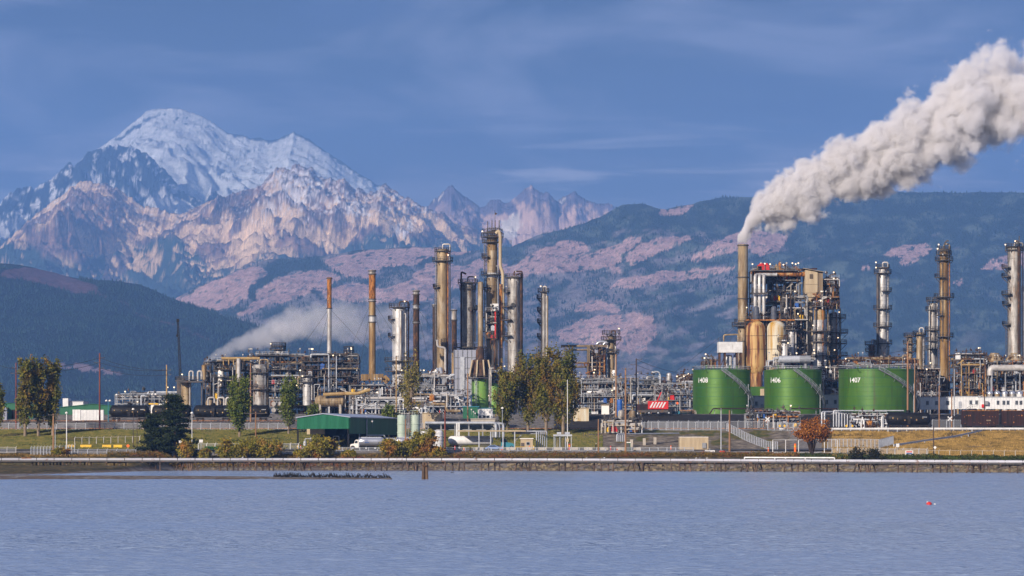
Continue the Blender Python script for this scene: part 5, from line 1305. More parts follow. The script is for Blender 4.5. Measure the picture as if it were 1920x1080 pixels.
pbox(t, X_(1513.5), X_(1524.5), 1276.5, 1286, GZ, Z_(557), 'beige', 'lower_casing')
mb = MB(); mb.box(((X_(1508) + X_(1546)) / 2, 1281.5, Z_(506.2)), (X_(1546) - X_(1508), 13, .22)); 
ro = MB(); ro.add([(X_(1506), 1275, Z_(503.5)), (X_(1545), 1275, Z_(510.4)), (X_(1545), 1289, Z_(510.4)), (X_(1506), 1289, Z_(503.5)), (X_(1506), 1275, Z_(502.8)), (X_(1545), 1275, Z_(509.7)), (X_(1545), 1289, Z_(509.7)), (X_(1506), 1289, Z_(502.8))], [(0, 3, 2, 1), (4, 5, 6, 7), (0, 1, 5, 4), (1, 2, 6, 5), (2, 3, 7, 6), (3, 0, 4, 7)]); ro.build('roof', M['beige'], t)
mb = MB()
for py_ in (533, 549): mb.box(((x0 + x1) / 2, 1275.95, Z_(py_)), (x1 - x0, .12, .08))
for py_ in (575, 590, 605, 622, 640, 660): mb.box(((X_(1513.5) + X_(1524.5)) / 2, 1276.45, Z_(py_)), (X_(1524.5) - X_(1513.5), .12, .08))
mb.build('panel_joints', M['beige_dark'], t)
mb = MB()
for i in range(4): mb.box((X_(1521), 1275.85, Z_(515.5 + i * 1.9)), (1.15, .25, .2))
lv = mb.build('louvre', M['beige_dark'], t); pbox(lv, X_(1518), X_(1524), 1275.93, 1276.1, Z_(522.6), Z_(514), 'black', 'opening')
mb = MB(); mb.beam(P3(1497, 504.5, 1277), P3(1532, 504, 1277), .35); mb.box(tuple(P3(1527, 504, 1277)), (1.8, 1, .5)); mb.build('jib', M['maroon'], t)
# vessels right of the lift tower
def plain_vessel(label, px, w, top, base, Y, m, plats=(), dome=.4, bands=4, secs=None, lamps=2, seed=0):
    return tower('reactor_vessel', label, 'vessel', px, w, top, base, Y, m, dome, bands, plats, 1, [(-w * .35, .25, top + 6, base, 'dark'), (w * .2, .2, top + 3, base, 'rust')], sections=secs, lamps=lamps)
plain_vessel('rust capped tan reactor right of the beige tower', 1537, 24, 578, 775, 1268, 'tan', [(576, 1.6), (622, 2.2), (642, 1.2), (668, 2.2), (690, 2.0)], secs=[(690, 'silver', 22), (650, 'bright', 24), (622, 'silver', 24), (600, 'bright', 25), (578, 'gold', 22)], lamps=4)
plain_vessel('silver rear reactor with projecting round platforms', 1563, 19, 585, 775, 1282, 'silver', [(597, 2.6), (625, 3.4), (645, 3.0), (668, 3.2), (690, 2.4)], secs=[(660, 'tan', 18), (630, 'silver', 19), (585, 'bright', 19)], lamps=5)
rack('process_unit', 'valve decks crowning the reactors', 'process unit', 1526, 1574, [560, 573], 1266, 12, 3, 22, 21, 'char', ['rust', 'char', 'tan', 'pale'], base=580, lamps=5, boxes=3, deck=1)
rack('process_unit', 'dark highest pipe cluster behind the beige tower', 'process unit', 1545, 1573, [524, 536, 548], 1280, 8, 3, 20, 22, 'dark', ['dark', 'char', 'tan', 'rust', 'pale'], base=560, lamps=4, boxes=2, deck=.9)
t = empty('pipe_loop', tuple(P3(1570, 560, 1275)), 'thin pale pipe loop bending down at the top right of the cracker', 'pipe')
pipe(t, [P3(1545, 524, 1275), P3(1574, 524, 1275), P3(1574, 537, 1275)], .2, 'pale'); pipe(t, [P3(1556, 530, 1275), P3(1557, 513, 1275)], .2, 'dark')
mb = MB(); mb.beam(P3(1560, 524, 1275), P3(1560, 600, 1276), .25); mb.build('support', M['dark'], t)
for i, q in enumerate((1418, 1451)):
    t = empty('cyclone_pot', tuple(P3(q, 592, 1268)), ('left' if i == 0 else 'right') + ' dark blue domed pot on the deck over the silos', 'vessel', 'pots over the silos')
    mb = MB(); c = P3(q, 592, 1268); mb.lathe((c.x, c.y, c.z - 2), vessel_profile(1.05, 0, 4.6, .9, 3), 20); mb.build('shell', M['slate'], t, smooth=True)
    mb = MB(); mb.lathe((c.x, c.y, c.z - 2), [(1.2, -3.0), (1.2, 0)], 12); mb.build('pedestal', M['dark'], t)
t = empty('walkway', tuple(P3(1440, 601, 1264)), 'rusty walkway running over the two silos', 'walkway')
mb = MB(); a, b = P3(1398, 600, 1262), P3(1490, 600, 1262); mb.box(((a.x + b.x) / 2, 1263, a.z), (b.x - a.x, 2.2, .45)); mb.build('beam', M['rust'], t)
mb = MB(); railing_mb(mb, [(a.x, 1261.8, a.z + .2), (b.x, 1261.8, a.z + .2)], 1.2, .11, 1.7); mb.build('railing', M['dark'], t)
mb = MB(); [mb.beam(P3(q, 601, 1264), P3(q, 777, 1264), .45) for q in (1397, 1437, 1478)]; mb.build('support', M['char'], t)
tower('process_column', 'white twin-barrel column in front of the pale silo', 'column', 1484, 12, 616, 775, 1245, 'bright', .3, 12, [(619, 1.6), (612, 1.2)], -1, [(8, .2, 620, 700, 'pale')], lamps=1)
tower('process_column', 'short pale column with caged platforms over tank 1406', 'column', 1470, 9, 637, 775, 1238, 'white', .3, 4, [(641, 1.4), (655, 1.6, PI * .6, PI * 1.3)], -1, [(5, .2, 640, 690, 'pale')], lamps=2)
t = empty('heat_exchanger', tuple(P3(1490, 676, 1235)), 'horizontal grey exchanger with ribbed end over tank 1406', 'heat exchanger')
mb = MB(); a, b = P3(1460, 674, 1235), P3(1520, 674, 1235); mb.tube([a, a + Vector((.2, 0, 0)), b], [1.0, 1.3, 1.3], 16); mb.build('shell', M['galv'], t, smooth=True)
mb = MB(); 
for i in range(12): mb.tube([a.lerp(b, .65 + i * .03), a.lerp(b, .65 + i * .03) + Vector((.1, 0, 0))], 1.5, 12)
mb.build('ribs', M['grey'], t)
mb = MB(); mb.beam(P3(1468, 680, 1235), P3(1468, 777, 1235), .7); mb.beam(P3(1510, 680, 1235), P3(1510, 777, 1235), .7); mb.build('support', M['grey'], t)
rack('pipe_rack', 'white and silver pipes over the top of tank 1406', 'pipe rack', 1440, 1530, [676, 686], 1240, 8, 6, 26, 23, 'galv', ['pale', 'galv', 'white', 'silver'], base=694, lamps=6, boxes=3)
rack('process_unit', 'pipework in the gap between tanks 1406 and 1407', 'process unit', 1535, 1600, [690, 702, 716, 730, 744], 1262, 10, 5, 40, 24, 'dark', None, drums=3, lamps=7, boxes=6)
# ------------------------------------------------------------------ right end
rack('pipe_rack', 'trestle pipe rack running above the top of tank 1407', 'pipe rack', 1570, 1722, [675, 686], 1270, 7, 12, 30, 25, 'char', ['rust', 'tan', 'grey', 'pale', 'char'], lamps=5, brace=.7, deck=.5)
rack('process_unit', 'black shadowed pipe hall right of tank 1407', 'process unit', 1716, 1762, [694, 706, 718, 731, 744], 1262, 14, 4, 34, 26, 'char', ['char', 'dark', 'grey', 'pale'], drums=2, lamps=3, deck=.9)
rack('process_unit', 'ochre railed upper deck with stair near the right edge', 'process unit', 1788, 1850, [666, 676, 688, 702, 716, 730, 744], 1262, 14, 5, 52, 27, 'dark', ['ochre', 'pale', 'tan', 'dark', 'grey', 'galv', 'rust'], drums=4, lamps=6, boxes=4, deck=.9)
rack('process_unit', 'crowded pipework beneath the fan housings at the right edge', 'process unit', 1846, 1935, [680, 694, 708, 722, 735, 748], 1258, 14, 7, 66, 28, 'dark', ['pale', 'tan', 'galv', 'rust', 'grey', 'dark', 'ochre', 'white'], drums=5, lamps=9, boxes=6, deck=.9)
for i, q in enumerate((1865, 1903)):
    t = empty('fan_housing', tuple(P3(q, 676, 1264)), ('left' if i == 0 else 'right') + ' low conical fan housing on the ochre deck', 'fan housing', 'fan housings at the right edge')
    mb = MB(); c = P3(q, 676, 1266); mb.lathe((c.x, c.y, c.z), [(3.4, 0), (3.4, .5), (2.4, 1.7), (1.6, 2.3), (1.6, 2.7), (1.4, 2.7), (.1, 2.5)], 26); mb.build('hood', M['tan'], t, smooth=True)
    mb = MB(); mb.lathe((c.x, c.y, c.z), [(3.7, -.5), (3.7, 0), (3.4, 0)], 26); mb.build('ring', M['ochre'], t)
    mb = MB(); [mb.beam((c.x + dx, c.y, c.z - .4), (c.x + dx, c.y, GZ), .4) for dx in (-3, 3)]; mb.build('support', M['dark'], t)
t = empty('big_pipe', tuple(P3(1890, 690, 1252)), 'fat white insulated pipe bending down at its left end', 'pipe')
pipe(t, [P3(1857, 704, 1250), P3(1857, 690, 1250), P3(1935, 690, 1250)], 1.15, 'pale', 'barrel', 16)
mb = MB(); [mb.beam(P3(q, 695, 1251), P3(q, 777, 1251), .4) for q in (1858, 1885, 1912)]; mb.build('support', M['grey'], t)
for i, (q, m) in enumerate(((1856, 'silver'), (1870, 'tan'), (1884, 'bright'), (1898, 'silver'), (1912, 'white'))):
    t = empty('pump_drum', tuple(P3(q, 745, 1225)), ['small bright capped drum nearest the tall mast', 'tan bodied capped drum, second of the row of five', 'round faced drum in the middle of the row of five', 'capped drum, fourth of the row of five', 'boxy white drum at the picture edge'][i], 'drum', 'row of capped drums above the white offices')
    mb = MB(); c = P3(q, 745, 1225); mb.lathe((c.x, c.y, GZ), vessel_profile(1.0, 0, c.z - GZ + 1.6, .5, 2), 18); mb.build('shell', M[m], t, smooth=True)
    mb = MB(); mb.lathe((c.x, c.y, c.z + 1.3), [(1.15, 0), (1.1, .4), (.6, .9), (.02, 1.05)], 18); mb.build('cap', M['chrome'], t, smooth=True)

# white site offices
def office(label, xa, xb, top, bot, Y, wins, doors=(), extra=None):
    a, b = P3(xa, top, Y), P3(xb, bot, Y)
    t = empty('site_office', ((a.x + b.x) / 2, Y + 1.5, b.z), label, 'site office', 'white site offices beside the railway')
    n = max(4, int((b.x - a.x) / .5)); mb = MB(); vs = []
    for i in range(n + 1):
        xx = a.x + (b.x - a.x) * i / n
        yy = Y + (.05 if i % 2 else 0)
        vs += [(xx, yy, b.z), (xx, yy, a.z)]
    m0 = len(vs); vs += [(a.x, Y + 3.4, b.z), (a.x, Y + 3.4, a.z), (b.x, Y + 3.4, b.z), (b.x, Y + 3.4, a.z)]
    fs = [(2 * i, 2 * i + 2, 2 * i + 3, 2 * i + 1) for i in range(n)] + [(0, 1, m0 + 1, m0), (2 * n, m0 + 2, m0 + 3, 2 * n + 1), (m0, m0 + 1, m0 + 3, m0 + 2), tuple([2 * i + 1 for i in range(n + 1)] + [m0 + 3, m0 + 1]), tuple([2 * i for i in range(n, -1, -1)] + [m0, m0 + 2])]
    mb.add(vs, fs); mb.build('wall', M['white'], t)
    pbox(t, a.x - .15, b.x + .15, Y - .15, Y + 3.6, a.z + .003, a.z + .22, 'galv', 'roof')
    mb = MB(); 
    i = a.x + .6
    while i < b.x: mb.box((i, Y + .8, (b.z + GZ) / 2), (.4, .5, b.z - GZ - .01)); i += 2.4
    mb.build('footing', M['char'], t)
    for q in wins:
        c = P3(q, (top + bot) / 2 - 1, Y); f = MB(); f.box((c.x, Y - .04, c.z), (1.0, .14, 1.5)); fo = f.build('window', M['galv'], t)
        g = MB(); g.box((c.x - .22, Y - .13, c.z), (.34, .06, 1.3)); g.box((c.x + .22, Y - .13, c.z), (.34, .06, 1.3)); g.build('pane', M['glass'], fo)
    for q in doors:
        c = P3(q, bot - 8, Y); f = MB(); f.box((c.x, Y - .06, c.z), (1.0, .1, 2.3)); do = f.build('door', M['galv'], t)
        h = MB(); h.box((c.x + .35, Y - .16, c.z), (.12, .1, .12)); h.build('handle', M['dark'], do)
    return t
office('white office between tanks 1408 and 1406 with one window', 1408, 1434, 743, 772, 1222, [1418], [1429])
office('white office between tanks 1406 and 1407', 1542, 1574, 741, 768, 1222, [1550, 1566])
office('white ribbed office just right of tank 1407 with three windows', 1721, 1788, 745, 768, 1215, [1739, 1756, 1777])
office('white office with exterior steps near the drums', 1788, 1838, 744, 767, 1213, [1820, 1831], [1800])
t = office('longest white office at the right edge with a red cabinet', 1836, 1935, 745, 767, 1211, [1871, 1882, 1890, 1906, 1914])
pbox(t, X_(1841, 1210), X_(1846, 1210), 1210.3, 1210.9, Z_(764, 1210), Z_(758, 1210), 'red', 'cabinet')
pbox(t, X_(1846, 1210), X_(1853, 1210), 1209.9, 1210.9, Z_(759, 1210), Z_(752, 1210), 'grey', 'cooling_unit')
t = empty('steps', tuple(P3(1823, 772, 1205)), 'rusty steps with landing leading up to the white office', 'steps')
mb = MB()
for i in range(6): mb.box((at(1812 + i * 2, 0, 1206).x, 1208.5, GZ + .25 + i * .3), (.5, 2, .16))
mb.box((at(1826, 0, 1206).x, 1208.5, GZ + 2.1), (2.4, 2.2, .2)); railing_mb(mb, [P3(1810, 774, 1207), P3(1824, 765, 1207), P3(1832, 765, 1207)], 1.3, .1, .9)
mb.build('flight', M['maroon'], t)
t = empty('loading_dock', tuple(P3(1850, 772, 1196)), 'low concrete retaining wall under the white offices', 'wall')
pbox(t, X_(1718, 1195), X_(1960, 1195), 1193, 1199, GZ - 5.5, GZ - .1, 'concrete', 'wall')
# ------------------------------------------------------------------ things on the shore
def gz(x, Y): return float(ground_z(np.array([float(x)]), np.array([float(Y)]))[0])
def G(px, Y, up=0.0):
    x = (px - 960) * Y / F
    return Vector((x, Y, gz(x, Y) + up))
def th(name, px, Y, label, cat, group=None):
    return empty(name, tuple(G(px, Y)), label, cat, group)

# trestle carrying pipes along the shore
PX0, PX1 = -30, 1950
def pierY(px): return float(np.interp(px, [0, 600, 960, 1300, 1600, 1920], [932, 926, 917, 894, 868, 836]))
def pierZ(px): return float(np.interp(px, [0, 960, 1920], [3.0, 3.0, 2.75]))
t = empty('pipe_trestle', (0, pierY(960), 0), 'long low pipe trestle on timber piles along the whole shore', 'trestle')
qs = list(range(PX0, PX1 + 1, 30))
def pp(q, dy=0, z=0): Y = pierY(q); return Vector(((q - 960) * Y / F, Y + dy, pierZ(q) + z))
mb = MB()
for a, b in zip(qs[:-1], qs[1:]): mb.beam(pp(a, 0, -.5), pp(b, 0, -.5), 1.4, .35); mb.beam(pp(a, 2.2, -.62), pp(b, 2.2, -.62), .4, .55)
mb.build('girder', M['dark'], t)
for dy, z, r, m in ((-.35, -.02, .34, 'pier'), (.7, .0, .30, 'pier'), (1.7, .05, .30, 'galv')):
    mb = MB(); mb.tube([pp(q, dy, z) for q in qs], r, 10); mb.build('pipeline', M[m], t, smooth=True)
mb = MB(); n_ = 0
for i, q in enumerate(range(PX0, PX1, 33)):
    mb.box(tuple(pp(q, -.35, -.02)), (.16, .74, .74))
mb.build('pipe_clamps', M['dark'], t)['kind'] = 'stuff'
rgp = random.Random(4)
piles = []
q = 60.0; gi = 0
while q < 175: piles.append((q, 0)); q += 6.5
q = 200.0
while q < 1935:
    if gi % 3 == 2:
        for dx, ln in ((0, -1.1), (4, .9), (11, -1.0), (15, 1.0), (22, 0), (27, -.7), (32, 1.1)): piles.append((q + dx, ln))
        q += 78
    else:
        for dx in (0, 13, 25, 34): piles.append((q + dx + rgp.uniform(-1, 1), rgp.uniform(-.08, .08)))
        q += 67
    gi += 1
rest = MB()
for i, (q, ln) in enumerate(piles):
    dy = rgp.choice((-.4, .4, 1.6)); a = pp(q, dy, -.6); base = min(-.6, 0)
    b = Vector((a.x + ln, a.y, -1.2))
    tgt = MB() if i < 99 else rest
    tgt.tube([b, a], [.24, .2], 7)
    if i < 99: tgt.build('pile', M['pile'], t)
if rest.v: rest.build('piles', M['pile'], t)['kind'] = 'stuff'
mb = MB()
for q in range(200, 1930, 67): mb.beam(pp(q, -1.0, -.85), pp(q, 2.6, -.85), .35); mb.beam(pp(q - 2, .3, -.85), pp(q + 36, .3, -.85), .3)
mb.build('cap_beams', M['pile'], t)
mb = MB(); mb.beam(pp(1396, .5, .75), pp(1565, .5, .75), .28, .3)
for q in (1396, 1453, 1510, 1565): mb.beam(pp(q, .5, .1), pp(q, .5, .75), .25)
mb.build('handrail', M['white'], t)
mb = MB(); mb.box(tuple(pp(50, -.2, .35)), (2.6, 1, .25)); mb.build('rust_plate', M['rust'], t)
for q in (455, 560, 1133, 1305, 1312, 1325, 1473, 890, 1100):     # birds resting on the pipes
    bt = empty('gull', tuple(pp(q, -.3, .38)), 'small pale gull resting on the trestle pipe', 'bird', 'gulls on the trestle')
    m_ = MB(); c = pp(q, -.3, .5); m_.tube([c + Vector((-.24, 0, -.02)), c + Vector((-.08, 0, .02)), c + Vector((.08, 0, .04)), c + Vector((.16, 0, .14)), c + Vector((.27, 0, .13))], [.02, .09, .09, .055, .01], 7); m_.build('body', M['white' if q % 2 else 'grey'], bt, smooth=True)
# boulders along the bank
rg_ = np.random.RandomState(3); mb = MB()
for i in range(900):
    q = rg_.uniform(330, 1940); sy = float(shoreY(q)) ; d = rg_.uniform(1, 13); Y = sy + d; x = (q - 960) * Y / F
    z = float(np.interp(d, [0, 6, 14], [0, .5, 2.6])); r = rg_.uniform(.25, .75) * (1.25 if q > 900 else .7)
    n = 6; vs = []
    ph = rg_.rand() * 6
    for (rr, zz) in ((.5, -.5), (1, -.1), (.85, .4), (.3, .65)):
        for k in range(n):
            a = ph + 2 * math.pi * k / n; s_ = rr * r * rg_.uniform(.75, 1.2); vs.append((x + s_ * math.cos(a) * 1.3, Y + s_ * math.sin(a), z + zz * r * rg_.uniform(.7, 1.2)))
    fs = [(a * n + k, a * n + (k + 1) % n, (a + 1) * n + (k + 1) % n, (a + 1) * n + k) for a in range(3) for k in range(n)] + [tuple(3 * n + k for k in range(n))]
    mb.add(vs, fs)
tag(mb.build('boulder_bank', mat('boulder', (0.07, 0.055, 0.032), (0.26, 0.21, 0.13), scale=0.9, rough=.9, bump=.5, c3=(.05, .045, .035), c3scale=.35, c3pos=(.5, .62))), 'tumbled brown boulders under the trestle', 'rocks', kind='stuff')

# mooring dolphin, birds, buoy
t = empty('mooring_pile', ((797 - 960) * 671 / F, 671, 0), 'lone bound timber pile standing in the bay', 'pile')
for dx, dy, h in ((-.28, 0, 3.25), (.26, .05, 3.1), (0, .45, 3.3)):
    mb = MB(); mb.tube([(t.location.x + dx * 1.5, 671 + dy, -2), (t.location.x + dx, 671 + dy, h)], [.32, .25], 10); mb.build('pile', mat('weathered_pile', (.16, .10, .06), (.06, .04, .03), scale=1.2, stretch=(1, 1, .2), rough=.9), t)
mb = MB(); mb.lathe((t.location.x, 671.1, 2.5), [(.56, 0), (.58, 0), (.58, .18), (.56, .18)], 12); mb.build('band', M['char'], t)
def bird_mesh(tall=1.0):
    m_ = MB(); m_.tube([(-.22, 0, .08), (-.10, 0, .22), (0, 0, .38 * tall), (.05, 0, .52 * tall), (.04, 0, .64 * tall), (.10, 0, .70 * tall), (.24, 0, .72 * tall)], [.03, .10, .13, .09, .05, .055, .012], 8)
    m_.tube([(-.03, .05, 0), (-.03, .05, .2)], .02, 4); m_.tube([(.05, -.05, 0), (.04, -.05, .2)], .02, 4); return m_
b0 = bird_mesh().build('cormorant', M['black'], None, smooth=True); b1_ = bird_mesh(.62).build('cormorant', M['black'], None, smooth=True)
rb = random.Random(8); first = {0: b0, 1: b1_}
q = 514.0; i = 0
while q < 732:
    k = 0 if rb.random() < .6 else 1
    o = first.pop(k) if k in first else (b0 if k == 0 else b1_).copy()
    if o.name not in COL.objects: COL.objects.link(o)
    Y = 684 + rb.uniform(-2.5, 2.5); x = (q - 960) * Y / F
    o.location = (x, Y, max(.05, float(np.interp(q, [500, 530, 735], [.30, .22, .06])))); o.rotation_euler = (0, 0, rb.choice((0, math.pi)) + rb.uniform(-.6, .6)); s_ = rb.uniform(1.0, 1.45); o.scale = (s_,) * 3
    tag(o, 'black cormorant perched on the gravel spit', 'bird', 'cormorants perched along the gravel spit', 'thing')
    q += rb.uniform(1.2, 3.4) if q < 650 else rb.uniform(2.0, 4.2); i += 1
t = empty('flying_bird', tuple(at(848, 886, 760)), 'dark bird flying low over the water right of the lone pile', 'bird')
c = at(848, 886, 760); mb = MB(); mb.tube([c + Vector((-.35, 0, 0)), c + Vector((-.1, 0, .04)), c + Vector((.2, 0, .02)), c + Vector((.4, 0, -.03))], [.02, .09, .06, .01], 7); mb.build('body', M['black'], t)
for s_ in (-1, 1): mb = MB(); mb.add([c + Vector((-.12, 0, .03)), c + Vector((.12, 0, .03)), c + Vector((.25, s_ * .5, .12)), c + Vector((-.35, s_ * .9, -.12)), c + Vector((-.12, 0, .0)), c + Vector((.12, 0, .0)), c + Vector((.25, s_ * .5, .09)), c + Vector((-.35, s_ * .9, -.15))], [(0, 1, 2, 3), (7, 6, 5, 4), (0, 4, 5, 1), (1, 5, 6, 2), (2, 6, 7, 3), (3, 7, 4, 0)]); mb.build('wing', M['black'], t)
t = empty('buoy', ((1742 - 960) * 373 / F, 373, 0), 'red buoy floating on the bay at the right', 'buoy')
x = t.location.x; mb = MB(); mb.sphere((x, 373, .08), .30, 12, .75); mb.build('float', M['red'], t, smooth=True); mb = MB(); mb.lathe((x - .18, 373, .2), [(.06, 0), (.06, .14), (.01, .16)], 6); mb.build('eye', M['white'], t)
t = empty('float', ((1753 - 960) * 373 / F, 373, 0), 'tiny white float beside the red buoy', 'float'); mb = MB(); mb.sphere((t.location.x, 373, .04), .1, 8); mb.build('ball', M['white'], t, smooth=True)

# ------------------------------------------------------------------ trees and brush
def leafmat(name, a, b, c3=None):
    m = mat(name, a, b, scale=0.55, rough=.8, spec=.2, pos=(.38, .62), c3=c3, c3scale=.22, c3pos=(.5, .66)); return m
LM = {'poplar': leafmat('poplar_leaf', (.055, .075, .010), (.19, .165, .022), (.22, .12, .022)),
      'green': leafmat('green_leaf', (.050, .085, .012), (.15, .17, .025)),
      'pine': leafmat('pine_needles', (.005, .012, .004), (.030, .045, .012)),
      'bush': leafmat('bush_leaf', (.09, .10, .012), (.30, .24, .03), (.30, .13, .03)),
      'autumn': leafmat('autumn_leaf', (.26, .08, .014), (.42, .17, .03), (.12, .05, .02)),
      'sparse': leafmat('sparse_leaf', (.13, .13, .03), (.26, .20, .05)),
      'darkbush': leafmat('dark_leaf', (.008, .010, .006), (.03, .035, .012))}
BARK = mat('bark', (0.16, 0.12, 0.08), (0.28, 0.22, 0.16), scale=2.0, stretch=(1, 1, .3), rough=.95)
def leaves(P, size, rg, mname, par, name='crown', flat=.5):
    n = len(P); s = size * (0.6 + .8 * rg.rand(n))[:, None]
    u = rg.normal(size=(n, 3)); u /= np.linalg.norm(u, axis=1)[:, None]
    v = rg.normal(size=(n, 3)); v -= (v * u).sum(1)[:, None] * u; v /= np.linalg.norm(v, axis=1)[:, None]
    off = np.array(par.location) if par is not None else np.zeros(3)
    P = P - off
    w = np.cross(u, v) * .35
    co = np.stack([P + u * s, P + v * s * .7 + w * s, P - u * s, P - v * s * .7 + w * s], 1).reshape(-1, 3)
    q = np.arange(n * 4, dtype=np.int32)
    me = bpy.data.meshes.new(name); me.vertices.add(n * 4); me.vertices.foreach_set('co', co.astype(np.float32).ravel())
    me.loops.add(n * 4); me.loops.foreach_set('vertex_index', q); me.polygons.add(n); me.polygons.foreach_set('loop_start', np.arange(0, n * 4, 4, dtype=np.int32)); me.update(calc_edges=True)
    me.materials.append(LM[mname]); o = bpy.data.objects.new(name, me); COL.objects.link(o); o.parent = par
    return o
def tree(name, px, w, top, Y, leafm, label, n=3500, style='poplar', seed=0, group=None, lean=0.0, leaf=.30, base=None, cat='tree'):
    rg = np.random.RandomState(seed + int(px)); t = th(name, px, Y, label, cat, group)
    b = t.location.copy()
    if base is not None: b.z = at(0, base, Y).z; t.location = b
    H = at(0, top, Y).z - b.z; Rr = w * sp(Y) / 2
    tr = MB(); limbs = []
    if style in ('poplar', 'sparse'):
        tr.tube([b - Vector((0, 0, .4)), b + Vector((lean * .3, 0, H * .3)), b + Vector((lean, 0, H * .93))], [.36 * H / 18, .26 * H / 18, .05], 8)
        for i in range(30 if style == 'poplar' else 26):
            z0 = H * (0.10 + .62 * i / 30); a = rg.rand() * 6.28; rr = Rr * (.55 + .5 * rg.rand()) * (1.0 if z0 < H * .5 else .75)
            L_ = H * (.20 + .22 * rg.rand()); z1 = min(z0 + L_ * 1.1, H * (1 - .10 * rg.rand()))
            p0 = b + Vector((lean * z0 / H, 0, z0)); p2 = b + Vector((lean + rr * math.cos(a), rr * math.sin(a), z1)); p1 = p0.lerp(p2, .45) + Vector((rr * .25 * math.cos(a), rr * .25 * math.sin(a), -L_ * .08))
            limbs.append((p0, p1, p2)); tr.tube([p0, p1, p2], [.10, .06, .015], 5)
    elif style == 'pine':
        tr.tube([b - Vector((0, 0, .3)), b + Vector((0, 0, H))], [.4, .04], 8)
        for i in range(46):
            f = (i + .5) / 46; z0 = H * (.06 + .92 * f); a = rg.rand() * 6.28; rr = Rr * (1.08 - f) ** .75 * (.6 + .55 * rg.rand())
            p0 = b + Vector((0, 0, z0)); p2 = p0 + Vector((rr * math.cos(a), rr * math.sin(a), rr * .12 * rg.normal() + .2)); limbs.append((p0, p0.lerp(p2, .5) + Vector((0, 0, .25)), p2)); tr.tube(limbs[-1], [.08, .05, .02], 4)
    else:   # spreading bush or small tree
        fan = style == 'fan'
        for i in range(34 if fan else 26):
            a = rg.rand() * 6.28; e = rg.rand() ** (.6 if fan else .8); rr = Rr * (.25 + .8 * e)
            zz = H * (1.0 - .45 * e ** 2) * (.75 + .27 * rg.rand())
            p0 = b + Vector((.15 * math.cos(a), .15 * math.sin(a), .0)); p2 = b + Vector((rr * math.cos(a), rr * math.sin(a) * .8, zz)); p1 = p0.lerp(p2, .5) + Vector((-rr * .22 * math.cos(a), 0, H * .10))
            limbs.append((p0, p1, p2)); tr.tube([p0, p1, p2], [.13 if fan else .07, .06, .015], 5)
    tr.build('trunk', BARK if leafm not in ('pine', 'autumn', 'darkbush') else M['wooddark'], t)
    Ls = [[np.array(v) for v in l] for l in limbs]
    P = []
    per = max(8, int(n * 1.45) // len(Ls))
    for (p0, p1, p2) in Ls:
        lo = {'poplar': .15, 'sparse': .3, 'pine': .25, 'fan': .60, 'bush': .30}[style]
        ncl = 5 if style != 'pine' else 4
        for c_ in range(ncl):
            tt = lo + (1 - lo) * rg.rand()
            cpt = (1 - tt) ** 2 * p0 + 2 * tt * (1 - tt) * p1 + tt ** 2 * p2
            sg = {'poplar': .55, 'sparse': .5, 'pine': .5, 'fan': .42, 'bush': .5}[style] * (Rr / 3.2) ** .5
            sd_ = np.array([sg, sg, sg * (1.5 if style in ('poplar', 'sparse') else (.35 if style == 'pine' else .8))])
            P.append(cpt + rg.normal(size=(per // ncl, 3)) * sd_ * (.5 + .9 * rg.rand()))
    P = np.concatenate(P); P = P[P[:, 2] > b.z + .1]
    leaves(P, leaf, rg, leafm, t)
    return t
PG = 'lombardy poplars along the slope'
tree('poplar_tree', 47, 34, 668, 1040, 'poplar', 'left lobe of the big poplar clump by the wooden pole', 5200, seed=1, base=815, group=PG)
tree('poplar_tree', 72, 36, 664, 1043, 'poplar', 'middle and tallest poplar of the big left clump', 5600, seed=2, base=815, group=PG)
tree('poplar_tree', 99, 34, 672, 1046, 'poplar', 'rust tinged poplar at the right of the big left clump', 5200, seed=3, base=817, group=PG)
tree('poplar_tree', -4, 26, 716, 1040, 'poplar', 'poplar cut off by the left edge of the picture', 2200, seed=4, base=812, group=PG)
tree('poplar_tree', 449, 44, 702, 1042, 'green', 'full green poplar in front of the steaming unit', 6500, seed=5, base=820, group=PG, leaf=.28)
tree('poplar_tree', 541, 32, 711, 1050, 'green', 'slimmer green poplar left of the green shed', 3800, seed=6, base=812, group=PG, leaf=.28)
tree('sparse_tree', 771, 44, 656, 1085, 'sparse', 'half bare yellowish poplar behind the sage tanks', 1500, 'sparse', seed=7, base=800)
tree('poplar_tree', 951, 50, 692, 1050, 'poplar', 'shortest poplar of the central group, nearest the green drum', 5200, seed=8, base=808, group=PG)
tree('poplar_tree', 990, 56, 664, 1054, 'poplar', 'second poplar of the central group with open crown', 4600, seed=9, base=810, group=PG)
tree('poplar_tree', 1024, 54, 656, 1050, 'poplar', 'dense poplar in the middle of the central group', 6000, seed=10, base=812, group=PG)
tree('poplar_tree', 1056, 56, 650, 1048, 'poplar', 'broadest poplar at the right of the central group', 7000, seed=11, base=812, group=PG)
tree('small_tree', 589, 34, 754, 1095, 'green', 'small dark green tree over the left end of the shed', 1800, 'bush', seed=12)
tree('small_tree', 733, 40, 756, 1095, 'green', 'small dark green tree over the middle of the shed', 1800, 'bush', seed=13)
tree('pine_tree', 328, 94, 742, 960, 'pine', 'large black green pine on the shore left of the bushes', 15000, 'pine', seed=14, leaf=.26)
tree('pine_tree', 288, 84, 778, 962, 'pine', 'lower dark pine joined to the left of the large one', 9000, 'pine', seed=15, leaf=.26)
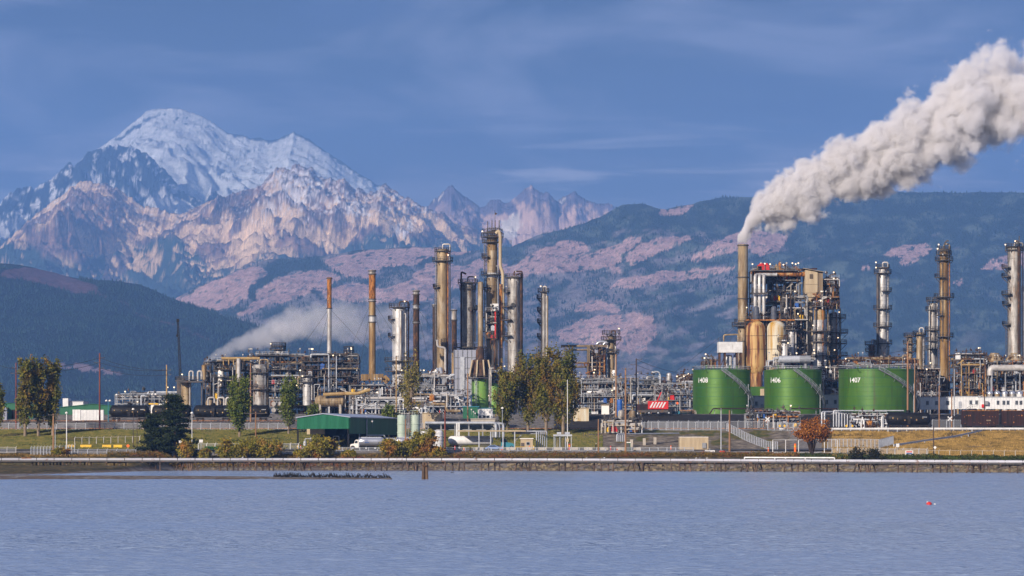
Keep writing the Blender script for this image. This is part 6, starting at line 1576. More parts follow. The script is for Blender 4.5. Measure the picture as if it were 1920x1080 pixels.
for i, (q, w, tp, Y, lb) in enumerate(((350, 34, 822, 956, 'olive bush at the foot of the large pine'), (385, 22, 840, 956, 'low dark bush right of the large pine'), (440, 66, 826, 955, 'left part of the widest olive bush on the shore'), (492, 90, 820, 957, 'widest olive bush on the shore with yellow leaves'), (603, 64, 818, 956, 'olive bush in front of the open shed'),
                                      (736, 54, 824, 955, 'bush hiding the rear of the first tanker truck'), (768, 44, 822, 957, 'bush between the sage tanks and the trestle'), (796, 56, 806, 956, 'tallest thin leaved bush beside the red pole'), (113, 34, 842, 955, 'small round bush beside the left fence'), (820, 30, 838, 955, 'reddish bush beside the dark red pole'), (565, 30, 842, 955, 'low bush left of the shed'), (655, 26, 846, 955, 'low yellow bush under the tanker truck cab'))):
    tree('bush', q, w, tp, Y, 'bush', lb, 7500 if w > 50 else 3000, 'bush', seed=20 + i, group='bushes on the shore', leaf=.25, cat='bush')
tree('autumn_tree', 1522, 84, 776, 925, 'autumn', 'orange leaved spreading tree with bare lower branches', 3800, 'fan', seed=40, leaf=.20)
tree('bush', 1606, 36, 836, 893, 'darkbush', 'almost black bush on the right shore', 1500, 'bush', seed=41, leaf=.18, cat='bush'); tree('bush', 1640, 40, 836, 890, 'darkbush', 'second almost black bush, with twigs, on the right shore', 1300, 'bush', seed=42, leaf=.18, cat='bush')
def brush(name, pxa, pxb, fy, dy, n, hgt, mname, label, seed, leaf=.16, cat='brush', dens=None, up=0.0):
    rg = np.random.RandomState(seed); q = rg.uniform(pxa, pxb, n); Y = fy(q) + rg.uniform(0, dy, n); x = (q - 960) * Y / F
    hh = hgt * (.55 + .9 * np.clip(fbm(x * .22, Y * .2, 3, seed) + .35, 0, 1))
    z = ground_z(x, Y) + up + hh * rg.rand(n) ** .6
    o = leaves(np.stack([x, Y, z], 1), leaf, rg, mname, None, name); tag(o, label, cat, kind='stuff'); return o
LM['hedge'] = leafmat('hedge_leaf', (.07, .06, .014), (.20, .13, .03), (.20, .055, .02))
LM['hedgegreen'] = leafmat('dark_hedge_leaf', (.015, .022, .006), (.07, .10, .015))
LM['straw'] = leafmat('straw_blade', (.16, .10, .025), (.40, .26, .08), (.07, .05, .015))
LM['grass'] = leafmat('grass_blade', (.06, .075, .014), (.18, .15, .04))
brush('brush', 200, 1500, lambda q: np.interp(q, [0, 960, 1500], [950, 946, 925]), 12, 34000, 1.3, 'hedge', 'low red brown brush along the top of the bank', 51)
brush('brush', -20, 200, lambda q: q * 0 + 948, 10, 4000, .6, 'straw', 'dry grass tufts at the left end of the bank', 52)
brush('brush', 1500, 1945, lambda q: shoreY(q) + 14, 14, 14000, 1.1, 'hedgegreen', 'dark green brambles along the right bank', 53)
def tall_grass(name, pxa, pxb, Ya, Yb, n, h, mname, label, seed):
    rg = np.random.RandomState(seed); Y = rg.uniform(Ya, Yb, n * 2); q = rg.uniform(pxa, pxb, n * 2); x = (q - 960) * Y / F
    k = fbm(x * .05, Y * .08, 3, seed) + .35 > rg.rand(n * 2) * .7; x, Y = x[k][:n], Y[k][:n]; n = len(x); z = ground_z(x, Y) + .15
    hh = h * (.4 + .9 * rg.rand(n)); wv = .10 + .14 * rg.rand(n); dx = rg.normal(size=n) * .15 * hh
    co = np.stack([np.stack([x - wv, Y, z], 1), np.stack([x + wv, Y, z], 1), np.stack([x + dx, Y + .1, z + hh], 1)], 1).reshape(-1, 3)
    me = bpy.data.meshes.new(name); me.vertices.add(n * 3); me.vertices.foreach_set('co', co.astype(np.float32).ravel()); me.loops.add(n * 3); me.loops.foreach_set('vertex_index', np.arange(n * 3, dtype=np.int32)); me.polygons.add(n); me.polygons.foreach_set('loop_start', np.arange(0, n * 3, 3, dtype=np.int32)); me.update(calc_edges=True)
    me.materials.append(LM[mname]); o = bpy.data.objects.new(name, me); COL.objects.link(o); tag(o, label, 'grass', kind='stuff')
tall_grass('dry_grass', 1560, 1945, 903, 1056, 60000, .65, 'straw', 'golden dry grass on the right slope', 61)
tall_grass('grass', -20, 345, 1002, 1064, 34000, .35, 'grass', 'short green grass on the left field', 62)
tall_grass('slope_grass', 345, 1130, 1006, 1064, 38000, .4, 'grass', 'patchy grass on the slope below the railway', 63)

# ------------------------------------------------------------------ poles, masts and wires
def pole(px, top, Y, m, label, arms=(), w=.34, kind='utility_pole', base=None, lampn=0, group=None, cat='utility pole'):
    t = th(kind, px, Y, label, cat, group); b = t.location; z1 = at(0, top, Y).z; x = b.x
    mb = MB(); mb.tube([(x, Y, b.z - .3), (x, Y, z1)], [w / 2 * 1.15, w / 2 * .8], 9); mb.build('shaft', M[m], t, smooth=True)
    for (py, l_, r_) in arms:
        z = at(0, py, Y).z; mb = MB(); mb.beam((x - l_, Y - w / 2 - .1, z), (x + r_, Y - w / 2 - .1, z), .16)
        for e in ([-l_ + .1] if l_ > .6 else []) + ([r_ - .1] if r_ > .6 else []): mb.beam((x + e, Y - w / 2 - .1, z), (x + e, Y - w / 2 - .1, z + .35), .12)
        mb.build('crossarm', M['dark'], t)
    for i in range(lampn):
        mb = MB(); dx = (i - (lampn - 1) / 2) * 1.1; mb.beam((x, Y, z1 - .1), (x + dx, Y - .3, z1 + .15), .1); mb.lathe((x + dx, Y - .35, z1 + .1), [(.08, .35), (.38, .1), (.36, -.15), (.05, -.2)], 10); mb.build('lamp_head', M['lampoff'], t)
    return t
pole(30, 680, 1068, 'woodred', 'reddish pole left of the big poplars', ((690, 1.2, 1.6), (700, 1.6, .3)), .42)
pole(187, 662, 1100, 'woodred', 'tallest reddish pole in front of the white trailers', ((671, .3, 1.6), (680, 1.8, .2), (690, .2, 1.2)), .5)
pole(312.5, 684, 1100, 'ochre', 'yellow brown pole rising behind the large pine', ((694, 1.2, 1.4), (703, .2, 1.4)), .5)
pole(100, 776, 955, 'wood', 'short wooden pole with flat top board on the left shore', ((778, 1.4, 1.4),), .45)
pole(125, 775, 962, 'white', 'white lamp mast on the left shore', (), .3, 'lamp_post', lampn=1, cat='lamp post')
pole(103.5, 800, 957, 'galv', 'thin steel post behind the short wooden pole', (), .18, 'steel_post', cat='post')
pole(250, 768, 1010, 'wooddark', 'thin black mast left of the dark pines', (), .18, 'lamp_post', lampn=1, cat='lamp post'); pole(257, 776, 1004, 'wooddark', 'second thin black mast touching the dark pines', (), .18, 'lamp_post', cat='lamp post')
pole(203, 752, 1120, 'teal', 'green twin lamp mast left of the black tank cars', (), .25, 'lamp_post', lampn=2, cat='lamp post')
pole(219, 741, 1140, 'galv', 'grey lamp mast at the left end of the pipe rack', (), .25, 'lamp_post', lampn=1, cat='lamp post'); pole(289, 740, 1140, 'galv', 'twin lamp mast before the left pipe rack', (), .22, 'lamp_post', lampn=2, cat='lamp post')
pole(360, 775, 958, 'white', 'white post at the right edge of the large pine', (), .2, 'lamp_post', lampn=1, cat='lamp post')
pole(470, 681, 1120, 'wood', 'light wooden pole rising out of the full green poplar', (), .5)
pole(479.5, 772, 1040, 'wood', 'wooden post between the two green poplars carrying a flat lamp bar', ((775, 3.4, 3.4),), .42)
pole(743, 667, 1110, 'ochre', 'orange wooden pole behind the middle of the shed', ((668, .2, .9),), .42)
pole(760.5, 786, 968, 'wood', 'short light pole between the sage tanks', (), .4); pole(834.5, 768, 956, 'woodred', 'dark red pole at the shore beside the white tanks', (), .5)
pole(877, 700, 1105, 'wood', 'straight wooden pole in front of the lime green drum', (), .42)
pole(942, 766, 1010, 'galv', 'white headed lamp post before the central poplars', (), .2, 'lamp_post', lampn=1, cat='lamp post'); pole(1064, 712, 1000, 'white', 'slender white mast before the broadest poplar', (), .22, 'mast', cat='mast')
pole(1155, 664, 1100, 'wood', 'tall wooden pole before the short column', (), .5); pole(1173, 690, 962, 'wood', 'nearest pale wooden pole beside the portable toilet', ((692, .9, 2.0), (704, .2, 1.6)), .5)
pole(1193, 672, 1110, 'wooddark', 'dark pole with staggered arms left of the crane truck', ((674, .2, 1.8), (684, 1.8, .2), (697, .2, 1.7)), .48)
pole(1122, 786, 962, 'wood', 'short leaning wooden pole beside the walking worker', (), .36); pole(1352, 766, 975, 'galv', 'blue grey lamp post right of the cream container', ((768, .9, .2),), .28, 'lamp_post', cat='lamp post')
pole(1368, 769, 965, 'wood', 'stubby bright wooden pole right of the cream container', (), .5); pole(1702, 640, 1130, 'wood', 'tallest wooden pole in front of tank 1407', (), .6); pole(1715.5, 672, 1135, 'wood', 'second wooden pole in front of tank 1407', ((674, .2, 1.4),), .55)
pole(1761, 722, 1090, 'wood', 'wooden pole left of the crossing sign at the right', ((722, 2.0, 2.0),), .42); pole(1784.5, 730, 1095, 'wood', 'wooden pole directly behind the crossing sign', ((734, 3.6, .2),), .42)
pole(1789.5, 692, 1150, 'galv', 'slim grey steel mast before the ochre deck', (), .3, 'mast', cat='mast'); pole(1846, 668, 1180, 'wooddark', 'dark mast with lamp before the ochre deck', ((670, .2, 1.8),), .35, 'mast', cat='mast')
pole(1750.5, 798, 915, 'wooddark', 'thin black post in the dry grass', (), .3, 'steel_post', cat='post')
for q, tp in ((645, 790), (672, 783)): pass
def wire(a, b, sag, label):
    a, b = Vector(a), Vector(b); mb = MB(); P = []
    for i in range(15):
        f = i / 14; P.append(a.lerp(b, f) - Vector((0, 0, sag * 4 * f * (1 - f))))
    mb.tube(P, .06, 4, cap=False); o = mb.build('overhead_wire', M['wire'], None); tag(o, label, 'wire', 'overhead wires', 'thing')
for (a, b, Y0, Y1, pa, pb) in ((-20, 30, 1068, 1068, 671, 690), (30, 187, 1068, 1100, 690, 671), (30, 187, 1068, 1100, 700, 680), (187, 312.5, 1100, 1100, 671, 694), (187, 312.5, 1100, 1100, 680, 694), (187, 312.5, 1100, 1100, 690, 703)):
    wire(at(a, pa, Y0 - .4), at(b, pb, Y1 - .4), 1.1, 'thin power line strung between the reddish poles on the left')
for i, py in enumerate((674, 684, 697)): wire(at(1193, py, 1109.6), at(1330, 700 + i * 9, 1500), 2.0, 'thin power line running right from the dark pole with arms')
for i, py in enumerate((655, 668)): wire(at(1702, py, 1129.6), at(1560, 650 + 18 * i + 12, 1500), 1.6, 'thin power line running left from the tallest wooden pole')

# ------------------------------------------------------------------ fences, rails, barriers
net = newmat('chain_link')[0]
_nt = net.node_tree; _b = _nt.nodes['Principled BSDF']; _b.inputs['Base Color'].default_value = (.38, .40, .44, 1); _b.inputs['Alpha'].default_value = .22; _b.inputs['Roughness'].default_value = .6
M['net'] = net
def fence(label, pts, h, step, m='galv', mesh=True, arm=True, t_=.11, rail=True, cap=98):
    """pts: (px, Y) corners; posts, rails and the woven mesh"""
    P = [G(q, Y) for q, Y in pts]; t = empty('chain_link_fence', tuple(P[0]), label, 'fence'); posts = []
    for a, b in zip(P[:-1], P[1:]):
        n = max(1, int((b - a).length / step))
        for i in range(n): q = a.lerp(b, i / n); q.z = gz(q.x, q.y); posts.append(q)
    posts.append(P[-1])
    rest = MB()
    for i, q in enumerate(posts):
        g = MB() if i < cap else rest; g.tube([q - Vector((0, 0, .1)), q + Vector((0, 0, h))], t_, 6)
        if arm: g.beam(q + Vector((0, 0, h)), q + Vector((.28, -.15, h + .36)), .07)
        if i < cap: g.build('post', M[m], t)
    if rest.v: rest.build('posts', M[m], t)['kind'] = 'stuff'
    if rail:
        for hh in (h, .1):
            r = MB()
            for a, b in zip(posts[:-1], posts[1:]): r.beam(a + Vector((0, 0, hh)), b + Vector((0, 0, hh)), .07)
            r.build('rail', M[m], t)
    if mesh:
        r = MB()
        for a, b in zip(posts[:-1], posts[1:]): r.add([a + Vector((0, .04, .1)), b + Vector((0, .04, .1)), b + Vector((0, .04, h)), a + Vector((0, .04, h))], [(0, 1, 2, 3)])
        r.build('netting', net, t)
    return t
fence('long fence with pale posts beside the railway on the left', [(-20, 1067), (900, 1067)], 1.9, 2.9)
fence('tall fence with angled arms before the black bund', [(1180, 1064), (1360, 1064)], 2.4, 2.2)
fence('second tall fence close behind the first before the black bund', [(1215, 1105), (1440, 1105)], 2.6, 3.0)
fence('fence stepping down the gravel slope to the gate', [(1360, 1064), (1458, 990)], 2.4, 2.4, arm=False)
fence('tall white posts round the gate beside the orange tree', [(1449, 962), (1570, 962)], 3.6, 3.2, 'white', arm=False, mesh=False)
fence('fenced pen with tight rods right of the orange tree', [(1552, 985), (1648, 975), (1675, 1000)], 3.0, 1.2, arm=False)
fence('dark slatted fence with curled tops left of the pale banner', [(1560, 925), (1738, 912)], 2.2, 2.2)
fence('long fence with pale posts along the foot of the dry grass', [(1740, 908), (1945, 900)], 1.9, 2.6, 'concrete', mesh=False)
fence('closely spaced rod fence beside the short wooden pole', [(58, 956), (100, 957), (140, 960)], 2.5, .85)
fence('low fence running right from the rod fence to the dark pine', [(128, 958), (255, 958)], 1.5, 2.4)
fence('far fence behind the yellow barriers', [(140, 1018), (262, 1022)], 2.2, 1.9, 'pale', mesh=False)
fence('low rail fence at the far left corner', [(-20, 962), (30, 962)], 1.6, 1.9, 'pale')
fence('pale fence on the grass behind the widest bush', [(372, 990), (560, 992)], 1.8, 2.2, 'white')
fence('shoreside fence with leaning tops in front of the truck yard', [(560, 966), (1300, 966)], .95, 2.4, arm=False)
fence('short fence by the crossing signs before the railway', [(1440, 1064), (1500, 1062)], 2.3, 1.7)
fence('fence seen past the crossing sign at the right', [(1748, 1105), (1802, 1105)], 3.0, 2.0)
def guardrail(label, pts, step=4.0):
    t = empty('guardrail', tuple(G(*pts[0])), label, 'guardrail'); P = [G(*p) for p in pts]; rl = MB(); k = 0
    for a, b in zip(P[:-1], P[1:]):
        n = max(1, int((b - a).length / step)); Q = []
        for i in range(n + 1): q = a.lerp(b, i / n); q.z = gz(q.x, q.y) + .15; Q.append(q)
        for u, v in zip(Q[:-1], Q[1:]):
            up = Vector((0, -.12, .85)); rl.beam(u + up, v + up, .12, .52)
            pb = MB(); pb.box((u.x, u.y + .1, u.z + .5), (.3, .25, 1.25)); pb.build('post', M['galv'], t)
    rl.build('rail', M['white'], t); return t
guardrail('steel guardrail along the railway at the right', [(1560, 1058), (1945, 1058)], 2.7)
guardrail('guardrail descending diagonally through the dry grass', [(1676, 985), (1842, 1052)], 6.0)
# railway tracks
for nm, Y in (('near track', 1077), ('far track on the left', 1122)):
    t = th('railway_track', 960 if Y == 1077 else 300, Y, 'steel rails of the ' + nm, 'railway track')
    xa, xb = ((-175, 175) if Y == 1077 else (-175, -58)); z = gz(0 if Y == 1077 else -120, Y) + .26
    for dy in (-.72, .72): mb = MB(); mb.box(((xa + xb) / 2, Y + dy, z + .12), (xb - xa, .1, .18)); mb.build('rail', M['rust'], t)
    mb = MB(); x = xa
    while x < xb: mb.box((x, Y, z - .02), (.25, 2.5, .12)); x += .9
    mb.build('sleepers', M['wooddark'], t)['kind'] = 'stuff'
JB = 'concrete barriers along the shore road'
jl = ['left of the blue car', 'right of the blue car', 'under the yellow rail', 'left of the red pump sign', 'under the metering skid', 'right of the metering skid', 'left of the walking worker', 'right of the walking worker', 'near the pale wooden pole', 'right of the portable toilet']
proto = None
def jersey(px, Y, label, m, group, w=2.3):
    t = th('barrier', px, Y, label, 'barrier', group); x, z = t.location.x, t.location.z + .15; mb = MB()
    pr = [(-.32, 0), (-.32, .12), (-.18, .32), (-.11, .85), (.11, .85), (.18, .32), (.32, .12), (.32, 0)]
    n = len(pr); mb.add([(x - w / 2, Y + a, z + b) for a, b in pr] + [(x + w / 2, Y + a, z + b) for a, b in pr], [(i, (i + 1) % n, n + (i + 1) % n, n + i) for i in range(n)] + [tuple(range(n - 1, -1, -1)), tuple(range(n, 2 * n))])
    mb.build('block', M[m], t); return t
for q, l in zip((899, 957, 987, 1017, 1046, 1076, 1103, 1133, 1163, 1194), jl): jersey(q, 969.5, 'pale concrete barrier ' + l, 'concrete', JB)
yl = ['leftmost yellow barrier, beside the white lamp mast', 'longest yellow barrier', 'yellow barrier in the middle', 'yellow barrier nearest the orange diamond sign']
for q, l in zip((132, 161, 200, 221), yl): jersey(q, 1008, l if len(l.split()) > 3 else l + ' of the left lot', 'yellow', 'yellow barriers on the left lot', 3.2 if q == 161 else 2.5)

# signs
def sign(px, Y, py, size, m, label, shape='diamond', pm='galv', txt=None, name='road_sign', h=None):
    t = th(name, px, Y, label, 'sign'); x = t.location.x; z = at(0, py, Y).z
    mb = MB(); mb.tube([(x, Y, t.location.z), (x, Y, z + size * .4)], .06, 6); mb.build('post', M[pm], t)
    mb = MB()
    if shape == 'diamond': mb.add([(x + a * size, Y - .08 - c_, z + b * size) for c_ in (0, .06) for a, b in ((0, -.7), (.7, 0), (0, .7), (-.7, 0))], [(7, 6, 5, 4), (0, 1, 2, 3), (0, 4, 5, 1), (1, 5, 6, 2), (2, 6, 7, 3), (3, 7, 4, 0)])
    elif shape == 'cross':
        for s_ in (-1, 1): mb.beam((x - .8 * size, Y - .1 - .03 * s_, z - s_ * .8 * size), (x + .8 * size, Y - .1 - .03 * s_, z + s_ * .8 * size), .05, .34)
    else: mb.box((x, Y - .1, z), (size, .06, h or size * .5))
    pl = mb.build('panel', M[m], t)
    if txt: flat_text(t, txt[0], (x, Y - .15, z), txt[1], txt[2], bold=.02)
    return t
for i, (q, lb) in enumerate(((1462, 'yellow diamond sign above the white plate, left of the orange tree'), (1471, 'yellow diamond sign nearest the orange tree on its left'), (1519, 'yellow diamond sign seen through the middle of the orange tree'), (1534, 'yellow diamond sign through the right side of the orange tree'), (1587, 'left yellow diamond sign below tank 1407'), (1598, 'right yellow diamond sign below tank 1407'))):
    sign(q, 1062, 798.5, .62, 'yellow', lb)
sign(240, 1000, 836, .75, 'orange', 'orange diamond warning sign on the left lot'); sign(1270, 1200, 756, .75, 'orange', 'orange diamond sign hung before the trussed rack')
sign(1439, 1068, 786, .8, 'white', 'white railway crossbuck left of the orange tree', 'cross'); sign(1781, 1066, 785, .8, 'white', 'white railway crossbuck beside the maroon hopper car', 'cross')
sign(1331, 964, 847.5, 2.7, 'white', 'white board reading SITE 14 near the cream container', 'rect', txt=('SITE 14', .72, 'black'), h=1.0)
t = sign(1354, 964, 848, 1.45, 'white', 'white board with a red top right of the SITE 14 board', 'rect', h=.9); pbox(t, t.location.x - .7, t.location.x + .7, 963.75, 963.83, at(0, 847.6, 964).z, at(0, 845.2, 964).z, 'red', 'red_band')
sign(377, 958, 827, 1.0, 'white', 'white notice board beside the large pine', 'rect', h=.8); sign(1683, 915, 835, .85, 'white', 'small white square sign at the guardrail end', 'rect', h=.9)
sign(1753, 912, 839, .62, 'lampoff', 'pale round headed marker beside the thin black post', 'diamond'); sign(1465, 1061, 804, 1.3, 'white', 'white plate under the yellow diamond signs', 'rect', h=.35)
sign(338, 957, 828, .9, 'white', 'small white square sign against the pine', 'rect', h=.6)
t = th('banner', 1740, 907, 'pale tarpaulin banner with red and blue stripes on the fence', 'banner')
pbox(t, (1681 - 960) * 907 / F, (1712 - 960) * 907 / F, 906.8, 906.9, t.location.z + .3, t.location.z + 2.0, 'beige', 'cloth'); pbox(t, (1697 - 960) * 907 / F, (1712 - 960) * 907 / F, 906.7, 906.78, t.location.z + .25, t.location.z + 1.9, 'white', 'notice')
for z_, m_ in ((1.6, 'red'), (1.15, 'blue'), (.7, 'maroon')): pbox(t, (1699 - 960) * 907 / F, (1710 - 960) * 907 / F, 906.6, 906.68, t.location.z + z_ - .16, t.location.z + z_ + .12, m_, 'stripe')
# bollards and cones
def bollard(px, Y, m, label, h=1.1, w=.16, m2=None, cone=False):
    t = th('traffic_cone' if cone else 'bollard', px, Y, label, 'cone' if cone else 'bollard', None); b = t.location + Vector((0, 0, .15)); mb = MB()
    if cone: mb.lathe(tuple(b), [(.34, 0), (.34, .06), (.24, .07), (.05, h)], 10)
    else: mb.lathe(tuple(b), [(w, 0), (w, h), (w * .6, h + .1), (.01, h + .12)], 10)
    mb.build('body', M[m], t)
    mb = MB(); mb.lathe(tuple(b), [(w * 1.08, h * .62), (w * 1.08, h * .8)], 10); mb.build('band', M[m2 or 'white'], t)
for a in ((853, 975, 'red', 'red post beside the trailer wheels'), (558, 1000, 'yellow', 'yellow bollard at the left post of the shed'), (564, 1000, 'red', 'red bollard at the left post of the shed'), (636, 985, 'yellow', 'yellow bollard before the shed corner'), (1001, 984, 'yellow', 'yellow bollard at the small hut'), (1440.5, 964, 'orange', 'orange marker post left of the gate'), (1491, 963, 'orange', 'large orange post with yellow top under the orange tree', 2.2, .3, 'yellow'),
          (347, 957, 'red', 'red post beside the low green hedge'), (1145, 968, 'red', 'red marker right of the walking worker'), (1258, 985, 'orange', 'thin orange post left of the cream container'), (1068, 976, 'red', 'red extinguisher post at the metering skid', 1.6, .28, 'yellow'), (993, 975, 'orange', 'orange post before the hut')): bollard(*a)
for a in ((941.5, 972, 'orange', 'orange traffic cone right of the blue car', 1.1), (870, 974, 'orange', 'orange traffic cone beside the trailer', .9), (1157, 967, 'orange', 'orange traffic cone left of the portable toilet', .8)): bollard(*a, cone=True)
tr_ = th('guard_frame', 976, 976, 'yellow tubular guard frame in front of the tractor', 'guard rail'); c = tr_.location; mb = MB(); mb.tube([(c.x - 1.4, c.y, c.z), (c.x - 1.4, c.y, c.z + 1), (c.x + 1.2, c.y, c.z + 1), (c.x + 1.2, c.y, c.z)], .12, 8); mb.build('tube', M['yellow'], tr_)
# ------------------------------------------------------------------ vehicles
def wheel(par, x, y, z, r, w=.32, rim='galv', face=-1):
    mb = MB(); mb.tube([(x, y, z), (x, y + w, z)], r, 20); o = mb.build('wheel', M['rubber'], par)
    q = MB(); q.tube([(x, y - .03, z), (x, y + .05, z)], r * .52, 14); q.build('rim', M[rim], o); return o
def ribbed(par, a, b, r, m, name='tank', bands=4, n=22, endr=.35, ell=1.0):
    a, b = Vector(a), Vector(b); d = (b - a).normalized(); pts = [a - d * r * endr * 1.0, a - d * r * endr * .8, a - d * r * endr * .4, a]; rr = [r * .25, r * .62, r * .9, r]
    for i in range(1, bands + 1): p = a.lerp(b, i / (bands + 1)); pts += [p - d * .06, p - d * .04, p + d * .04, p + d * .06]; rr += [r, r + .035, r + .035, r]
    pts += [b, b + d * r * endr * .4, b + d * r * endr * .8, b + d * r * endr]; rr += [r, r * .9, r * .62, r * .25]
    mb = MB(); mb.tube(pts, rr, n); return mb.build(name, M[m], par, smooth=True)
def tanker(pxa, Y, label, mcab='lampoff', L_=9.6, face=-1, mark='blue'):
    t = th('tanker_truck', pxa, Y, label, 'tanker truck'); x0, z0 = t.location.x, t.location.z + .2
    ribbed(t, (x0 + 2.6, Y + 1.3, z0 + 2.35), (x0 + 9.0, Y + 1.3, z0 + 2.35), 1.12, 'chrome', bands=3)
    mb = MB(); mb.box((x0 + 5.8, Y + 1.3, z0 + 3.5), (5.6, .5, .16)); mb.build('catwalk', M['galv'], t)
    mb = MB(); mb.box((x0 + 5.2, Y + 1.3, z0 + 1.02), (9.0, .9, .28)); mb.box((x0 + 5.9, Y + .3, z0 + 1.28), (6.6, .25, .2)); mb.build('chassis', M['dark'], t)
    # cab with raked windscreen and a bonnet
    pr = [(0, .55), (0, 1.35), (.25, 1.62), (1.05, 1.75), (1.35, 2.6), (1.6, 2.82), (2.35, 2.82), (2.35, .55)]
    n = len(pr); mb = MB(); mb.add([(x0 + a, Y + .15, z0 + b) for a, b in pr] + [(x0 + a, Y + 2.4, z0 + b) for a, b in pr], [tuple(range(n)), tuple(range(2 * n - 1, n - 1, -1))] + [(i, n + i, n + (i + 1) % n, (i + 1) % n) for i in range(n)]); cb = mb.build('cab', M[mcab], t)
    mb = MB(); mb.add([(x0 + 1.2, Y + .12, z0 + 1.85), (x0 + 2.05, Y + .12, z0 + 1.85), (x0 + 2.05, Y + .12, z0 + 2.55), (x0 + 1.45, Y + .12, z0 + 2.55)], [(0, 1, 2, 3)]); mb.build('side_window', M['glass'], cb)
    mb = MB(); mb.box((x0 + 2.5, Y + .3, z0 + 2.4), (.16, .16, 2.4)); mb.build('exhaust', M['chrome'], t)
    mb = MB(); mb.tube([(x0 + .7, Y + .1, z0 + .55), (x0 + .7, Y + .4, z0 + .55)], .68, 18); mb.build('mudguard', M['dark'], t)
    for dx in (.7, 4.4, 6.9, 8.0): wheel(t, x0 + dx, Y + .05, z0 + .5, .5)
    pbox(t, x0 + 4.0, x0 + 5.2, Y + .15, Y + .165, z0 + 2.0, z0 + 2.15, mark, 'stripe')
    mb = MB(); vs, fs = glyph_mesh('~~~', .8); 
    for r_ in (2.42, 2.62): mb.tube([(x0 + 4.1 + i * .14, Y + .17 - .0, z0 + r_ + .08 * math.sin(i * 1.9 + r_)) for i in range(7)], .03, 4)
    mb.build('scrawl_mark', M[mark], t)
    mb = MB(); [mb.beam((x0 + 8.5 + q, Y + .4 + q, z0 + 1.2), (x0 + 8.5 + q, Y + .4 + q, z0 + 3.4), .06) for q in (0, .35)]; mb.build('ladder', M['dark'], t)
    mb = MB(); mb.box((x0 + 9.3, Y + .3, z0 + .9), (.15, .3, .25)); mb.build('tail_light', M['red'], t); return t
tanker(656.5, 974, 'polished tanker truck with white cab beside the green shed')
tanker(727, 985, 'second polished tanker truck partly hidden by bushes', mark='blue')
t = th('gas_trailer', 840, 990, 'long white gas tank trailer behind a dark blue green tractor', 'tanker truck'); x0, z0, Y = t.location.x, t.location.z + .2, 990
ribbed(t, (x0 + .9, Y + 1.3, z0 + 2.55), (x0 + 11.8, Y + 1.3, z0 + 2.55), 1.25, 'white', bands=0, endr=.7)
for i, (dx, dz) in enumerate(((3.6, .3), (4.2, .1), (5.0, .3), (2.4, -.5), (4.8, -.5), (6.2, -.5))): pass
mb = MB(); mb.box((x0 + 1.2, Y + .1, z0 + 1.9), (.1, .2, .5)); mb.box((x0 + 1.2, Y + .1, z0 + 1.1), (.1, .2, .3)); mb.build('tail_light', M['red'], t)
mb = MB(); mb.box((x0 + 2.2, Y + 1.3, z0 + 1.1), (3.8, 1.0, .35)); mb.box((x0 + 12.4, Y + 1.3, z0 + 1.0), (7.0, 1.0, .3)); mb.build('chassis', M['dark'], t)
mb = MB(); vs, fs = glyph_mesh('GAS', .8); mb.tube([(x0 + 8 + i * .22, Y + .02, z0 + 2.5 + .14 * math.sin(i * 2.2)) for i in range(9)], .06, 4); mb.build('faded_mark', M['maroon'], t)
for dx in (1.8, 3.2, 12.9, 14.1, 17.9): wheel(t, x0 + dx, Y + .05, z0 + .52, .52)
pr = [(14.9, .6), (14.9, 3.0), (15.3, 3.25), (16.2, 3.1), (16.9, 2.0), (18.2, 1.75), (18.6, 1.4), (18.6, .6)]
n = len(pr); mb = MB(); mb.add([(x0 + a, Y + .15, z0 + b) for a, b in pr] + [(x0 + a, Y + 2.45, z0 + b) for a, b in pr], [tuple(range(n - 1, -1, -1)), tuple(range(n, 2 * n))] + [(i, (i + 1) % n, n + (i + 1) % n, n + i) for i in range(n)]); cb = mb.build('tractor', M['teal'], t)
mb = MB(); mb.add([(x0 + 15.6, Y + .12, z0 + 2.1), (x0 + 16.6, Y + .12, z0 + 2.1), (x0 + 16.2, Y + .12, z0 + 2.9), (x0 + 15.6, Y + .12, z0 + 2.9)], [(0, 1, 2, 3)]); mb.build('side_window', M['glass'], cb)
# car
t = th('car', 926, 967, 'light blue saloon car on the shore road behind the brush', 'car'); x, z, Y = t.location.x, t.location.z + .2, 967
pr = [(-2.4, .35), (-2.4, .75), (-1.7, .92), (-1.05, 1.38), (.35, 1.42), (1.15, .98), (2.1, .86), (2.4, .6), (2.4, .35)]
n = len(pr); ins = [.12, .05, .03, .28, .28, .05, .05, .15, .15]
mb = MB(); mb.add([(x + a, Y + i_, z + b) for (a, b), i_ in zip(pr, ins)] + [(x + a, Y + 1.75 - i_, z + b) for (a, b), i_ in zip(pr, ins)], [tuple(range(n - 1, -1, -1)), tuple(range(n, 2 * n))] + [(i, (i + 1) % n, n + (i + 1) % n, n + i) for i in range(n)])
bd = mb.build('body', mat('light_blue_paint', (.22, .33, .62), rough=.25, spec=.6), t)
mb = MB(); mb.add([(x - 1.5, Y - .01, z + .95), (x + .95, Y - .01, z + .97), (x + .3, Y + .2, z + 1.33), (x - 1.0, Y + .2, z + 1.30)], [(0, 1, 2, 3)]); mb.build('side_window', M['glass'], bd)
for dx in (-1.5, 1.5): wheel(t, x + dx, Y - .02, z + .32, .33, .22)
mb = MB(); mb.sphere((x + 2.35, Y + .25, z + .62), .12, 8); mb.build('headlight', M['lampoff'], t); mb = MB(); mb.box((x - 2.38, Y + .3, z + .68), (.08, .3, .14)); mb.build('tail_light', M['red'], t)
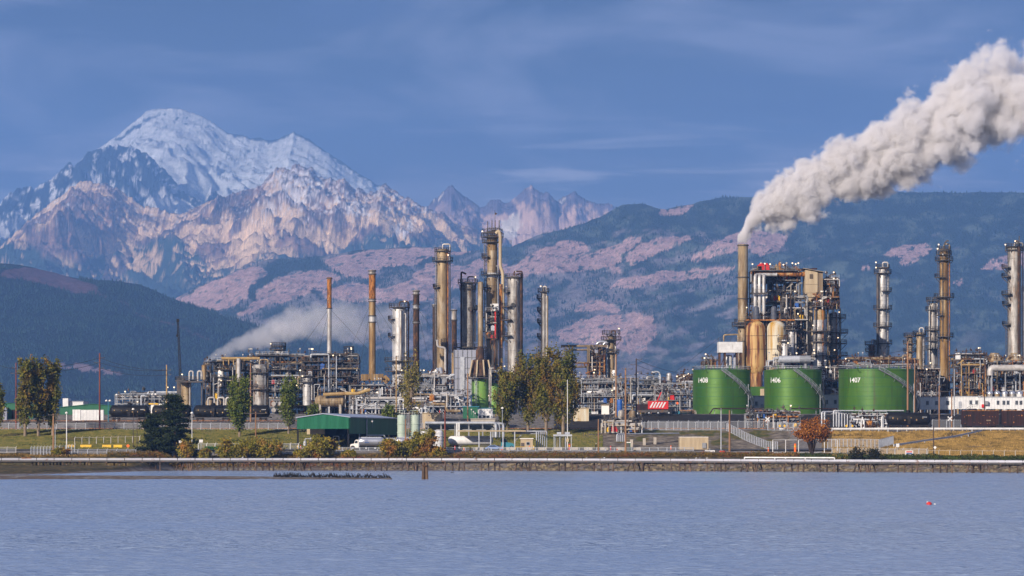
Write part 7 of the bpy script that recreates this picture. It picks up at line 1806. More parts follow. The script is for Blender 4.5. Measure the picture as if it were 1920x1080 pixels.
# rail cars
def tank_car(x, Y, label, group='black tank cars', L_=13.2, r=1.95):
    z = gz(x, Y) + .45; t = empty('tank_car', (x, Y, z), label, 'tank car', group)
    ribbed(t, (x - L_ / 2 + .8, Y, z + 3.0), (x + L_ / 2 - .8, Y, z + 3.0), r, 'black', bands=2, endr=.5)
    mb = MB(); mb.lathe((x, Y, z + 3.0 + r - .15), [(.7, 0), (.7, .55), (.5, .8), (.02, .85)], 14); mb.tube([(x - .9, Y, z + 3.2 + r), (x + .9, Y, z + 3.2 + r)], .08, 6); mb.build('dome', M['black'], t)
    mb = MB(); mb.box((x, Y, z + 1.15), (L_ + .5, 1.6, .35)); mb.box((x - L_ / 2 - .4, Y, z + 1.0), (.6, .35, .35)); mb.box((x + L_ / 2 + .4, Y, z + 1.0), (.6, .35, .35)); mb.build('frame', M['black'], t)
    for s_ in (-1, 1):
        mb = MB(); mb.box((x + s_ * (L_ / 2 - 2), Y - .95, z + .6), (2.4, .25, .4)); bg = mb.build('bogie', M['black'], t)
        for d in (-.9, .9): q = MB(); q.tube([(x + s_ * (L_ / 2 - 2) + d, Y - 1.0, z + .47), (x + s_ * (L_ / 2 - 2) + d, Y - .7, z + .47)], .46, 16); q.build('wheel', M['char'], bg)
    rg = random.Random(int(x * 7))
    mb = MB(); 
    for i in range(6): mb.box((x - L_ / 2 + 1.5 + i * 1.9 + rg.uniform(-.3, .3), Y - r - .02, z + 2.9 + rg.uniform(-.5, .5)), (rg.uniform(.12, .4), .06, rg.uniform(.15, .6)))
    mb.build('markings', M['ochre'], t)['kind'] = 'stuff'
    mb = MB(); [mb.box((x + L_ / 2 - 2.4 + i * .28, Y - r - .0, z + 3.5), (.16, .06, .3)) for i in range(5)]; mb.build('lettering', M['galv'], t)
    mb = MB(); [mb.beam((x + d, Y - r - .12, z + 1.3), (x + d, Y - r - .12, z + 3.9), .06) for d in (-.3, .3)]; [mb.beam((x - .3, Y - r - .12, z + 1.5 + k * .35), (x + .3, Y - r - .12, z + 1.5 + k * .35), .05) for k in range(7)]; mb.build('ladder', M['dark'], t)
    return t
tank_car((1703 - 960) * 1077 / F, 1077, 'single black tank car before tank 1407')
for q, l in ((243, 'black tank car nearest the green warehouse'), (322, 'black tank car hidden mostly by the dark pine'), (400, 'black tank car between the dark pine and the full green poplar'), (470, 'black tank car at the right end of the left row')): tank_car((q - 960) * 1122 / F, 1122, l, L_=12.2)
def hopper(x, L_, label, ribs):
    Y = 1077; z = gz(x, Y) + .45; t = empty('hopper_car', (x, Y, z), label, 'railway wagon', 'maroon railway wagons')
    pr = [(-L_ / 2, 1.3), (-L_ / 2, 5.4), (L_ / 2, 5.4), (L_ / 2, 1.3), (L_ / 2 - 1.6, .9), (-L_ / 2 + 1.6, .9)]
    n = len(pr); mb = MB(); mb.add([(x + a, Y - 1.5, z + b) for a, b in pr] + [(x + a, Y + 1.5, z + b) for a, b in pr], [tuple(range(n - 1, -1, -1)), tuple(range(n, 2 * n))] + [(i, (i + 1) % n, n + (i + 1) % n, n + i) for i in range(n)]); mb.build('body', M['maroon'], t)
    mb = MB(); i = -L_ / 2 + .3
    while i < L_ / 2: mb.box((x + i, Y - 1.56, z + 3.2), (.14, .16, 4.2)); i += ribs
    mb.build('ribs', M['maroon'], t); mb = MB(); mb.box((x, Y - 1.5, z + 5.48), (L_, .25, .16)); mb.box((x, Y, z + 5.46), (L_ - 1, 1.2, .12)); mb.build('top_rail', M['rust'], t)
    for s_ in (-1, 1):
        mb = MB(); mb.box((x + s_ * (L_ / 2 - 2), Y - .95, z + .6), (2.4, .25, .4)); bg = mb.build('bogie', M['black'], t)
        for d in (-.9, .9): q = MB(); q.tube([(x + s_ * (L_ / 2 - 2) + d, Y - 1.0, z + .47), (x + s_ * (L_ / 2 - 2) + d, Y - .7, z + .47)], .46, 16); q.build('wheel', M['char'], bg)
    rg = random.Random(int(x)); mb = MB()
    for i in range(18): mb.box((x + rg.uniform(-L_ / 2 + .5, L_ / 2 - .5), Y - 1.66, z + rg.choice((1.6, 1.9, 3.6, 4.0))), (rg.uniform(.12, .35), .05, rg.uniform(.15, .45)))
    mb.build('markings', M['rust'], t)['kind'] = 'stuff'
    mb = MB(); [mb.box((x + 2 + i * .34, Y - 1.66, z + 2.5 + (i % 3 == 1) * .0), (.2, .05, .34)) for i in range(4)]; mb.build('lettering', M['beige'], t)
hopper((1837 - 960) * 1077 / F, 11.2, 'maroon railway wagon beside the crossbuck', .95); hopper((1915 - 960) * 1077 / F, 12.4, 'dark maroon wagon cut by the right edge', 1.3)
# semi trailers and the green warehouse on the left
def box_trailer(pxa, pxb, top, bot, Y, label):
    a, b = at(pxa, top, Y), at(pxb, bot, Y); t = th('semi_trailer', (pxa + pxb) / 2, Y, label, 'trailer', 'white trailers at the green warehouse')
    pbox(t, a.x, b.x, Y, Y + 2.5, b.z, a.z, 'white', 'body'); mb = MB(); i = a.x + .6
    while i < b.x: mb.box((i, Y - .03, (a.z + b.z) / 2), (.06, .08, a.z - b.z - .1)); i += 1.1
    mb.build('seams', M['galv'], t); mb = MB(); mb.box(((a.x + b.x) / 2, Y + 1.2, b.z - .2), (b.x - a.x - .6, 1.2, .35)); mb.build('chassis', M['dark'], t)
    for d in (1.2, 2.4): wheel(t, a.x + d, Y + .1, b.z - .75, .5)
    mb = MB(); mb.box((b.x - 2, Y + .4, b.z - .8), (.25, .25, 1.2)); mb.build('landing_leg', M['dark'], t); return t
box_trailer(136, 151, 768, 789, 1140, 'short beige ended trailer left of the long one'); box_trailer(152, 194, 768.5, 788, 1136, 'long white semi trailer behind the tallest reddish pole')
def shed_box(t, x0, x1, y0, y1, z0, z1, peak, m, rm, name='wall'):
    mb = MB(); xm = (x0 + x1) / 2; mb.add([(x0, y0, z0), (x1, y0, z0), (x1, y0, z1), (x0, y0, z1), (x0, y1, z0), (x1, y1, z0), (x1, y1, z1), (x0, y1, z1), (xm, y0, z1 + peak), (xm, y1, z1 + peak)], [(0, 1, 2, 8, 3), (5, 4, 7, 9, 6), (0, 3, 7, 4), (1, 5, 6, 2)]); mb.build(name, M[m], t)
    mb = MB(); e = .3; mb.add([(x0 - e, y0 - e, z1 - .05), (xm, y0 - e, z1 + peak + .05), (x1 + e, y0 - e, z1 - .05), (x0 - e, y1, z1 - .05), (xm, y1, z1 + peak + .05), (x1 + e, y1, z1 - .05), (x0 - e, y0 - e, z1 + .15), (xm, y0 - e, z1 + peak + .25), (x1 + e, y0 - e, z1 + .15), (x0 - e, y1, z1 + .15), (xm, y1, z1 + peak + .25), (x1 + e, y1, z1 + .15)], [(6, 7, 10, 9), (7, 8, 11, 10), (0, 3, 4, 1), (1, 4, 5, 2), (0, 1, 7, 6), (1, 2, 8, 7), (0, 6, 9, 3), (2, 5, 11, 8)]); mb.build('roof', M[rm], t)
t = th('warehouse', 185, 1175, 'long low green warehouse behind the white trailers', 'warehouse'); x0, x1 = (112 - 960) * 1160 / F, (238 - 960) * 1160 / F
shed_box(t, x0, x1, 1160, 1185, t.location.z - 4, at(0, 764, 1160).z, 1.0, 'shed', 'shed'); pbox(t, x0 + 16, x0 + 19, 1159.8, 1159.95, t.location.z, at(0, 770, 1160).z, 'black', 'door')
t = th('warehouse', 15, 1150, 'dark green warehouse at the left edge behind the poplars', 'warehouse'); shed_box(t, (-30 - 960) * 1150 / F, (62 - 960) * 1150 / F, 1150, 1175, t.location.z - 4, at(0, 759, 1150).z, .4, 'shed', 'shed'); pbox(t, (8 - 960) * 1150 / F, (15 - 960) * 1150 / F, 1147, 1149.8, t.location.z - 3, at(0, 764, 1150).z, 'bluegrey', 'annexe'); pbox(t, (22 - 960) * 1150 / F, (42 - 960) * 1150 / F, 1149.8, 1149.95, t.location.z - 2, at(0, 768, 1150).z, 'black', 'door')
t = th('plant_building', 137, 1260, 'cream roofed building peeping over the green warehouse', 'building'); pbox(t, at(130, 0, 1260).x, at(156, 0, 1260).x, 1260, 1275, GZ, at(0, 753, 1260).z, 'white', 'wall'); pbox(t, at(119, 0, 1260).x, at(129, 0, 1260).x, 1258, 1266, GZ, at(0, 747, 1260).z, 'white', 'tower_block'); pbox(t, at(129.8, 0, 1260).x, at(157, 0, 1260).x, 1259.7, 1276, at(0, 753, 1260).z + .003, at(0, 752, 1260).z, 'galv', 'roof')
t = th('site_hut', 295, 1140, 'pale hut with yellow stripe behind the black tank cars', 'hut'); pbox(t, at(283, 0, 1150).x, at(304, 0, 1150).x, 1150, 1156, 13, at(0, 757, 1150).z, 'lampoff', 'wall'); pbox(t, at(279, 0, 1150).x, at(297, 0, 1150).x, 1149.7, 1149.95, at(0, 758.5, 1150).z, at(0, 756, 1150).z, 'yellow', 'stripe')
# green open shed
t = th('loading_shed', 650, 1000, 'big open sided green metal shed with grey roof', 'shed')
def wl_(p, Y, z): return Vector(((p - 960) * Y / F, Y, z))
z0 = 5.4; C = wl_(655, 985, 0); Lc = wl_(557, 1003, 0); Rc = wl_(746, 1034, 0); Bk = Lc + (Rc - C); zt, zb1, zb2, pk = 14.5, 11.4, 10.0, 1.05
def wallp(par, a, b, za, zb, m, name, corr=.55, top2=None, peak=None):
    mb = MB(); d = (b - a); n = max(2, int(d.length / corr)); nn = Vector((-d.y, d.x, 0)).normalized() * -.07; vs = []
    for i in range(n + 1):
        f = i / n; p = a + d * f + (nn if i % 2 else Vector((0, 0, 0))); zz = zb + (peak * (1 - abs(2 * f - 1)) if peak else 0); vs += [(p.x, p.y, za), (p.x, p.y, zz)]
    bk = Vector((d.y, -d.x, 0)).normalized() * -.25; m0 = len(vs)
    for i in range(n + 1):
        f = i / n; p = a + d * f + bk; zz = zb + (peak * (1 - abs(2 * f - 1)) if peak else 0); vs += [(p.x, p.y, za), (p.x, p.y, zz)]
    fs = [(2 * i, 2 * i + 2, 2 * i + 3, 2 * i + 1) for i in range(n)] + [(m0 + 2 * i + 1, m0 + 2 * i + 3, m0 + 2 * i + 2, m0 + 2 * i) for i in range(n)] + [(2 * i, m0 + 2 * i, m0 + 2 * i + 2, 2 * i + 2) for i in range(n)]
    mb.add(vs, fs); return mb.build(name, M[m], par)
wallp(t, Lc, C, zb1, zt, 'shed', 'gable_wall', peak=pk); wallp(t, C, C.lerp(Rc, .32), zb2, zt, 'shed', 'side_wall'); wallp(t, C.lerp(Rc, .34), Rc, zb2 - .2, zt, 'shed', 'side_wall')
mid0, mid1 = Lc.lerp(C, .5), Bk.lerp(Rc, .5); e = .15
mb = MB(); zr = zt + pk
mb.add([(Lc.x - .4, Lc.y - .3, zt + .02), (mid0.x, mid0.y - .5, zr + .05), (C.x + .3, C.y - .5, zt + .02), (Bk.x, Bk.y, zt + .02), (mid1.x, mid1.y, zr + .05), (Rc.x + .4, Rc.y, zt + .02)] + [(Lc.x - .4, Lc.y - .3, zt + .25), (mid0.x, mid0.y - .5, zr + .3), (C.x + .3, C.y - .5, zt + .25), (Bk.x, Bk.y, zt + .25), (mid1.x, mid1.y, zr + .3), (Rc.x + .4, Rc.y, zt + .25)], [(6, 7, 10, 9), (7, 8, 11, 10), (0, 3, 4, 1), (1, 4, 5, 2), (0, 1, 7, 6), (1, 2, 8, 7), (2, 5, 11, 8), (0, 6, 9, 3)]); mb.build('roof', M['roofgrey'], t)
wallp(t, Bk, Bk.lerp(Rc, .999), 5.4, zt, 'black', 'back_wall')  # back walls coloured black, standing in for the shade inside the shed
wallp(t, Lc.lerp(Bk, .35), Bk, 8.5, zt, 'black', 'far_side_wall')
for f in (0.015, .98): p = Lc.lerp(C, f); mb = MB(); mb.box((p.x, p.y + .3, (z0 + zb1) / 2), (.5, .5, zb1 - z0)); mb.build('post', M['black'], t)
for f in (.2, .4, .6, .8): p = C.lerp(Rc, f); mb = MB(); mb.box((p.x, p.y + .3, (z0 + zb2) / 2), (.35, .35, zb2 - z0)); mb.build('post', M['grey'], t)
pbox(t, Lc.x + 2.5, Lc.x + 7.5, 1008, 1012, 9.9, 11.6, 'beige', 'inner_panel'); pbox(t, Lc.x + 1.5, C.x, 1000, 1000.4, z0, z0 + .35, 'yellow', 'kerb')
p = C.lerp(Rc, .35); mb = MB(); mb.box((p.x, p.y - .3, (zb2 - 1 + zt + .4) / 2), (.35, .3, zt - zb2 + 1.4)); mb.build('downpipe', M['galv'], t); pipe(t, [(p.x, p.y - .5, 9.6), (p.x + 5, p.y - .5, 9.6), (p.x + 5.2, p.y - .5, 8.7), (p.x + 11, p.y - .5, 8.7)], .2, 'galv')
lamp(t, (p.x + 1.6, p.y - .8, 13.6), False, .2); lamp(t, (p.x - .2, p.y - .4, zt + 1.4), False, .2)
for i, (q, y_, m_, h_) in enumerate(((572, 1012, 'galv', 2.4), (583, 1010, 'dark', 3.4), (596, 1008, 'dark', 3.0), (610, 1010, 'grey', 2.0), (625, 1006, 'dark', 3.6))):
    u = th('loading_pump', q, y_, ['pale pump set nearest the left post of the shed', 'dark loading arm, second from the left under the shed', 'dark loading arm in the middle of the shed', 'low grey pump under the shed', 'dark loading arm nearest the shed corner'][i], 'pump', 'loading equipment under the green shed')
    c = u.location; mb = MB(); mb.lathe(tuple(c), vessel_profile(.5, 0, h_ * .6, .4, 1), 12); mb.build('body', M[m_], u, smooth=True); pipe(u, [(c.x, c.y, c.z + h_ * .6), (c.x, c.y, c.z + h_), (c.x + 1.6, c.y, c.z + h_), (c.x + 1.6, c.y, c.z + .6)], .13, 'galv')
def stand_tank(px, w, top, Y, m, label, rail_=True, dome=.25, cat='tank', legs=False):
    t = th('upright_tank', px, Y, label, cat); r = w * sp(Y) / 2; z1 = at(0, top, Y).z; x = t.location.x; zb = t.location.z + (1.0 if legs else .1); mb = MB(); mb.lathe((x, Y, 0), vessel_profile(r, zb, z1, r * dome, 3), 26); mb.build('shell', M[m], t, smooth=True)
    if legs:
        for a in (0.8, 2.3, 3.9, 5.5): mb = MB(); mb.beam((x + r * .8 * math.cos(a), Y + r * .8 * math.sin(a), t.location.z), (x + r * .8 * math.cos(a), Y + r * .8 * math.sin(a), zb + .5), .2); mb.build('leg', M['white'], t)
    if rail_: mb = MB(); railing_mb(mb, [(x + r * math.cos(a), Y + r * math.sin(a), z1 + .05) for a in np.linspace(0, 2 * math.pi, 11)], 1.3, .1, .9); mb.build('railing', M['sage'], t); ladder(t, x + r + .4, Y - .3, t.location.z, z1 + 1, 'grey', False)
    return t
stand_tank(753.5, 17, 779, 990, 'sage', 'sage green upright tank against the shed'); stand_tank(778, 18.5, 779, 992, 'sage', 'sage green upright tank right of its twin'); 
stand_tank(821, 20, 811, 985, 'white', 'white upright tank right of the thin leaved bush', False, .5, legs=True); stand_tank(796, 16, 812, 988, 'white', 'white upright tank mostly behind the thin leaved bush', False, .5)
stand_tank(1162, 10, 750, 1150, 'blue', 'blue upright tank beside the tall wooden pole', False, .3)
# pipe bridge, canopy and metering gear
t = th('pipe_bridge', 870, 1030, 'low bridge of grey pipes bending down above the canopy', 'pipe bridge'); Y = 1030
for i, (r, dy, zz, xe) in enumerate(((.42, 0, 793, 930), (.35, .9, 795, 936), (.3, 1.8, 794, 944), (.45, 2.4, 800, 925))): pipe(t, [at(797, zz, Y + dy), at(xe, zz, Y + dy), at(xe, 820, Y + dy)], r, 'galv' if i < 3 else 'grey')
mb = MB()
for q in (803, 827, 853, 879, 905): mb.beam(at(q, 798, Y + 1), G(q, Y + 1), .4); mb.beam(at(q, 797, Y - .6), at(q, 797, Y + 3), .3)
mb.beam(at(797, 802, Y + 3), at(925, 802, Y + 3), .3, 1.4); mb.build('support', M['grey'], t)
for q in (856.5, 860.5): mb = MB(); mb.box((at(q, 0, 1020).x, 1020, (gz(-15, 1020) + at(0, 793, 1020).z) / 2), (.45, .4, at(0, 793, 1020).z - gz(-15, 1020))); mb.build('white_column', M['white'], t)
t = th('canopy', 935, 985, 'flat cream canopy on posts over the gas trailer', 'canopy'); zc = at(0, 808, 985).z; mb = MB(); mb.box((at(922, 0, 985).x, 987.5, zc), ((990 - 862) * sp(985), 7, .35)); mb.build('roof', M['beige'], t)
for q in (898, 920, 943, 965): mb = MB(); mb.box((at(q, 0, 984).x, 984.3, (t.location.z + zc) / 2 - .1), (.3, .3, zc - t.location.z - .15)); mb.build('post', M['galv'], t)
t = th('pipe_manifold', 1005, 987, 'grey pipes running right from the canopy and dropping in a row', 'pipes')
for i in range(6): pipe(t, [at(960 + i * 3, 808.5, 987 + i * .6), at(1006 + i * 3.8, 808.5, 987 + i * .6), at(1006 + i * 3.8, 840, 987 + i * .6)], .17, 'galv')
mb = MB(); mb.beam(at(964, 828, 986), at(982, 811, 986), .25); mb.beam(at(960, 812, 988), at(1022, 812, 988), .3, .6); mb.build('brace', M['grey'], t)
def hut(px0, px1, top, Y, m, rm, label, name='hut', win=None, depth=3.0, door=None):
    t = th(name, (px0 + px1) / 2, Y, label, 'hut'); x0, x1 = at(px0, 0, Y).x, at(px1, 0, Y).x; z1 = at(0, top, Y).z; pbox(t, x0, x1, Y, Y + depth, t.location.z - .3, z1, m, 'wall'); pbox(t, x0 - .2, x1 + .2, Y - .25, Y + depth + .2, z1 + .003, z1 + .22, rm, 'roof')
    for q in (win or ()): c = at(q, 0, Y); mb = MB(); mb.box((c.x, Y - .05, t.location.z + (z1 - t.location.z) * .6), (1.0, .12, .9)); wo_ = mb.build('window', M['galv'], t); mb = MB(); mb.box((c.x, Y - .13, t.location.z + (z1 - t.location.z) * .6), (.8, .05, .7)); mb.build('pane', M['glass'], wo_)
    if door: c = at(door, 0, Y); mb = MB(); mb.box((c.x, Y - .05, t.location.z + 1.05), (.9, .1, 2.1)); mb.build('door', M['dark'], t)
    return t
hut(976, 999, 823, 984, 'beige', 'lampoff', 'beige hut with pale awning right of the canopy', win=(990,), door=980)
t = hut(868, 897, 763, 1120, 'shed', 'teal', 'dark green container hut at the foot of the lime green drum', depth=4)
for q in (884, 888, 891): lamp(t, (at(q, 0, 1119).x, 1119, at(0, 768 + (q - 884), 1119).z), False, .1)
hut(896, 924, 766, 1118, 'white', 'teal', 'white hut with green windows beside the green container', win=(900, 908, 915), depth=4)
hut(791, 829, 775, 1100, 'beige', 'beige', 'blank cream box building left of the dark red pole', depth=5); hut(795, 928, 786, 1106, 'concrete', 'concrete', 'low concrete wall block behind the pipe bridge', depth=1.5)
hut(1075, 1104, 766, 1140, 'silo2', 'beige', 'rust stained cream box right of the central poplars', depth=4); hut(1128, 1142, 760, 1160, 'lampoff', 'beige', 'small cream tent like hut with a black frame', depth=3)
t = th('metering_skid', 1055, 983, 'grey metering skid with small top tanks right of the canopy', 'skid'); c = t.location
mb = MB(); mb.box((c.x, 984, c.z + 4.2), (5.2, 3, .5)); mb.build('roof', M['galv'], t); mb = MB(); [mb.box((c.x + d, 983, c.z + 2), (.2, .2, 4.2)) for d in (-2.4, -.8, .8, 2.4)]; mb.build('frame', M['galv'], t)
for i in range(9): pipe(t, [(c.x - 2 + i * .5, 983.4, c.z + .2), (c.x - 2 + i * .5, 983.4, c.z + 3.9)], .10, ('galv', 'tan', 'dark')[i % 3])
pbox(t, c.x - 1.6, c.x - .4, 983, 984, c.z + 4.5, c.z + 5.1, 'galv', 'top_tank'); pbox(t, c.x + .6, c.x + 2, 983, 984, c.z + 4.5, c.z + 5.1, 'galv', 'top_tank'); pbox(t, c.x + 1.0, c.x + 1.7, 982.7, 982.9, c.z + 2.4, c.z + 3.3, 'beige', 'panel')
t = th('pipe_run', 1215, 1012, 'long grey pipes on concrete blocks bending down beside the pale wooden pole', 'pipes')
for i in range(5): pipe(t, [at(1157 + i * 3.4, 828, 1012 + i * .5), at(1157 + i * 3.4, 814, 1012 + i * .5), at(1273, 812.5, 1030 + i * .5)], .2, 'galv')
for q, Y_ in ((1184, 1014), (1208, 1019), (1228, 1022)): g = G(q, Y_); mb = MB(); mb.box((g.x, Y_, g.z + .9), (.8, 1.5, 2.2)); mb.build('plinth', M['concrete'], t)
t = th('shipping_container', 1300, 985, 'cream corrugated container with a grey meter box', 'container'); x0, x1 = at(1273, 0, 985).x, at(1328, 0, 985).x; zt_ = at(0, 820, 985).z
wallp(t, Vector((x0, 985, 0)), Vector((x1, 985, 0)), t.location.z + .2, zt_, 'sandy' if False else 'beige', 'side', corr=.18); pbox(t, x0, x1, 985.3, 987.6, t.location.z + .2, zt_ - .01, 'beige', 'body'); pbox(t, x1 - 1.7, x1 - .6, 984.6, 984.9, t.location.z + .6, t.location.z + 2.1, 'grey', 'meter_box'); pbox(t, x0 - .05, x1 + .05, 984.9, 987.7, zt_ + .003, zt_ + .14, 'lampoff', 'top_rail')
t = th('portable_toilet', 1178, 968, 'dark green portable toilet with pale roof by the nearest wooden pole', 'portable toilet'); c = t.location
pbox(t, c.x - .6, c.x + .6, 968, 969.2, c.z + .15, c.z + 2.2, 'shed', 'cabin'); pbox(t, c.x - .65, c.x + .65, 967.9, 969.3, c.z + 2.2, c.z + 2.42, 'lampoff', 'roof'); pbox(t, c.x - .4, c.x + .4, 967.9, 967.99, c.z + .3, c.z + 2.0, 'dark', 'door')
# crane truck, boom, stores
t = empty('crane_boom', tuple(at(337, 715, 1235)), 'tall thin black lattice crane boom on the left', 'crane')
a, b = at(338.5, 716, 1235), at(333.5, 601, 1235)
mb = MB()
for d in (Vector((-.35, -.35, 0)), Vector((.35, -.35, 0)), Vector((.35, .35, 0)), Vector((-.35, .35, 0))): mb.beam(a + d, b + d * .6, .2)
for i in range(22): f, g = i / 22, (i + 1) / 22; mb.beam(a.lerp(b, f) + Vector((-.35, -.35, 0)), a.lerp(b, g) + Vector((.35, -.35, 0)), .16); mb.beam(a.lerp(b, f) + Vector((.35, -.35, 0)), a.lerp(b, f) + Vector((-.35, -.35, 0)), .14)
mb.build('boom', M['black'], t); pbox(t, a.x - 1.2, a.x + 1.4, 1233.5, 1236.5, GZ, a.z + 1.5, 'dark', 'mast_base'); mb = MB(); mb.box((b.x, 1235, b.z), (.9, .8, 1.2)); mb.beam(b, b - Vector((.3, 0, 5)), .1); mb.box((b.x - .3, 1235, b.z - 5.3), (.5, .4, .8)); mb.build('boom_head', M['black'], t)
t = empty('crane_truck', (at(1232, 0, 1150).x, 1150, gz(40, 1158)), 'red machine body with five white diagonal stripes', 'crane truck'); x0, x1, za, zb = at(1215, 0, 1150).x, at(1253, 0, 1150).x, at(0, 767, 1150).z, at(0, 752, 1150).z
pbox(t, x0, x1, 1150, 1153, za, zb, 'red', 'body'); pbox(t, x0 - 4, x0, 1150.4, 1152.6, za - .3, zb - 1.0, 'maroon', 'cab'); pbox(t, x0 - 4, x1, 1150.5, 1152.5, za - 1.1, za - .01, 'dark', 'chassis')
for i in range(5):
    mb = MB(); xx = x0 + .5 + i * .98; mb.add([(xx, 1149.93, za + .45), (xx + .5, 1149.93, za + .45), (xx + 1.5, 1149.93, zb - .35), (xx + 1.0, 1149.93, zb - .35), (xx, 1149.98, za + .45), (xx + .5, 1149.98, za + .45), (xx + 1.5, 1149.98, zb - .35), (xx + 1.0, 1149.98, zb - .35)], [(0, 1, 2, 3), (7, 6, 5, 4), (0, 4, 5, 1), (1, 5, 6, 2), (2, 6, 7, 3), (3, 7, 4, 0)]); mb.build('stripe', M['white'], t)
for d in (-3, 0, 3.5): wheel(t, (x0 + x1) / 2 + d, 1150.2, za - 1.2, .55)
mb = MB(); mb.beam((x0 + 3, 1151.5, zb), at(1240, 735, 1151.5), .35); mb.build('jib', M['red'], t)
for i, (q, w, h, m_, l) in enumerate(((1204, 1.4, 1.4, 'yellow', 'yellow crate below the crane truck cab'), (1213, 1.0, 1.2, 'concrete', 'pale crate right of the yellow one'), (1228, 2.2, 1.0, 'blue', 'blue tarpaulin bundle under the red machine'), (1237, 3.2, 1.7, 'bluegrey', 'grey wrapped timber pile'), (1254, 3.8, 1.8, 'beige', 'stack of pale planks beside the grey wrapped pile'), (1278, 6.5, .9, 'teal', 'long turquoise sheeted stack'), (1288, 5.0, 1.4, 'wood', 'row of wooden pallets left of tank 1408'), (1102, 2.4, 1.0, 'shed', 'low green skip right of the rusty box'), (1112, 3.2, .8, 'white', 'white tarpaulin heap beside the green skip'), (1300, 2, 1.2, 'concrete', 'concrete block beside tank 1408'))):
    t = empty('stacked_goods', (at(q, 0, 1156).x, 1156, 0), l, 'stores'); t.location.z = gz(t.location.x, 1156); c = t.location; mb = MB(); nl = max(1, int(h / .35))
    for k in range(nl): mb.box((c.x + .06 * (k % 2), 1156, c.z + .2 + (k + .5) * h / nl), (w - .12 * (k % 3), 1.6, h / nl - .05))
    mb.build('pile', M[m_], t); mb = MB(); [mb.box((c.x + d * w, 1155.15, c.z + h / 2), (.1, .1, h + .25)) for d in (-.3, .3)]; mb.build('strap', M['dark'], t)
# pipework between railway and tanks
def manifold(px0, px1, top, bot, Y, n, label, curved=False, m='galv', r=.2):
    t = th('pipe_manifold', (px0 + px1) / 2, Y, label, 'pipes')
    for i in range(n):
        q = px0 + i * 5.2
        if curved: pipe(t, [at(q, bot, Y + i * .4), at(q, top, Y + i * .4), at(q + 30, top, Y + 3 + i * .4), at(q + 30, bot, Y + 3 + i * .4)], r * 1.3, m)
        else: pipe(t, [at(q, bot, Y + i * .4), at(q, top, Y + i * .4), at(px1, top, Y + i * .4)], r, m)
    mb = MB(); g = gz(at(px0, 0, Y).x, Y)
    for q in np.arange(px0 + 8, px1, 24): mb.beam((at(q, 0, Y).x, Y + 2, g - 1), (at(q, 0, Y).x, Y + 2, at(0, top, Y).z), .28)
    mb.beam(at(px0, top + 3, Y + 2), at(px1, top + 3, Y + 2), .3); mb.build('support', M['grey'], t); return t
manifold(1563, 1695, 770, 800, 1112, 6, 'rack of white pipes bending down below tank 1407'); manifold(1541, 1600, 772, 798, 1116, 2, 'two arched white pipes between tanks 1406 and 1407', True)
manifold(1450, 1492, 772, 776, 1118, 3, 'three low arched pipes below tank 1406', True); manifold(1640, 1690, 776, 790, 1105, 4, 'short white pipes behind the single tank car', m='white')
rack('pipe_rack', 'long shelf of boxes and valves below tanks 1408 and 1406', 'pipe rack', 1398, 1500, [776, 786], 1112, 5, 8, 26, 71, 'grey', ['pale', 'grey', 'dark', 'galv', 'rust'], base=803, boxes=9, drums=2, lamps=2)
rack('pipe_rack', 'low valve station below tank 1407', 'pipe rack', 1596, 1662, [781, 790], 1104, 4, 5, 24, 72, 'galv', ['white', 'galv', 'pale'], base=804, boxes=3, lamps=0)
rack('pipe_rack', 'small pale pump station between the pale pole and the long pipes', 'pipe rack', 1128, 1204, [794, 800], 1052, 4, 6, 26, 73, 'concrete', ['concrete', 'pale', 'beige', 'galv'], base=812, boxes=8, drums=2, lamps=0, brace=.1)
t = th('red_pipe', 1530, 1190, 'thin dark red pipe running before the tank bottoms', 'pipe'); pipe(t, [at(1330, 777, 1160), at(1337, 766, 1160), at(1430, 766, 1160)], .2, 'maroon'); pipe(t, [at(1484, 766, 1160), at(1570, 766.5, 1160)], .2, 'maroon')
mb = MB(); [mb.beam(at(q, 766, 1161), at(q, 786, 1161), .2) for q in (1340, 1372, 1404, 1492, 1530)]; mb.build('support', M['grey'], t)
t = th('hedge', 350, 978, 'bright green clipped low hedge on the lot', 'hedge'); rgx = np.random.RandomState(5); n = 3000; q = rgx.uniform(384, 445, n); Yq = 985 + rgx.uniform(0, 6, n); xq = (q - 960) * Yq / F; LM['lawn'] = leafmat('clipped_leaf', (.03, .11, .02), (.05, .17, .03)); leaves(np.stack([xq, Yq, ground_z(xq, Yq) + rgx.rand(n) * 1.0], 1), .16, rgx, 'lawn', t, 'foliage')
# worker walking along the road
t = th('person', 1117, 975, 'worker in dark clothes and white hard hat walking on the shore road', 'person'); b = t.location + Vector((0, 0, .2))
V = [(0, 0, .95), (0, 0, 1.2), (.04, 0, 1.42), (.06, 0, 1.52), (.08, 0, 1.66), (.0, -.1, .92), (.18, -.1, .52), (.10, -.1, .08), (.26, -.1, .03), (0, .1, .92), (-.16, .1, .50), (-.42, .1, .12), (-.30, .1, .04), (.03, -.2, 1.40), (-.10, -.26, 1.12), (-.02, -.26, .88), (.06, -.26, .80), (.03, .2, 1.40), (.20, .25, 1.14), (.36, .24, .98), (.43, .24, .94)]
E = [(0, 1), (1, 2), (2, 3), (3, 4), (0, 5), (5, 6), (6, 7), (7, 8), (0, 9), (9, 10), (10, 11), (11, 12), (2, 13), (13, 14), (14, 15), (15, 16), (2, 17), (17, 18), (18, 19), (19, 20)]
RAD = [.16, .15, .17, .06, .10, .10, .07, .05, .045, .10, .07, .05, .045, .075, .05, .035, .035, .075, .05, .035, .035]
me = bpy.data.meshes.new('body'); me.from_pydata(V, E, []); pb_ = bpy.data.objects.new('body', me); COL.objects.link(pb_); pb_.parent = t; pb_.location = (0, 0, .2)
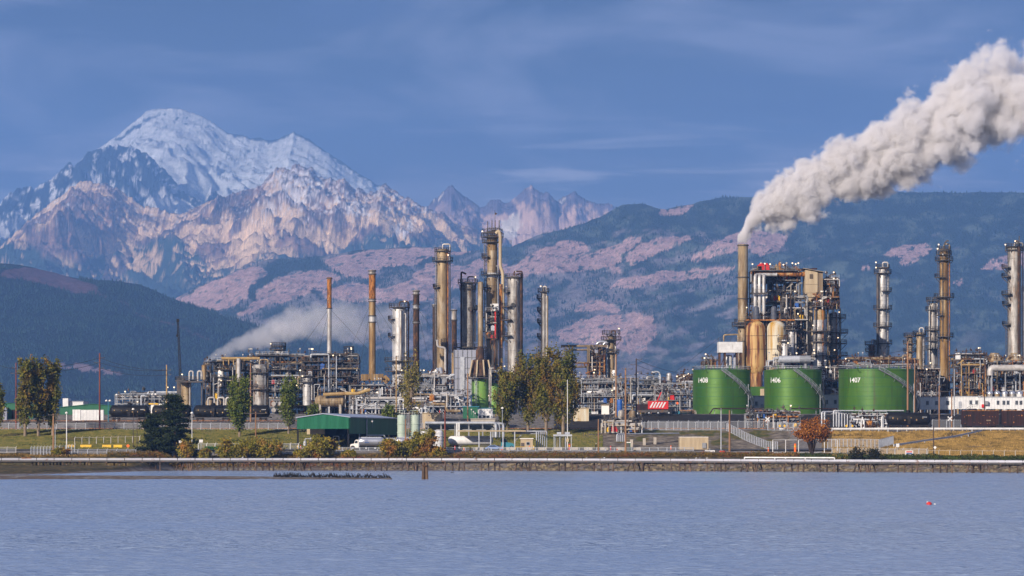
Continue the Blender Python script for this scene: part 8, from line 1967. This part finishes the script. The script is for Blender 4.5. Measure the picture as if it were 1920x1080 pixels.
sk = pb_.modifiers.new('skin', 'SKIN'); 
for i, r_ in enumerate(RAD): me.skin_vertices[0].data[i].radius = (r_, r_)
me.skin_vertices[0].data[0].use_root = True; pb_.modifiers.new('sub', 'SUBSURF').levels = 1; me.materials.append(M['black'])
mb = MB(); mb.sphere((b.x + .085, b.y, b.z + 1.66), .105, 10, 1.15); mb.build('head', mat('skin', (.42, .25, .18), rough=.6), t, smooth=True)
mb = MB(); mb.lathe((b.x + .085, b.y, b.z + 1.70), [(.16, 0), (.135, .02), (.125, .08), (.07, .14), (.005, .155)], 12); mb.build('hard_hat', M['white'], t, smooth=True)

# ------------------------------------------------------------------ steam
def plume(name, label, px0, Yc, pts, dens, nscale, amp, col, sr=1.0, edge=.12, dgrad=None, ky=.8, aniso=.2):
    """volume whose body follows a bent axis; pts: (px, centre row, half height in px)"""
    X = [(p[0] - px0) * sp(Yc) for p in pts]; Zc = [at(0, p[1], Yc).z for p in pts]; Rr = [p[2] * sp(Yc) for p in pts]
    x0 = (px0 - 960) * sp(Yc); L_ = X[-1]
    # closed hull around the axis
    mb = MB(); n = 16; vs = []; grow = 1.45
    for i, (x, z, r) in enumerate(zip(X, Zc, Rr)):
        for k in range(n): a = 2 * math.pi * k / n; vs.append((x0 + x, Yc + r * grow * ky * 1.1 * math.cos(a), z + r * grow * math.sin(a)))
    m_ = len(X); fs = [(i * n + k, i * n + (k + 1) % n, (i + 1) * n + (k + 1) % n, (i + 1) * n + k) for i in range(m_ - 1) for k in range(n)] + [tuple(range(n - 1, -1, -1)), tuple((m_ - 1) * n + k for k in range(n))]
    mb.add(vs, fs)
    mt, nt, b = newmat(name + '_steam'); nt.nodes.remove(b); Lk = nt.links.new
    geo_ = nd(nt, 'ShaderNodeNewGeometry'); s = nd(nt, 'ShaderNodeSeparateXYZ'); Lk(geo_.outputs['Position'], s.inputs[0])
    def mth(op, a, b_=None, c_=None, clamp=False):
        m2 = nd(nt, 'ShaderNodeMath', operation=op); m2.use_clamp = clamp
        for i, v in enumerate((a, b_, c_)):
            if v is None: continue
            if hasattr(v, 'is_linked') or hasattr(v, 'links'): Lk(v, m2.inputs[i])
            else: m2.inputs[i].default_value = v
        return m2.outputs[0]
    u = mth('DIVIDE', mth('SUBTRACT', s.outputs['X'], x0), L_)
    def curve(vals, lo, hi):
        fc = nd(nt, 'ShaderNodeFloatCurve'); c = fc.mapping.curves[0]
        while len(c.points) > 2: c.points.remove(c.points[1])
        c.points[0].location = (X[0] / L_, (vals[0] - lo) / (hi - lo)); c.points[1].location = (1, (vals[-1] - lo) / (hi - lo))
        for x, v in list(zip(X, vals))[1:-1]: c.points.new(x / L_, (v - lo) / (hi - lo))
        fc.mapping.update(); Lk(u, fc.inputs['Value']); return mth('MULTIPLY_ADD', fc.outputs[0], hi - lo, lo)
    zc = curve(Zc, min(Zc), max(Zc)); rc = curve(Rr, 0, max(Rr))
    dz = mth('SUBTRACT', s.outputs['Z'], zc); dy = mth('DIVIDE', mth('SUBTRACT', s.outputs['Y'], Yc), ky)
    d = mth('DIVIDE', mth('SQRT', mth('ADD', mth('MULTIPLY', dz, dz), mth('MULTIPLY', dy, dy))), rc)
    # billows: rounded cells at two sizes, cells larger where the plume is wider
    vsc = nd(nt, 'ShaderNodeVectorMath', operation='SCALE'); Lk(geo_.outputs['Position'], vsc.inputs[0]); vsc.inputs['Scale'].default_value = nscale
    wn_ = nd(nt, 'ShaderNodeTexNoise', {'Scale': .9, 'Detail': 3}); Lk(vsc.outputs[0], wn_.inputs['Vector'])
    wa = nd(nt, 'ShaderNodeVectorMath', operation='ADD'); wm = nd(nt, 'ShaderNodeVectorMath', operation='SCALE'); Lk(wn_.outputs['Color'], wm.inputs[0]); wm.inputs['Scale'].default_value = .9; Lk(vsc.outputs[0], wa.inputs[0]); Lk(wm.outputs[0], wa.inputs[1])
    v0 = nd(nt, 'ShaderNodeTexVoronoi', {'Scale': .42}); Lk(wa.outputs[0], v0.inputs['Vector'])
    v1 = nd(nt, 'ShaderNodeTexVoronoi', {'Scale': 1.0}); Lk(wa.outputs[0], v1.inputs['Vector'])
    v2 = nd(nt, 'ShaderNodeTexVoronoi', {'Scale': 2.6}); Lk(wa.outputs[0], v2.inputs['Vector'])
    v3 = nd(nt, 'ShaderNodeTexNoise', {'Scale': 2.0, 'Detail': 6, 'Roughness': .68}); Lk(wa.outputs[0], v3.inputs['Vector'])
    bil = mth('ADD', mth('MULTIPLY', mth('SUBTRACT', .45, v1.outputs['Distance']), .7), mth('MULTIPLY', mth('SUBTRACT', .45, v2.outputs['Distance']), .3))
    bil = mth('ADD', bil, mth('MULTIPLY', mth('SUBTRACT', v3.outputs[0], .5), 1.1)); bil = mth('ADD', bil, mth('MULTIPLY', mth('SUBTRACT', .5, v0.outputs['Distance']), 1.3))
    f = mth('ADD', mth('SUBTRACT', 1.0, d), mth('MULTIPLY', bil, amp))
    dn = mth('DIVIDE', f, edge, clamp=True)
    if dgrad:
        gf = nd(nt, 'ShaderNodeMapRange', {1: 0.0, 2: 1.0, 3: dgrad[0], 4: dgrad[1]}); Lk(u, gf.inputs[0]); dn = mth('MULTIPLY', dn, gf.outputs[0])
    dn = mth('MULTIPLY', dn, dens)
    pv = nd(nt, 'ShaderNodeVolumePrincipled'); pv.inputs['Color'].default_value = (*col, 1); pv.inputs['Anisotropy'].default_value = aniso; Lk(dn, pv.inputs['Density'])
    Lk(pv.outputs[0], nt.nodes['Material Output'].inputs['Volume']); 
    mt.cycles.volume_step_rate = sr; o = mb.build(name, mt); tag(o, label, 'steam', kind='stuff'); return o
plume('steam_plume', 'thick white steam plume blown right from the main stack', 1383, 1290, [(1383, 448, 10), (1393, 440, 18), (1402, 420, 30), (1412, 406, 37), (1432, 394, 45), (1465, 380, 53), (1500, 366, 56), (1540, 342, 64), (1590, 325, 66), (1650, 298, 74), (1700, 268, 84), (1760, 236, 90), (1820, 205, 100), (1880, 190, 98), (1960, 178, 108)], 1.3, .20, .62, (.988, .982, 1.0), sr=.09, edge=.6, dgrad=(1.6, .32), ky=.75, aniso=0.0)
plume('steam_plume', 'low pale steam plume drifting right from the ochre vent', 381, 1320, [(381, 684, 3), (386, 678, 7), (402, 667, 10), (425, 655, 16), (450, 646, 20), (480, 634, 27), (515, 620, 34), (560, 608, 38), (610, 602, 40), (670, 602, 44), (740, 604, 40), (800, 606, 30)], .30, .30, .6, (.98, .98, 1.0), sr=.12, edge=.5, dgrad=(1.0, .05), ky=.7)
plume('steam_wisp', 'thin steam wisp rising at the foot of the tallest column', 903, 1305, [(903, 668, 20), (915, 668, 34), (930, 665, 36), (945, 660, 26), (955, 660, 12)], .05, .3, .5, (.95, .95, 1.0), edge=.8, ky=.25)
plume('steam_wisp', 'soft steam puff right of the tall ochre column', 1785, 1500, [(1785, 665, 10), (1800, 650, 22), (1820, 638, 26), (1842, 632, 16), (1856, 628, 5)], .06, .25, .6, (.93, .93, 1.0), edge=.8, ky=.5)
plume('steam_wisp', 'soft steam puff between the white column and the pole', 1660, 1500, [(1660, 690, 6), (1672, 678, 16), (1685, 668, 20), (1700, 666, 16), (1715, 668, 5)], .07, .25, .6, (.93, .93, 1.0), edge=.8, ky=.5)
